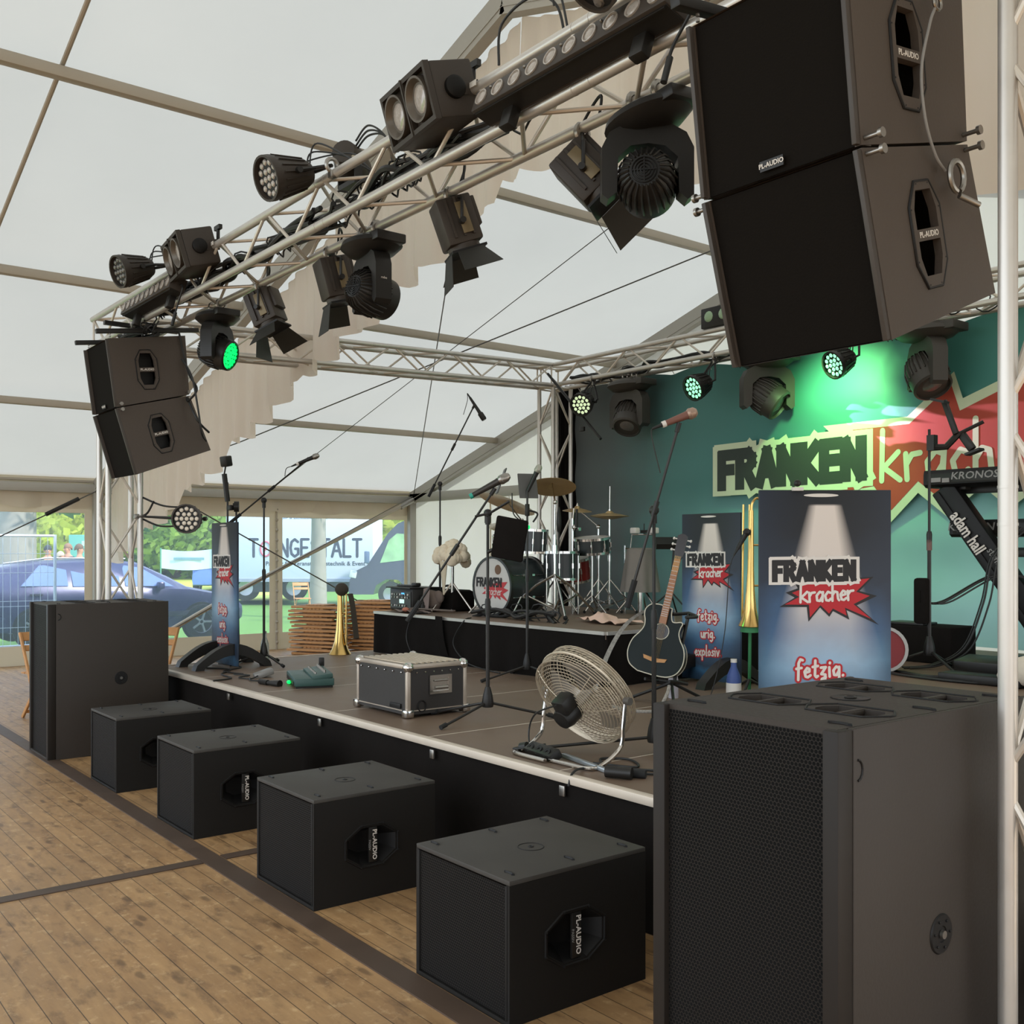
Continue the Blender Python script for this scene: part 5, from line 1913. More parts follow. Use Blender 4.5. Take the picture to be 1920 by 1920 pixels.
# ================================================================ DRUM KIT
RZ = 1.02
def drum(m, c, ax, R, h, n=28):
    T = aim(V(c), ax)
    m.T = T
    m.lathe([(.001, -h / 2), (R, -h / 2), (R, h / 2), (.001, h / 2)], n)
    return T
r = thing('bass_drum', 'big black bass drum with white lettered front head on the riser', 'drum', (-7.86, 6.17, RZ))
bd = V((.06, -1, 0)).normalized()
c = V((0, 0, .285))
m = M(); T = drum(m, c, bd, .272, .46, 40); m.build('shell', drumshell, r)
for s, nm in ((1, 'front_hoop'), (-1, 'rear_hoop')):
    m = M(T); m.lathe([(.268, s * .215), (.29, s * .215), (.29, s * .25), (.268, s * .25)], 40); m.build(nm, pm('drum_hoop', '#1d1c1b', .3) if s > 0 else steel, r)
m = M(T); m.lathe([(.001, .236), (.268, .236), (.268, .24), (.001, .24)], 40); hd = m.build('front_head', drumhead, r)
H = frame(T @ V((0, 0, .242)), V((1, .06, 0)).normalized(), V((0, 0, 1)), bd)
m = M(H); m.T = H @ MX.Translation((.085, .16, 0)); m.lathe([(.001, 0), (.045, 0), (.045, .001), (.001, .001)], 24, 1, 1.05); m.build('port_hole', pm('port_brown', '#6d5340', .7), hd)
kk = .30 / 700
def qq(p): return ((p[0] - 640) * kk * 1.05 + .0, (1000 - p[1]) * kk * 1.1 - .02)
m = M(H @ MX.Translation((0, 0, .001))); m.prism([[qq(p) for p in BURST]], .0005); m.build('printed_burst', pm('head_red', '#b8383c', .6), hd)
ss, L = strokes('FRANKEN', .075, .22); sx = .36 / L
m = M(H @ MX.Translation((-.225, .0, .003))); ribbons(m, [[(a * sx, b) for a, b in w_] for w_ in ss], .02, 0, disc=False); m.build('printed_name', darkL, hd, keepn=True)
write(hd, 'printed_script', 'kracher', .085, .007, whiteL, H @ MX.Translation((-.09, -.085, .003)), gap=.06)
m = M()
for a in range(8):
    a = a * PI / 4 + .4
    p, q = T @ V((.278 * math.cos(a), .278 * math.sin(a), .2)), T @ V((.278 * math.cos(a), .278 * math.sin(a), -.2))
    m.cyl(p, p.lerp(q, .3), .005, n=6); m.cyl(q, q.lerp(p, .3), .005, n=6)
    m.box(p.lerp(q, .35), (.02, .03, .02)); m.box(p.lerp(q, .65), (.02, .03, .02))
for s in (-1, 1):
    m.tube([T @ V((s * .26, -.1, .1)), (c.x + s * .34, -.26, .01)], .009)
m.build('hardware', chrome, r)

def tom(label, c, ax, R, h, name='tom_drum', shell=drumshell):
    r = thing(name, label, 'drum', c, group='drums of the kit')
    m = M(); T = drum(m, (0, 0, 0), ax, R, h); m.build('shell', shell, r)
    m = M(T); m.lathe([(.001, h / 2), (R, h / 2), (R, h / 2 + .003), (.001, h / 2 + .003)], 28); m.build('head', drumhead, r)
    m = M(T)
    for s in (-1, 1):
        m.lathe([(R, s * h / 2 - .012), (R + .012, s * h / 2 - .012), (R + .012, s * h / 2 + .012), (R, s * h / 2 + .012)], 28)
    for k in range(8):
        a = 2 * PI * k / 8
        x, y = (R + .008) * math.cos(a), (R + .008) * math.sin(a)
        m.cyl((x, y, -h / 2), (x, y, h / 2), .004, n=6); m.cyl((x, y, -.025), (x, y, .025), .010, n=8)
    m.build('rims', chrome, r)
    return r, T
tom('black rack tom over the left of the bass drum, half hidden by the tablet', (-8.02, 6.25, 1.70), (.1, -.15, 1), .135, .20)
tom('black rack tom above the bass drum with a green clip light', (-7.80, 6.42, 1.74), (.05, .02, 1), .125, .22)
r, T = tom('black floor tom standing low behind the bass drum', (-7.55, 6.55, 1.50), (0, 0, 1), .17, .26, 'floor_tom')
m = M()
for a in (.5, 2.6, 4.7):
    m.cyl((.18 * math.cos(a), .18 * math.sin(a), .1), (.18 * math.cos(a), .18 * math.sin(a), -.47), .008)
m.build('legs', chrome, r)
r, T = tom('flat black snare drum right of the toms', (-7.50, 6.92, 1.70), (.05, -.12, 1), .175, .14, 'snare_drum')
m = M()
m.cyl((0, 0, -.07), (0, 0, -.55), .012)
for a in range(3):
    a = a * 2.1
    m.tube([(0, 0, -.08), (.17 * math.cos(a), .17 * math.sin(a), -.07), (.18 * math.cos(a), .18 * math.sin(a), -.03)], .007)
    m.tube([(0, 0, -.5), (.2 * math.cos(a), .2 * math.sin(a), -.67)], .008)
m.build('stand', chrome, r)
r, T = tom('dark red drum glimpsed behind the bass drum hoop', (-7.80, 6.95, 1.46), (.1, -.2, 1), .16, .22, 'red_drum', pm('red_shell', '#7c2018', .3))
m = M(); m.cyl((0, 0, -.1), (0, 0, -.43), .012); m.build('stand', chrome, r)
m = M(); m.box((0, 0, 0), (.035, .02, .04), bev=.005)
o = tag(m.build('clip_light', led_green), 'tiny green clip light on the rack tom rim', 'light'); o.location = (-7.75, 6.30, 1.875)

def cym_stand(label, base, c, R, ax, mat=bronze, legs=(20, 140, 260), lr=.26, double=False, rod=.06, z0=RZ, boom=None):
    bx, by = base
    c = V(c)
    r = thing('cymbal_stand', label, 'cymbal', (bx, by, z0), group='cymbals on stands')
    top = c - V((bx, by, z0))
    m = M()
    z1 = top.z * .55
    m.cyl((0, 0, .06), (0, 0, z1), .0135); m.cyl((0, 0, z1), (0, 0, top.z - (.18 if boom else 0)), .0095)
    m.cyl((0, 0, z1 - .03), (0, 0, z1 + .03), .02)
    if boom:
        m.cyl((0, 0, top.z - .18), top, .007)
        m.sph((0, 0, top.z - .18), .024, 10)
    m.build('pole', chrome, r)
    for a in legs:
        a = math.radians(a)
        m = M()
        x, y = math.cos(a), math.sin(a)
        m.tube([(0, 0, .34), (lr * .75 * x, lr * .75 * y, .10), (lr * x, lr * y, .012)], .009)
        m.tube([(0, 0, .08), (lr * .62 * x, lr * .62 * y, .15)], .006)
        l = m.build('leg', chrome, r)
        m = M(); m.sph((lr * x, lr * y, .016), .016, 8); m.build('rubber_foot', rubber, l)
    T = aim(top, ax)
    m = M(T)
    m.lathe([(.006, .028), (.02, .03), (R * .18, .018), (R * .22, .008), (R * .6, -.004), (R, -.022), (R, -.024), (R * .6, -.007), (R * .2, .004), (.006, .02)], 40)
    m.build('cymbal', mat, r)
    m = M(T); m.cyl((0, 0, -.03), (0, 0, rod), .006); m.cyl((0, 0, .03), (0, 0, .045), .014); m.build('wing_nut', chrome, r)
    return r
cym_stand('large bronze crash cymbal tilted before the rear left truss tower', (-7.72, 6.62), (-7.83, 6.68, 2.31), .24, (-.24, .22, .93), boom=True)
pale = pm('pale_cymbal', '#b9ad93', .3, .7)
cym_stand('pale ride cymbal tilted high at the left of the kit', (-8.25, 6.62), (-8.12, 6.33, 2.14), .30, (.08, .36, .92), pale, boom=True)
cym_stand('small pale splash cymbal low at the left of the kit', (-8.3, 6.40), (-8.12, 6.34, 1.90), .20, (.25, -.1, .9), pale, boom=True, lr=.2)
cym_stand('small thin cymbal between the crash and the hi-hat', (-7.60, 7.1), (-7.70, 6.90, 2.07), .15, (.12, -.05, 1), bronze, boom=True)
r = cym_stand('hi-hat cymbals on a chrome stand at the right of the kit', (-7.50, 7.16), (-7.50, 7.16, 2.02), .20, (0, .02, 1), bronze, rod=.28, lr=.30)
m = M(MX.Translation((0, 0, .975)))
m.lathe([(.006, -.03), (.05, -.028), (.195, .0), (.195, .002), (.05, -.02), (.006, -.02)], 36)
m.build('lower_cymbal', bronze, r)
m = M(); m.box((.05, -.16, .05), (.08, .26, .012), rot=MX.Rotation(.25, 3, 'X')); m.build('pedal', steel, r)
r = thing('percussion_holder', 'chrome arm with two small white wood blocks beside the hi-hat', 'percussion', (-7.42, 7.30, 1.45))
m = M(); m.cyl((0, 0, -.43), (0, 0, .25), .010); m.tube([(0, 0, .22), (.06, .02, .22), (.07, .03, .36), (.26, .16, .36)], .008); m.build('arm', chrome, r)
for k in (0, 1):
    m = M(); m.box((.09 + .16 * k, .05 + .11 * k, .40), (.08, .07, .06), bev=.012); m.build('block', whiteL, r)
m = M(); m.cyl((.17, .1, .37), (.17, .1, .47), .006); m.box((.17, .1, .39), (.07, .03, .03)); m.build('wing_screw', plastic, r)
r = thing('hardware_stand', 'chrome double-braced stand with long legs in front of the bass drum', 'stand', (-7.35, 6.30, RZ))
m = M(); m.cyl((0, 0, .03), (0, 0, .78), .014); m.cyl((0, 0, .6), (0, 0, .68), .026); m.build('pole', chrome, r)
for a in (215, 330, 90):
    a = math.radians(a); x, y = math.cos(a), math.sin(a)
    m = M(); m.tube([(0, 0, .40), (.18 * x, .18 * y, .30), (.52 * x, .52 * y, .02)], .013); m.tube([(0, 0, .07), (.3 * x, .3 * y, .21)], .009)
    l = m.build('leg', chrome, r)
    m = M(); m.sph((.52 * x, .52 * y, .022), .022, 8); m.build('rubber_foot', rubber, l)
r = thing('mounting_arm', 'chrome vertical mounting post with clamps right of the toms', 'stand', (-7.60, 6.75, RZ))
m = M(); m.cyl((0, 0, 0), (0, 0, .95), .013); m.cyl((.0, 0, .9), (.02, 0, 1.05), .009); m.sph((.03, 0, .86), .03, 10); m.box((.06, 0, .84), (.09, .03, .03)); m.build('post', chrome, r)
m = M(); m.cyl((.05, .0, .86), (.06, .0, 1.04), .018, .012); m.build('microphone_clip', plastic, r)
r = thing('snare_microphone', 'small black drum microphone on its thin stand beside the truss tower', 'microphone', (-7.66, 6.62, RZ), group='microphones')
m = M(); m.cyl((0, 0, 0), (0, 0, .82), .008); m.build('pole', stand_m, r)
m = M(); m.lathe([(.001, .80), (.018, .82), (.026, .90), (.02, 1.0), (.008, 1.06), (.001, 1.06)], 14); m.build('body', plastic, r)
r = thing('covered_stool', 'grey cloth-covered drum stool behind the hi-hat', 'stool', (-7.15, 7.25, RZ))
m = M(); m.surf(lambda u, v: ((.14 + .05 * v + .02 * v * math.sin(u * 44)) * math.cos(2 * PI * u), (.14 + .05 * v + .02 * v * math.sin(u * 44)) * math.sin(2 * PI * u), .64 - .42 * v), 60, 8, True); m.lathe([(.001, .655), (.10, .655), (.14, .64)], 60); m.build('cloth', pm('grey_cloth', '#7d776f', .95, bump=.3), r)
m = M(); m.cyl((0, 0, 0), (0, 0, .6), .03)
for a in range(3): m.tube([(0, 0, .3), (.25 * math.cos(a * 2.1), .25 * math.sin(a * 2.1), .012)], .011)
m.build('legs', chrome, r)
r = thing('music_stand', 'dark tilted music stand behind the right microphone stand', 'stand', (-6.75, 7.25, RZ))
m = M(MX.Translation((0, 0, .70)) @ MX.Rotation(.9, 4, 'Z') @ MX.Rotation(-1.0, 4, 'X')); m.box((0, 0, 0), (.30, .012, .20)); m.box((0, -.03, -.10), (.30, .05, .012)); m.build('desk', plastic, r)
m = M(); m.cyl((0, 0, .2), (0, .05, .7), .010)
for a in (0, 2.1, 4.2): m.tube([(0, 0, .24), (.28 * math.cos(a), .28 * math.sin(a), .012)], .008)
m.build('legs', stand_m, r)
# sheepskin on a stool
r = thing('sheepskin_stool', 'stool with a fluffy cream sheepskin at the left of the bass drum', 'stool', (-8.62, 6.0, RZ))
rnd = random.Random(4)
m = M()
for k in range(46):
    a, b = rnd.uniform(0, 2 * PI), rnd.uniform(0, 1) ** .5
    m.sph((.17 * b * math.cos(a), .17 * b * math.sin(a), .66 - .13 * b * b + rnd.uniform(-.03, .03)), rnd.uniform(.05, .075), 10)
m.build('sheepskin', fur, r)
m = M(); m.cyl((0, 0, .02), (0, 0, .55), .02); m.lathe([(.001, .52), (.16, .52), (.16, .56), (.001, .56)], 20)
for a in range(3): m.tube([(0, 0, .3), (.24 * math.cos(a * 2.1 + .4), .24 * math.sin(a * 2.1 + .4), .012)], .012)
m.build('legs', chrome, r)
m = M(); m.lathe([(.001, 0), (.012, .0), (.05, .28), (.06, .34), (.001, .34)], 16, 1, .5); o = m.build('hanging_horn', pm('pale_horn', '#cdbfa5', .6), r); o.location = (.05, -.14, .18)
r = thing('bag', 'brown fabric bag lying among cables left of the bass drum', 'bag', (-8.75, 5.83, RZ))
m = M(); m.sph((0, 0, .11), .12, 14, (1.1, .8, .95)); m.sph((.1, .02, .15), .07, 12, (1.1, .7, 1)); m.build('body', pm('brown_cloth', '#6f6159', .95, bump=.4), r)
m = M(); m.surf(lambda u, v: (.02 + .12 * u, -.13 + .02 * v, .02 + .22 * v + .02 * u), 4, 6); m.build('flap', pm('brown_flap', '#857670', .9), r)
m = M()
for k in range(6): m.tube(spline([(-.2 + .03 * k, -.1, .01), (-.1, -.05 + .03 * k, .1 + .02 * k), (.0 + .02 * k, -.12, .16 - .03 * k), (.06, -.16, .01)]), .009)
m.build('cable_tangle', cableb, r)
m = M(); m.surf(lambda u, v: (-8.95 + .5 * u, 5.47 + .16 * v, RZ + .02 + .014 * math.sin(u * 14) * math.sin(v * 5 + 1)), 20, 6); tag(m.build('folded_cloth', pm('brown_flap', '#857670', .9)), 'flat brown cloth lying on the front edge of the drum riser', 'cloth')
m = M(); m.sph((-8.72, 5.5, RZ + .035), .03, 10, (1.8, 1, .8)); tag(m.build('pink_pouch', pm('salmon', '#b5735d', .8)), 'small salmon pouch on the brown cloth on the riser edge', 'pouch')
r = thing('drumsticks', 'pair of dark drumsticks lying across the riser front edge', 'drumsticks', (-8.5, 5.5, RZ + .05))
m = M(); m.tube([(-.15, 0, 0), (.45, .12, -.005)], .008); m.tube([(-.15, .03, 0), (.42, .16, -.005)], .008); m.build('sticks', pm('dark_stick', '#5b4e46', .5), r)
m = M(); m.surf(lambda u, v: (-8.02 + .12 * u + .10 * v, 5.385 - .02 * math.sin(v * 3), 1.03 - .36 * v), 2, 14); tag(m.build('hanging_strap', molton), 'wide black strap hanging down over the riser skirt', 'strap')
m = M(); m.surf(lambda u, v: (-6.75 + .62 * u + .03 * math.sin(v * 7), 6.02 + .30 * v - .1 * u + .03 * math.sin(u * 9), RZ + .012 + .07 * math.exp(-((u - .35) ** 2) * 18 - ((v - .5) ** 2) * 6) + .012 * math.sin(u * 25 + v * 4) + .01), 50, 16); tag(m.build('towel', towel_m), 'crumpled pale pink towel on the front of the drum riser', 'towel')
for lb, pts in (('black cable hanging over the riser skirt left of the strap', [(-8.4, 5.55, 1.03), (-8.42, 5.40, 1.02), (-8.5, 5.37, .8), (-8.35, 5.36, .62), (-8.1, 5.3, .603)]), ('thin cable drooping in a loop over the riser skirt right of the strap', [(-7.6, 5.5, 1.03), (-7.58, 5.40, 1.0), (-7.7, 5.37, .8), (-7.5, 5.36, .65), (-7.2, 5.33, .61), (-6.9, 5.3, .603)])):
    m = M(); m.tube(spline(pts), .006); tag(m.build('hanging_cable', cableb), lb, 'cable')
bundle('cables tangled on the riser around the foot of the bass drum', -7.9, -6.6, 5.78, RZ + .04, 5, 21)

r = thing('amplifier', 'black guitar amplifier head with knobs and small screen at the left end of the riser', 'amplifier', (-9.0, 5.62, RZ), .0)
m = M(); m.box((0, .17, .125), (.44, .34, .23), bev=.012); m.box((0, .15, .245), (.46, .38, .012)); m.build('case', plastic, r)
m = M(); m.box((-.0, -.004, .12), (.39, .008, .17)); fp = m.build('front_panel', amp_m, r)
m = M(); m.box((.03, -.010, .105), (.085, .006, .04)); m.build('screen', pm('amp_screen', '#a9d0c4', .3, emit=.6), fp)
rnd = random.Random(9)
for k in range(20):
    m = M(); x, z = -.15 + (k % 7) * .05, (.175, .145, .06)[k // 7]
    if k == 10: continue
    m.cyl((x, -.006, z), (x, -.02, z), .010); m.build('knob', steel if k % 3 else pm('white_knob', '#d9d6cf', .4), fp)
m = M(); m.box((.05, -.010, .185), (.05, .006, .014)); m.build('blue_light', pm('blue_led', '#3a8fe0', .3, emit=1.2), fp)
m = M(); m.box((-.02, .1, .262), (.3, .1, .02), bev=.004); m.box((.1, .12, .275), (.09, .07, .04), bev=.012); m.build('handle', plastic, r)
r = thing('soft_case', 'black soft case lying behind the guitar amplifier', 'case', (-8.83, 6.12, RZ))
m = M(); m.box((0, 0, .11), (.52, .30, .22), bev=.05); m.build('body', molton, r)
m = M(); m.tube(spline([(-.15, -.02, .22), (0, -.03, .26), (.15, -.02, .22)]), .012); m.build('handle', rubber, r)

# ================================================================ KEYBOARDS, RIGHT SIDE
KR = .85
r = thing('keyboard_stand', 'black inclined column keyboard stand with white lettering', 'stand', (-3.14, 6.85, KR))
a, b = V((-.60, -.05, 1.24)), V((.18, .10, .03))
d = b - a
R3 = aim((0, 0, 0), d, (0, 1, 0))
m = M(MX.Translation((a + b) / 2) @ R3); m.box((0, 0, 0), (.17, .10, d.length), bev=.012); m.box((.05, .0, 0), (.05, .125, d.length * .98), bev=.006); m.build('column', plastic_d, r)
m = M(); m.box((.18, .1, .03), (1.1, .1, .06), bev=.01); m.box((-.35, .1, .03), (.12, .8, .05), bev=.01); m.box((.7, .1, .03), (.12, .8, .05), bev=.01); m.build('base', plastic, r)
m = M()
for zz, xx in ((1.24, -.57), (.80, -.32)):
    for k in (0, .9):
        m.box((xx + k + .1, .18, zz), (.05, .46, .04), bev=.006)
    m.box((xx + .5, .05, zz - .02), (1.0, .06, .05), bev=.006)
m.build('arm', plastic, r)
u3 = d.normalized()
side = V((0, -1, 0)); side = (side - u3 * side.dot(u3)).normalized()
type_text(r, 'lettering', 'adam hall', .12, whiteL, frame(a + d * .25 + side * .067 + u3.cross(side) * (.02), u3, side.cross(u3), side), bold=.003, sx=.72)
write(r, 'script_lettering', 'stands', .06, .006, greyL, frame(a + d * .37 + side * .069 + u3.cross(side) * -.02, u3, side.cross(u3), side), gap=.1) if all(ch in GL for ch in 'stands') else None
def keyboard(label, x0, x1, y, z, text, tsz, tx):
    r = thing('keyboard', label, 'keyboard', (x0, y, z), group='keyboards on the stand')
    W = x1 - x0
    m = M(frame(V((0, 0, 0)), V((0, 1, 0)), V((0, 0, 1)), V((1, 0, 0))))
    m.prism([[(0, .02), (.03, 0), (.36, 0), (.36, .05), (.2, .075), (.05, .12), (.01, .12), (0, .09)]], W)
    m.build('body', plastic_d, r)
    m = M()
    n = int(W / .0235)
    for k in range(n): m.box((.03 + k * .0235, .285, .066), (.021, .14, .012), bev=.002)
    kb = m.build('white_keys', white_p, r)
    m = M()
    for k in range(n - 1):
        if k % 7 not in (2, 6): m.box((.042 + k * .0235, .25, .08), (.012, .09, .014), bev=.002)
    m.build('black_keys', plastic_d, kb)
    m = M(); m.box((W * .5, -.003, .06), (W * .96, .006, .07), bev=.002); m.build('rear_panel', plastic, r)
    type_text(r, 'lettering', text, tsz, greyL, frame(V((tx, -.0085, .07)), V((1, 0, 0)), V((0, 0, 1)), V((0, -1, 0))), bold=.001, sx=1.15, shear=.15)
    m = M(); m.box((.1, -.01, .05), (.07, .01, .03)); m.box((.17, -.01, .045), (.05, .01, .03)); m.build('sockets', greyL, r)
keyboard('upper black keyboard with silver lettering on its back', -3.85, -2.45, 6.72, 2.09, 'KRONOS', .07, .37)
keyboard('lower black keyboard behind the inclined stand column', -3.80, -2.4, 6.98, 1.745, 'KETRON', .075, .16)
for lb, pts in (('black cables hanging in a bundle from the keyboard stand down to the riser', [(-3.15, 6.7, 1.8), (-3.3, 6.62, 1.6), (-3.36, 6.60, 1.3), (-3.46, 6.55, 1.0), (-3.62, 6.45, .88), (-3.75, 6.3, .86)]), ('thin cable looping from the lower keyboard to the tablet stand', [(-3.36, 6.95, 1.68), (-3.44, 6.9, 1.5), (-3.30, 6.85, 1.35), (-3.18, 6.85, 1.45), (-3.34, 6.7, 1.48), (-3.5, 6.4, 1.32), (-3.55, 6.3, 1.30)]), ('cables coiled on the riser in front of the keyboard stand', [(-3.7, 6.1, .86), (-3.4, 6.0, .86), (-3.1, 6.15, .86), (-2.9, 6.0, .86), (-3.2, 5.9, .86), (-3.6, 5.95, .86), (-3.8, 6.1, .86)])):
    m = M(); m.tube(spline(pts), .007)
    m.tube([p + V((.03, .02, 0)) for p in spline(pts)], .006); m.tube([p + V((-.02, .01, .004)) for p in spline(pts)], .005)
    tag(m.build('keyboard_cable', cableb), lb, 'cable')
r = mic_stand('black stand with a tablet clamp in front of the keyboards', (-3.54, 6.25), KR, 2.44, None, (215, 330, 95), .36, hub=.19)
m = M(); m.box((.02, 0, 1.50), (.05, .05, .10)); m.tube([(.02, 0, 1.47), (.10, .03, 1.47), (.17, .07, 1.56)], .022); m.box((.12, .04, 1.66), (.035, .03, .24), rot=MX.Rotation(-.35, 3, 'Y'), bev=.006); m.box((.21, .08, 1.50), (.05, .04, .14), rot=MX.Rotation(-.6, 3, 'Y'), bev=.01); m.box((.06, .02, 1.77), (.10, .07, .015), rot=MX.Rotation(.3, 3, 'Y')); m.box((.25, .1, 1.43), (.10, .07, .015), rot=MX.Rotation(-.3, 3, 'Y')); m.tube([(.15, .05, 1.54), (.30, .12, 1.62)], .012); m.build('tablet_clamp', plastic, r)
m = M(); m.box((-.035, -.03, .47), (.09, .07, .30), bev=.02); m.box((-.03, -.068, .5), (.012, .004, .08)); m.build('hanging_pouch', molton, r)
m = M(); m.cyl((0, 0, .80), (0, 0, .87), .017); m.build('tape_band', pm('tape_band', '#6d5048', .5), r)
r = thing('speaker_box', 'low black equipment box behind the tablet stand', 'box', (-3.95, 6.95, KR))
m = M(); m.box((0, 0, .13), (.55, .35, .26), bev=.015); m.build('body', molton, r)
m = M(); m.box((-.1, -.05, .27), (.3, .2, .02), bev=.006); m.build('lid', plastic, r)
r = thing('drum_on_side', 'small drum with red head lying on its side by the big display board', 'drum', (-3.78, 6.10, KR))
T = aim(V((0, 0, .15)), (.55, -.8, .05))
m = M(T); m.lathe([(.001, -.1), (.145, -.1), (.145, .1), (.001, .1)], 28); m.build('shell', plastic, r)
m = M(T); m.lathe([(.001, .101), (.13, .101), (.13, .104), (.001, .104)], 28); m.build('head', pm('red_head', '#7c1f22', .5), r)
m = M(T); m.lathe([(.13, .09), (.15, .09), (.15, .115), (.13, .115)], 28); m.build('hoop', steel, r)
r = thing('pedal', 'flat black keyboard pedal on the riser at right', 'pedal', (-3.05, 6.0, KR))
m = M(); m.box((0, 0, .03), (.5, .16, .05), bev=.008); m.box((.0, .3, .07), (.6, .2, .10), bev=.01, rot=MX.Rotation(.15, 3, 'X')); m.build('body', plastic, r)
r = thing('plush_toy', 'white fluffy plush animal lying on the riser beside the right truss tower', 'toy', (-2.72, 6.0, KR))
m = M(); m.sph((0, 0, .10), .13, 16, (1.5, .9, .78)); m.sph((-.15, -.05, .07), .07, 12); m.sph((.2, -.03, .06), .06, 12, (1.5, .8, .8)); m.build('body', pm('white_plush', '#d6cab9', .95, bump=.6, scale=40), r)
r = thing('potted_plant', 'green spiky plant at the back of the riser beside the right truss tower', 'plant', (-3.0, 7.75, KR))
m = M(); m.lathe([(.001, 0), (.09, 0), (.11, .14), (.001, .14)], 18); m.build('pot', plastic, r)
m = M()
rnd = random.Random(2)
for k in range(46):
    a, L = rnd.uniform(0, 2 * PI), rnd.uniform(.2, .36)
    x, y, e = math.cos(a), math.sin(a), rnd.uniform(.25, 1.1)
    p = [V((0, 0, .12)), V((x * L * .5 * math.cos(e), y * L * .5 * math.cos(e), .12 + L * .5 * math.sin(e))), V((x * L * math.cos(e), y * L * math.cos(e), .12 + L * math.sin(e) * .8))]
    q = V((-y, x, 0)) * .014
    m.quad(p[0] - q, p[0] + q, p[1] + q, p[1] - q); m.quad(p[1] - q, p[1] + q, p[2] + q * .1, p[2] - q * .1)
m.build('leaves', pm('plant_leaf', '#4e6f35', .6, var=.3), r)

# ================================================================ BRASS
def trombone(label, loc, rz, tilt, h, capcol, k=1):
    r = thing('trombone', label, 'trombone', loc, rot=(tilt, 0, rz))
    m = M()
    m.lathe([(a * k, b) for a, b in [(.112, 0), (.113, .003), (.085, .05), (.058, .13), (.042, .25), (.032, .40), (.022, h), (.019, h), (.029, .4), (.039, .25), (.055, .13), (.082, .05), (.107, .0)]], 32)
    m.build('bell', brass, r)
    m = M()
    m.tube(spline([(0, 0, h - .02), (.005, .0, h + .05), (.04, 0, h + .085), (.075, 0, h + .05), (.08, 0, h - .02), (.08, 0, .25)]), .009)
    m.tube([(.08, 0, .1), (.08, 0, h * .7)], .010)
    m.tube([(.0, .0, h * .35), (.08, 0, h * .35)], .007); m.tube([(.0, .0, h * .7), (.08, 0, h * .7)], .007)
    m.build('tubing', brass, r)
    m = M()
    m.tube([(-.05, .03, .06), (-.05, .03, h * 1.05)], .0075); m.tube([(.0, .06, .06), (.0, .06, h * 1.05)], .0075)
    m.tube(spline([(-.05, .03, .06), (-.045, .035, .02), (-.015, .055, .02), (0, .06, .06)]), .0085)
    m.build('slide', pm('bright_brass', '#e2c27c', .18, 1), r)
    return r
r = trombone('gold trombone standing on its bell at the left stage edge before the chair stacks', (-9.22, 5.03, SZ + .0), .4, 0, .60, None)
m = M(); m.sph((.03, -.01, .66), .075, 14, (1, .8, .9)); m.build('cap', pm('dark_cloth_cap', '#3d362c', .9), r)
m = M(); m.surf(lambda u, v: (.11 + .03 * u + .08 * v, -.02 + .05 * u, .62 - .42 * v + .04 * math.sin(v * 4)), 3, 10); m.build('cloth', pm('dark_cloth_cap', '#3d362c', .9), r)
r = trombone('gold trombone standing upright at the left edge of the largest display board', (-4.63, 5.79, SZ + .52), .9, .05, .82, None, .72)
m = M(); m.lathe([(.001, -.05), (.07, -.04), (.02, .14), (.001, .14)], 20); m.cyl((0, 0, -.5), (0, 0, -.04), .012)
m.build('stand_cone', pm('green_cone', '#2d7a4a', .6), r)
m = M()
for a in (0, 2.1, 4.2): m.tube([(0, 0, -.38), (.22 * math.cos(a), .22 * math.sin(a), -.50)], .010)
m.build('stand_legs', plastic, r)
mic('small clip microphone with long cable hanging beside the right trombone', (-4.57, 5.70, 1.80), (-4.62, 5.64, 1.66), plastic, None, plastic, cable=[(-4.66, 5.60, 1.5), (-4.68, 5.58, 1.1), (-4.70, 5.52, .8), (-4.72, 5.46, .61)])

# ================================================================ CHAIRS
def folded_chair():
    r = thing('folding_chair', '', 'chair', (0, 0, 0))
    m = M()
    for s in (-1, 1): m.box((s * .2, 0, .0), (.05, .86, .034), bev=.004)
    m.build('rear_legs', wood, r)
    m = M()
    for s in (-1, 1): m.box((s * .16, -.05, .018), (.04, .72, .02), bev=.004)
    m.build('front_legs', wood2, r)
    m = M()
    for k in range(5): m.box((0, -.12 + k * .07, .034), (.34, .06, .014), bev=.003)
    m.build('seat', wood, r)
    m = M()
    for k in range(2): m.box((0, .28 + k * .11, .014), (.40, .085, .014), bev=.003)
    m.box((0, -.36, .0), (.38, .03, .02))
    m.build('backrest', wood2, r)
    return r
proto = folded_chair()
rnd = random.Random(6)
first = True
for si, (sx, sy, ro, nn) in enumerate(((-14.62, 7.62, 2.05, 13), (-14.30, 8.42, 2.15, 14))):
    for k in range(nn):
        o = proto if first else copy_tree(proto)
        first = False
        o.location = (sx + rnd.uniform(-.03, .03), sy + rnd.uniform(-.04, .04), .02 + k * .061)
        o.rotation_euler = (0, 0, ro + (PI if k % 2 else 0) + rnd.uniform(-.05, .05))
        o['group'] = 'stacked folding chairs left of the trombone' if si == 0 else 'stacked folding chairs right of the trombone'
        o['label'] = ('folded wooden chair in the stack left of the gold trombone', 'folded wooden chair in the stack between trombone and amplifier')[si]
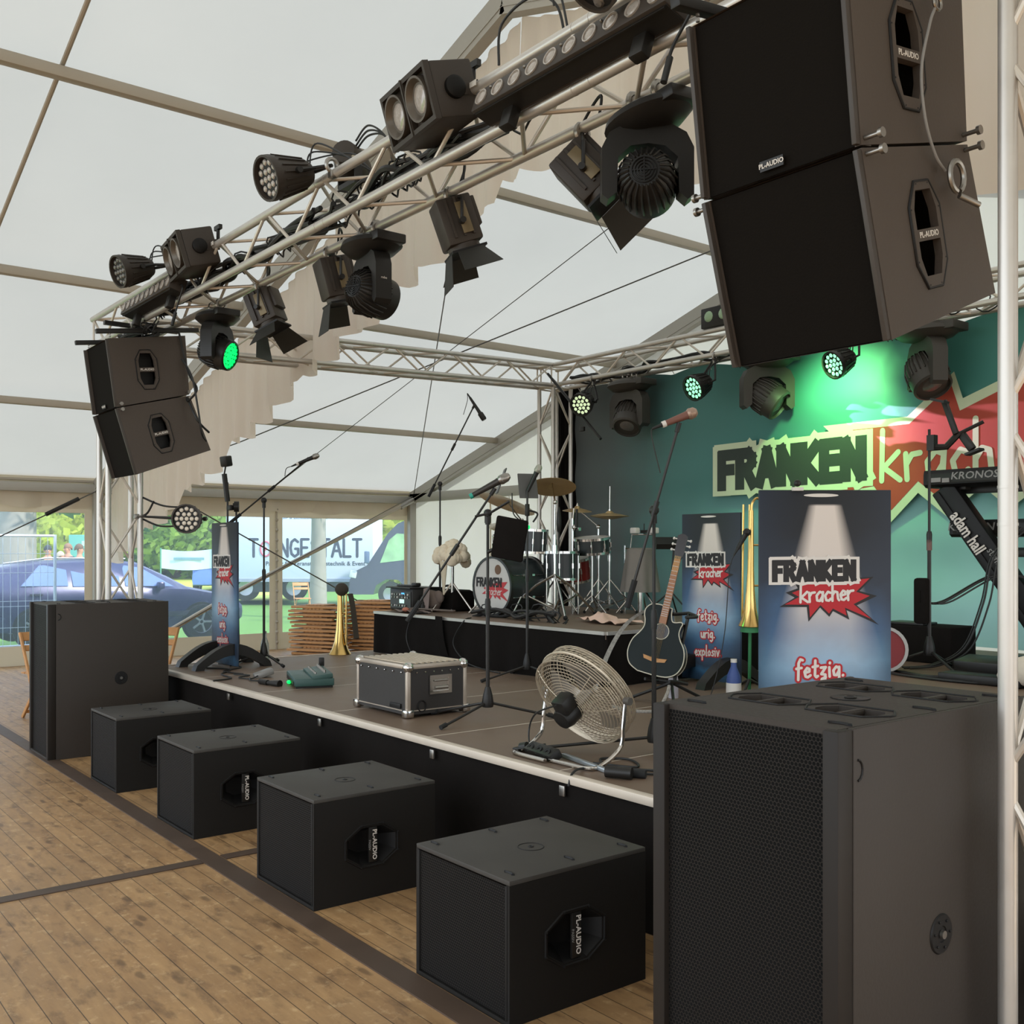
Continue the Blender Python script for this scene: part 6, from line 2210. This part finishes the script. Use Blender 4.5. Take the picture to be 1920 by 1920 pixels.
def open_chair(label, loc, rz):
    r = thing('folding_chair', label, 'chair', loc, rz, group='opened wooden folding chairs')
    def slat(y0, z0, y1, z1, x, nm, w=.035, mt=wood):
        a, b = V((x, y0, z0)), V((x, y1, z1)); d = b - a
        m = M(MX.Translation((a + b) / 2) @ aim((0, 0, 0), d, (1, 0, 0)))
        m.box((0, 0, 0), (w, .022, d.length), bev=.004)
        m.build(nm, mt, r)
    for s in (-1, 1):
        slat(-.22, 0, .2, .84, s * .19, 'leg'); slat(.22, 0, -.16, .43, s * .155, 'leg')
    m = M()
    for k in range(5): m.box((0, -.2 + k * .085, .45), (.38, .07, .018), bev=.003)
    m.build('seat', wood, r)
    m = M()
    m.box((0, .19, .80), (.40, .02, .09), bev=.004, rot=MX.Rotation(-.46, 3, 'X')); m.box((0, .13, .69), (.36, .02, .06), bev=.004, rot=MX.Rotation(-.46, 3, 'X'))
    m.build('backrest', wood, r)
    m = M(); m.box((0, -.17, .1), (.36, .02, .03)); m.box((0, .17, .06), (.3, .02, .03)); m.build('stretcher', wood, r)
open_chair('wooden folding chair half hidden left of the tall left bass cabinet', (-10.72, 2.62, 0), PI / 2 + .2)
open_chair('wooden folding chair behind the tall left bass cabinet, only its back showing', (-10.57, 3.58, 0), .7)
# ================================================================ OUTSIDE
car_p = pm('car_paint', '#3d4268', .25, .3, var=.05)
glassd = pm('car_glass', '#6f86b8', .08, .2, var=.1)
tyre = pm('tyre', '#1c1c1e', .85)
rim = pm('alloy_rim', '#b9bcc6', .3, .8)
def wheel(parent, c, R, wd, name='wheel', spokes=5):
    T = aim(V(c), (1, 0, 0))
    m = M(T); m.lathe([(R * .62, -wd / 2), (R * .95, -wd / 2), (R, -wd * .3), (R, wd * .3), (R * .95, wd / 2), (R * .62, wd / 2)], 28); o = m.build(name, tyre, parent)
    m = M(T); m.lathe([(R * .58, wd * .3), (R * .64, wd * .48), (R * .66, wd * .3)], 28); m.lathe([(.001, wd * .34), (R * .17, wd * .36), (R * .17, wd * .2), (.001, wd * .2)], 14)
    for k in range(spokes):
        a = 2 * PI * k / spokes
        m.tube([(R * .1 * math.cos(a), R * .1 * math.sin(a), wd * .3), (R * .62 * math.cos(a), R * .62 * math.sin(a), wd * .3)], R * .085, 6)
    m.lathe([(.001, wd * .12), (R * .6, wd * .12), (R * .6, wd * .08), (.001, wd * .08)], 20)
    m.build('rim', rim, o)
def vehicle_body(parent, low, top, hw_low, hw_top, mat, name='body'):
    # cross sections along local y: (y, z_sill, z_belt, z_top, half width low, half width top)
    m = M()
    rr = []
    for y, zs, zb, zt, a, b in low:
        rr.append([(-a * .96, y, zs), (-a, y, (zs + zb) * .5), (-a * .97, y, zb), (-b, y, zt - .05), (-b * .85, y, zt), (b * .85, y, zt), (b, y, zt - .05), (a * .97, y, zb), (a, y, (zs + zb) * .5), (a * .96, y, zs)])
    m.rings(rr)
    return m.build(name, mat, parent, 30)
r = thing('car', 'dark blue parked car outside the tent window behind the mesh fence', 'car', (-19.3, 3.35, 0))
vehicle_body(r, [(0, .45, .80, .98, .80, .60), (.10, .30, .92, 1.12, .86, .64), (.45, .28, .98, 1.36, .90, .64), (1.0, .26, 1.0, 1.46, .91, .64), (2.0, .25, .98, 1.50, .92, .65), (2.7, .25, .97, 1.44, .92, .64), (3.3, .25, .95, 1.16, .92, .66), (3.62, .25, .93, .98, .91, .72), (4.2, .26, .82, .86, .89, .70), (4.55, .30, .70, .74, .82, .62), (4.68, .38, .60, .63, .72, .52)], 0, 0, 0, car_p)
m = M()
def gl(pts):
    m.f(m.vs(pts)); 
for pts in ([(1.55, 1.03), (2.35, 1.02), (2.33, 1.40), (1.55, 1.42)], [(.72, 1.05), (1.47, 1.04), (1.48, 1.42), (1.05, 1.39)], [(2.43, 1.02), (3.28, 1.0), (2.75, 1.34), (2.43, 1.39)]):
    gl([(.905 + (z - 1.0) * -.64, y, z) for y, z in pts])
m.build('side_windows', glassd, r)
m = M(); m.box((.925, 2.4, .5), (.03, 2.6, .10), bev=.01); m.box((.93, 1.9, .88), (.02, .2, .035)); m.box((.93, .95, .90), (.02, .2, .035)); m.build('trim', pm('car_trim', '#2a2c3c', .4), r)
m = M(); m.box((.72, .06, .86), (.30, .16, .2), bev=.03); m.build('tail_light', pm('tail_light', '#b04a4a', .2, var=.3), r)
m = M(); m.box((.98, 3.02, 1.02), (.16, .12, .13), bev=.03); m.build('mirror', car_p, r)
m = M(); m.tube([(.62, .5, 1.43), (.62, 1.2, 1.52), (.62, 2.5, 1.5)], .014); m.build('roof_rail', pm('rail', '#9aa2b8', .3, .7), r)
for y in (.95, 3.80):
    m = M(aim(V((.905, y, .33)), (1, 0, 0))); m.lathe([(.001, -.02), (.37, -.02), (.37, .012), (.001, .012)], 28); m.build('wheel_arch', plastic, r)
    for s in (1, -1): wheel(r, (s * .84, y, .33), .33, .22)

r = thing('mesh_fence', 'galvanised construction fence panel outside the left tent window', 'fence', (-17.2, .95, 0))
fm = pm('galvanised', '#c4ccd8', .35, .5)
m = M()
for z in (.16, 1.88): m.tube([(0, 0, z), (0, 3.35, z)], .021)
for y in (0, 3.35): m.tube([(0, y, 0), (0, y, 1.90)], .024)
m.build('frame', fm, r)
m = M()
for k in range(30): m.cyl((0, .11 + k * .108, .16), (0, .11 + k * .108, 1.88), .004, n=5)
for z in (.45, .78, .86, 1.3, 1.6): m.cyl((0, 0, z), (0, 3.35, z), .004, n=5)
m.build('mesh', fm, r)

RV = V((.6184, .7859, 0)); FV = V((-.7859, .6184, 0))
def cam_frame(u_px, d):
    u = (u_px - 960) / 1910
    return FV * d + RV * (u * d)
# white lettered truck
o0 = cam_frame(443, 33.0)
rz = math.atan2(.7859, .6184)
r = thing('truck', 'white box truck with dark lettering behind the tree outside', 'truck', (o0.x, o0.y, 0), rz)
m = M(); m.box((2.04, 1.25, 1.9), (4.78, 2.4, 2.55), bev=.03); m.build('box_body', pm('truck_white', '#c3cfe2', .45, var=.02), r)
m = M(); m.box((2.0, 1.25, .52), (4.6, 1.6, .2)); m.box((.95, .5, .5), (.9, .5, .42)); m.box((3.2, .5, .5), (1.0, .5, .4)); m.build('chassis', pm('chassis', '#3c4048', .7), r)
m = M(); m.box((2.04, .03, .68), (4.74, .05, .10)); m.build('side_rail', pm('rail_grey', '#8f9ab0', .5), r)
def rwheel(parent, c, R, wd):
    T = aim(V(c), (0, -1, 0))
    m = M(T); m.lathe([(R * .6, -wd / 2), (R, -wd / 2), (R, wd / 2), (R * .6, wd / 2)], 24); o = m.build('wheel', tyre, parent)
    m = M(T); m.lathe([(.001, wd * .3), (R * .6, wd * .4), (R * .6, wd * .2), (.001, wd * .2)], 20); m.build('rim', rim, o)
for x in (.2, 1.78): rwheel(r, (x, .5, .42), .42, .28)
m = M()
ss, L = strokes('T   NGESTALT', .56, .2)
sx = 3.62 / L
TT = frame(V((.42, .045, 0)), V((1, 0, 0)), V((0, 0, 1)), V((0, -1, 0)))
m = M(TT); ribbons(m, [[(a * sx, b + 1.45) for a, b in w_] for w_ in ss], .085, 0); m.build('lettering', pm('truck_ink', '#3b4258', .6), r, keepn=True)
m = M(TT); m.tube([(.52 + .17 * math.cos(a), 1.70 + .24 * math.sin(a), .0) for a in [k * PI / 8 for k in range(16)]], .03, 5, True); m.sph((.50, 1.70, 0), .07, 10, (1, 1, .1)); m.build('red_emblem', pm('truck_red', '#c46a84', .6), r)
type_text(r, 'small_lettering', 'Partner für Veranstaltungstechnik & Event s', .19, pm('truck_ink', '#3b4258', .6), TT @ MX.Translation((2.2, 1.22, .004)), bold=.002)
type_text(r, 'small_lettering', 'Ton- & Lichttechnik     Bühnenbau', .15, pm('truck_ink', '#3b4258', .6), TT @ MX.Translation((2.0, 2.72, .004)))

o0 = cam_frame(654, 30.0)
r = thing('van', 'dark grey delivery van parked at the right of the white truck', 'van', (o0.x, o0.y, 0), rz)
m = M(frame(V((0, 1.95, 0)), V((1, 0, 0)), V((0, 0, 1)), V((0, -1, 0))))
prof = [(0, .35), (.02, .75), (.12, 1.0), (.55, 1.22), (1.15, 2.15), (1.45, 2.45), (1.8, 2.58), (5.6, 2.6), (5.6, .35), (1.75, .33), (1.7, .55), (1.45, .78), (1.1, .80), (.8, .62), (.72, .35)]
m.prism([prof], 1.95)
m.build('body', pm('van_paint', '#55586e', .3, .3, var=.04), r, 25)
m = M(frame(V((0, -.006, 0)), V((1, 0, 0)), V((0, 0, 1)), V((0, -1, 0))))
m.prism([[(.92, 1.28), (1.75, 1.38), (1.8, 2.12), (1.42, 2.15), (1.18, 1.95)]], .01)
m.build('side_window', pm('van_glass', '#9cc79a', .1, var=.6, scale=3), r)
m = M(); m.box((.55, -.12, 1.45), (.13, .22, .36), bev=.03); m.build('mirror', pm('van_mirror', '#5f7396', .3), r)
m = M(); m.box((1.9, -.008, 1.25), (.18, .012, .05)); m.box((2.0, -.004, 1.3), (.01, .01, 1.8)); m.build('door_trim', pm('car_trim', '#2a2c3c', .4), r)
m = M(); m.box((.13, -.0, .95), (.2, .04, .22), bev=.02, rot=MX.Rotation(.2, 3, 'Y')); m.build('headlight', pm('headlight', '#cdd3dd', .2), r)
for x in (1.22, 4.6): rwheel(r, (x, .14, .36), .36, .24)

# trees
def tree(label, loc, trunk_r, trunk_h, crown, seed, leaf, bark, n=2600, ls=.22, group='trees outside'):
    r = thing('tree', label, 'tree', loc, group=group)
    rnd = random.Random(seed)
    m = M(); m.tube([(0, 0, -.1), (.03, 0, trunk_h * .3), (-.04, .05, trunk_h * .7), (.05, 0, trunk_h)], [trunk_r * 1.25, trunk_r, trunk_r * .9, trunk_r * .6], 14); m.build('trunk', bark, r)
    m = M()
    for k in range(n):
        cx, cy, cz, R, H = crown[rnd.randrange(len(crown))]
        a, b, q = rnd.uniform(0, 2 * PI), rnd.uniform(-1, 1), rnd.uniform(.55, 1) 
        s = math.sqrt(1 - b * b)
        p = V((cx + R * q * s * math.cos(a), cy + R * q * s * math.sin(a), cz + H * q * b))
        u = V((rnd.uniform(-1, 1), rnd.uniform(-1, 1), rnd.uniform(-1, 1))).normalized() * ls * rnd.uniform(.6, 1.3)
        v = u.orthogonal().normalized() * u.length * .6
        m.quad(p - u, p - v, p + u, p + v)
    m.build('foliage', leaf, r, keepn=True)
def leafm(name, col):
    t = NT(name)
    f = t.noise(t.obj(), .9, 3)
    c = lin(col)
    cc = t.mix(f, tuple(x * .55 for x in c[:3]) + (1,), tuple(min(1, x * 1.4) for x in c[:3]) + (1,))
    d = t.n('ShaderNodeBsdfDiffuse'); q = t.n('ShaderNodeBsdfTranslucent'); mx = t.n('ShaderNodeMixShader')
    mx.inputs[0].default_value = .45
    t.l(cc, d.inputs[0]); t.l(cc, q.inputs[0]); t.l(d.outputs[0], mx.inputs[1]); t.l(q.outputs[0], mx.inputs[2]); t.l(mx.outputs[0], t.out.inputs[0])
    return t.m
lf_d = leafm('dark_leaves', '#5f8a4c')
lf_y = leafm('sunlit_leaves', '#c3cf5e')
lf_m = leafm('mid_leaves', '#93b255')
bark_g = pm('grey_bark', '#8d8b85', .9, var=.25, scale=5, bump=.5)
bark_b = pm('brown_bark', '#7a6552', .9, var=.25, scale=5, bump=.5)
p = cam_frame(28, 21.5)
tree('thick grey tree trunk at far left outside behind the mesh fence', (p.x, p.y, 0), .42, 5, [(.6, 1.4, 3.1, 1.5, .7), (1.2, 2.0, 2.7, .8, .7)], 1, lf_d, bark_g, 900, .16)
p = cam_frame(596, 27)
tree('slim grey tree standing in front of the lettered truck', (p.x, p.y, 0), .20, 4.5, [(.0, .4, 3.15, 2.2, .55), (-1.2, -1.0, 3.0, .9, .4)], 2, lf_d, bark_g, 520, .13)
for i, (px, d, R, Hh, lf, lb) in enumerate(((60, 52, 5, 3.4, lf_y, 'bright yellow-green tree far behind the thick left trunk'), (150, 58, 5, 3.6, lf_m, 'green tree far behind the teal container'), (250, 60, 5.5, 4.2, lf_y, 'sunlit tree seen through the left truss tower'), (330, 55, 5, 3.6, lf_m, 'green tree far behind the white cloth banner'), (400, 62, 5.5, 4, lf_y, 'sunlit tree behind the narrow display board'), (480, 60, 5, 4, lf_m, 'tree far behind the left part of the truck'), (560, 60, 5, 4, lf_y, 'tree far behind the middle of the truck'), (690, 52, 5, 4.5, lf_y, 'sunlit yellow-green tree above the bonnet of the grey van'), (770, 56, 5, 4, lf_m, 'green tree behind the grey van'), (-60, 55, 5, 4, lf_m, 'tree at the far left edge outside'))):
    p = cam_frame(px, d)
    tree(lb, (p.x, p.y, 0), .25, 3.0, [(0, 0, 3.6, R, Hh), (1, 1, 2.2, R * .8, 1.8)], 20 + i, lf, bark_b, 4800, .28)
m = M()
p = cam_frame(300, 40)
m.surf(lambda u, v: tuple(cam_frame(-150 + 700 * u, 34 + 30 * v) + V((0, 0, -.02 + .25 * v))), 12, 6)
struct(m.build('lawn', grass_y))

r = thing('container', 'teal container or shed far outside behind the group of people', 'container', tuple(cam_frame(160, 44)), rz)
m = M(); m.box((0, 1.2, 1.15), (1.45, 2.4, 2.35), bev=.03); m.build('body', pm('teal_container', '#5fa3a0', .6), r)
m = M(); m.box((.1, -.01, 1.95), (.5, .01, .22)); m.build('lettering_patch', pm('pale_teal', '#a9cfd0', .6), r)
p = cam_frame(350, 40)
r = thing('cloth_banner', 'white and blue cloth banner stretched far outside left of the truck', 'banner', (p.x, p.y, 0), rz)
m = M(); m.surf(lambda u, v: (-1.0 + 2.0 * u, .03 * math.sin(u * 9), .95 + .75 * v - .08 * math.sin(u * PI)), 24, 4); m.build('cloth', pm('banner_cloth', '#b9d3e6', .7, var=.12, scale=2), r)
m = M(); m.cyl((-1.02, 0, 0), (-1.02, 0, 1.75), .03); m.cyl((1.02, 0, 0), (1.02, 0, 1.75), .03); m.build('post', pm('green_post', '#4f8a76', .6), r)
m = M(); m.box((.1, -.05, 1.32), (1.2, .01, .10)); m.build('print_bar', pm('banner_ink', '#6f97ad', .7), r)
p = cam_frame(425, 42)
r = thing('car', 'blue car parked far outside, half hidden by the narrow display board', 'car', (p.x, p.y, 0), rz)
vehicle_body(r, [(-2, .3, .7, .8, .8, .6), (-1.8, .25, .9, 1.2, .86, .64), (-.6, .25, .95, 1.42, .88, .64), (.6, .25, .92, 1.3, .88, .64), (1.2, .25, .88, .95, .87, .7), (2.0, .3, .7, .75, .8, .6)], 0, 0, 0, pm('blue_paint', '#5f7fc4', .3, .3))
for y in (-1.3, 1.3):
    for s in (-1, 1): wheel(r, (s * .8, y, .32), .32, .2)
m = M(); m.box((.8, 0, 1.12), (.02, 1.6, .28)); m.box((-.8, 0, 1.12), (.02, 1.6, .28)); m.build('side_windows', glassd, r)
p = cam_frame(566, 25.5)
open_chair('wooden folding chair standing outside on the grass before the truck wheel', (p.x, p.y, 0), rz + .4)

# people
def skin_mesh(verts, edges, rad, name, mat, parent, lv=2):
    me = bpy.data.meshes.new(name)
    me.from_pydata(verts, edges, [])
    o = bpy.data.objects.new(name, me)
    COL.objects.link(o)
    md = o.modifiers.new('s', 'SKIN')
    for i, q in enumerate(rad):
        d = me.skin_vertices[0].data[i]
        d.radius = (q, q) if not isinstance(q, tuple) else q
        d.use_root = i == 0
    sb = o.modifiers.new('u', 'SUBSURF'); sb.levels = lv; sb.render_levels = lv
    dg = bpy.context.evaluated_depsgraph_get()
    nm = bpy.data.meshes.new_from_object(o.evaluated_get(dg))
    nm.name = name
    bpy.data.objects.remove(o)
    nm.materials.clear(); nm.materials.append(mat)
    nm.shade_smooth()
    q = bpy.data.objects.new(name, nm)
    COL.objects.link(q)
    q.parent = parent
    return q
def person(label, loc, rz, h, skin, hair, shirt, cap=None):
    r = thing('person', label, 'person', loc, rz, group='people talking outside')
    k = h / 1.75
    P = [(0, 0, .95), (0, 0, 1.15), (0, -.01, 1.35), (0, 0, 1.45), (0, .0, 1.52), (0, -.02, 1.62), (0, -.015, 1.71)]
    R = [(.13, .10), (.13, .10), (.15, .11), (.10, .08), .052, (.078, .09), (.06, .07)]
    E_ = [(i, i + 1) for i in range(6)]
    for s in (-1, 1):
        b = len(P)
        P += [(s * .17, 0, 1.41), (s * .23, .0, 1.14), (s * .22, -.12, .92), (s * .21, -.18, .86)]
        R += [.055, .043, .034, .03]
        E_ += [(3, b), (b, b + 1), (b + 1, b + 2), (b + 2, b + 3)]
        b = len(P)
        P += [(s * .09, 0, .88), (s * .10, -.01, .48), (s * .10, .01, .07), (s * .11, -.13, .035)]
        R += [.085, .06, .042, .035]
        E_ += [(0, b), (b, b + 1), (b + 1, b + 2), (b + 2, b + 3)]
    P = [(x * k, y * k, z * k) for x, y, z in P]
    R = [tuple(q * k for q in t_) if isinstance(t_, tuple) else t_ * k for t_ in R]
    skin_mesh(P, E_, R, 'body', skin, r)
    Ps = [P[i] for i in (0, 1, 2, 3)] + [P[7], P[8], P[15], P[16]]
    Rs = [tuple(q * 1.15 for q in R[i]) for i in (0, 1, 2, 3)] + [R[7] * 1.3, R[8] * 1.35, R[15] * 1.3, R[16] * 1.35]
    skin_mesh(Ps, [(0, 1), (1, 2), (2, 3), (3, 4), (4, 5), (3, 6), (6, 7)], Rs, 'shirt', shirt, r)
    Pt = [P[0], P[11], P[12], P[13], P[19], P[20], P[21]]
    Rt = [tuple(q * 1.1 for q in R[0]), R[11] * 1.2, R[12] * 1.25, R[13] * 1.35, R[19] * 1.2, R[20] * 1.25, R[21] * 1.35]
    skin_mesh(Pt, [(0, 1), (1, 2), (2, 3), (0, 4), (4, 5), (5, 6)], Rt, 'trousers', pm('dark_trousers', '#343a4c', .8), r)
    m = M(MX.Translation((0, .004 * k, 1.685 * k)))
    m.surf(lambda u, v: (.092 * k * math.sin(v * 1.75) * math.cos(2 * PI * u), .108 * k * math.sin(v * 1.75) * math.sin(2 * PI * u) + .012, .105 * k * math.cos(v * 1.75) - (.05 * k * max(0, math.sin(2 * PI * u)) * v)), 20, 7, True)
    m.build('cap' if cap else 'hair', cap or hair, r)
    m = M()
    for s in (-1, 1): m.sph((s * .03 * k, -.098 * k, 1.655 * k), .011 * k, 6)
    m.build('eyes', pm('eye_dark', '#2b2622', .3), r)
    m = M(); m.sph((0, -.112 * k, 1.625 * k), .016 * k, 8, (.8, 1, 1.3)); m.sph((0, -.098 * k, 1.585 * k), .02 * k, 8, (1.2, .5, .35))
    for s in (-1, 1): m.sph((s * .088 * k, -.005, 1.635 * k), .02 * k, 8, (.5, .9, 1.3))
    m.build('face_features', skin, r)
sk = pm('skin', '#c08f78', .6, var=.05)
for px, d, h, rzz, hair, shirt, cap, lb in (
    (90, 25, 1.75, .6, '#3a332d', '#2a2d38', '#23262e', 'person in a dark cap and dark jacket, leftmost of the group outside'),
    (114, 25, 1.60, 2.2, '#b9aea4', '#b98f8f', None, 'shorter grey-haired person second from the left of the group outside'),
    (127, 26, 1.80, -.5, '#8a6a55', '#2f3550', None, 'person in a dark blue shirt in the middle of the group outside'),
    (149, 25, 1.78, 1.9, '#6b5648', '#c3cfe6', None, 'person in a pale shirt turned away before the teal container'),
    (170, 26, 1.76, -1.2, '#b3a399', '#7d9ba6', None, 'grey-haired person at the right end of the group beside the tent post')):
    p = cam_frame(px, d)
    person(lb, (p.x, p.y, 0), rz + rzz, h, sk, pm('hair_' + hair[1:], hair, .8), pm('shirt_' + shirt[1:], shirt, .8), pm('cap_dark', cap, .7) if cap else None)
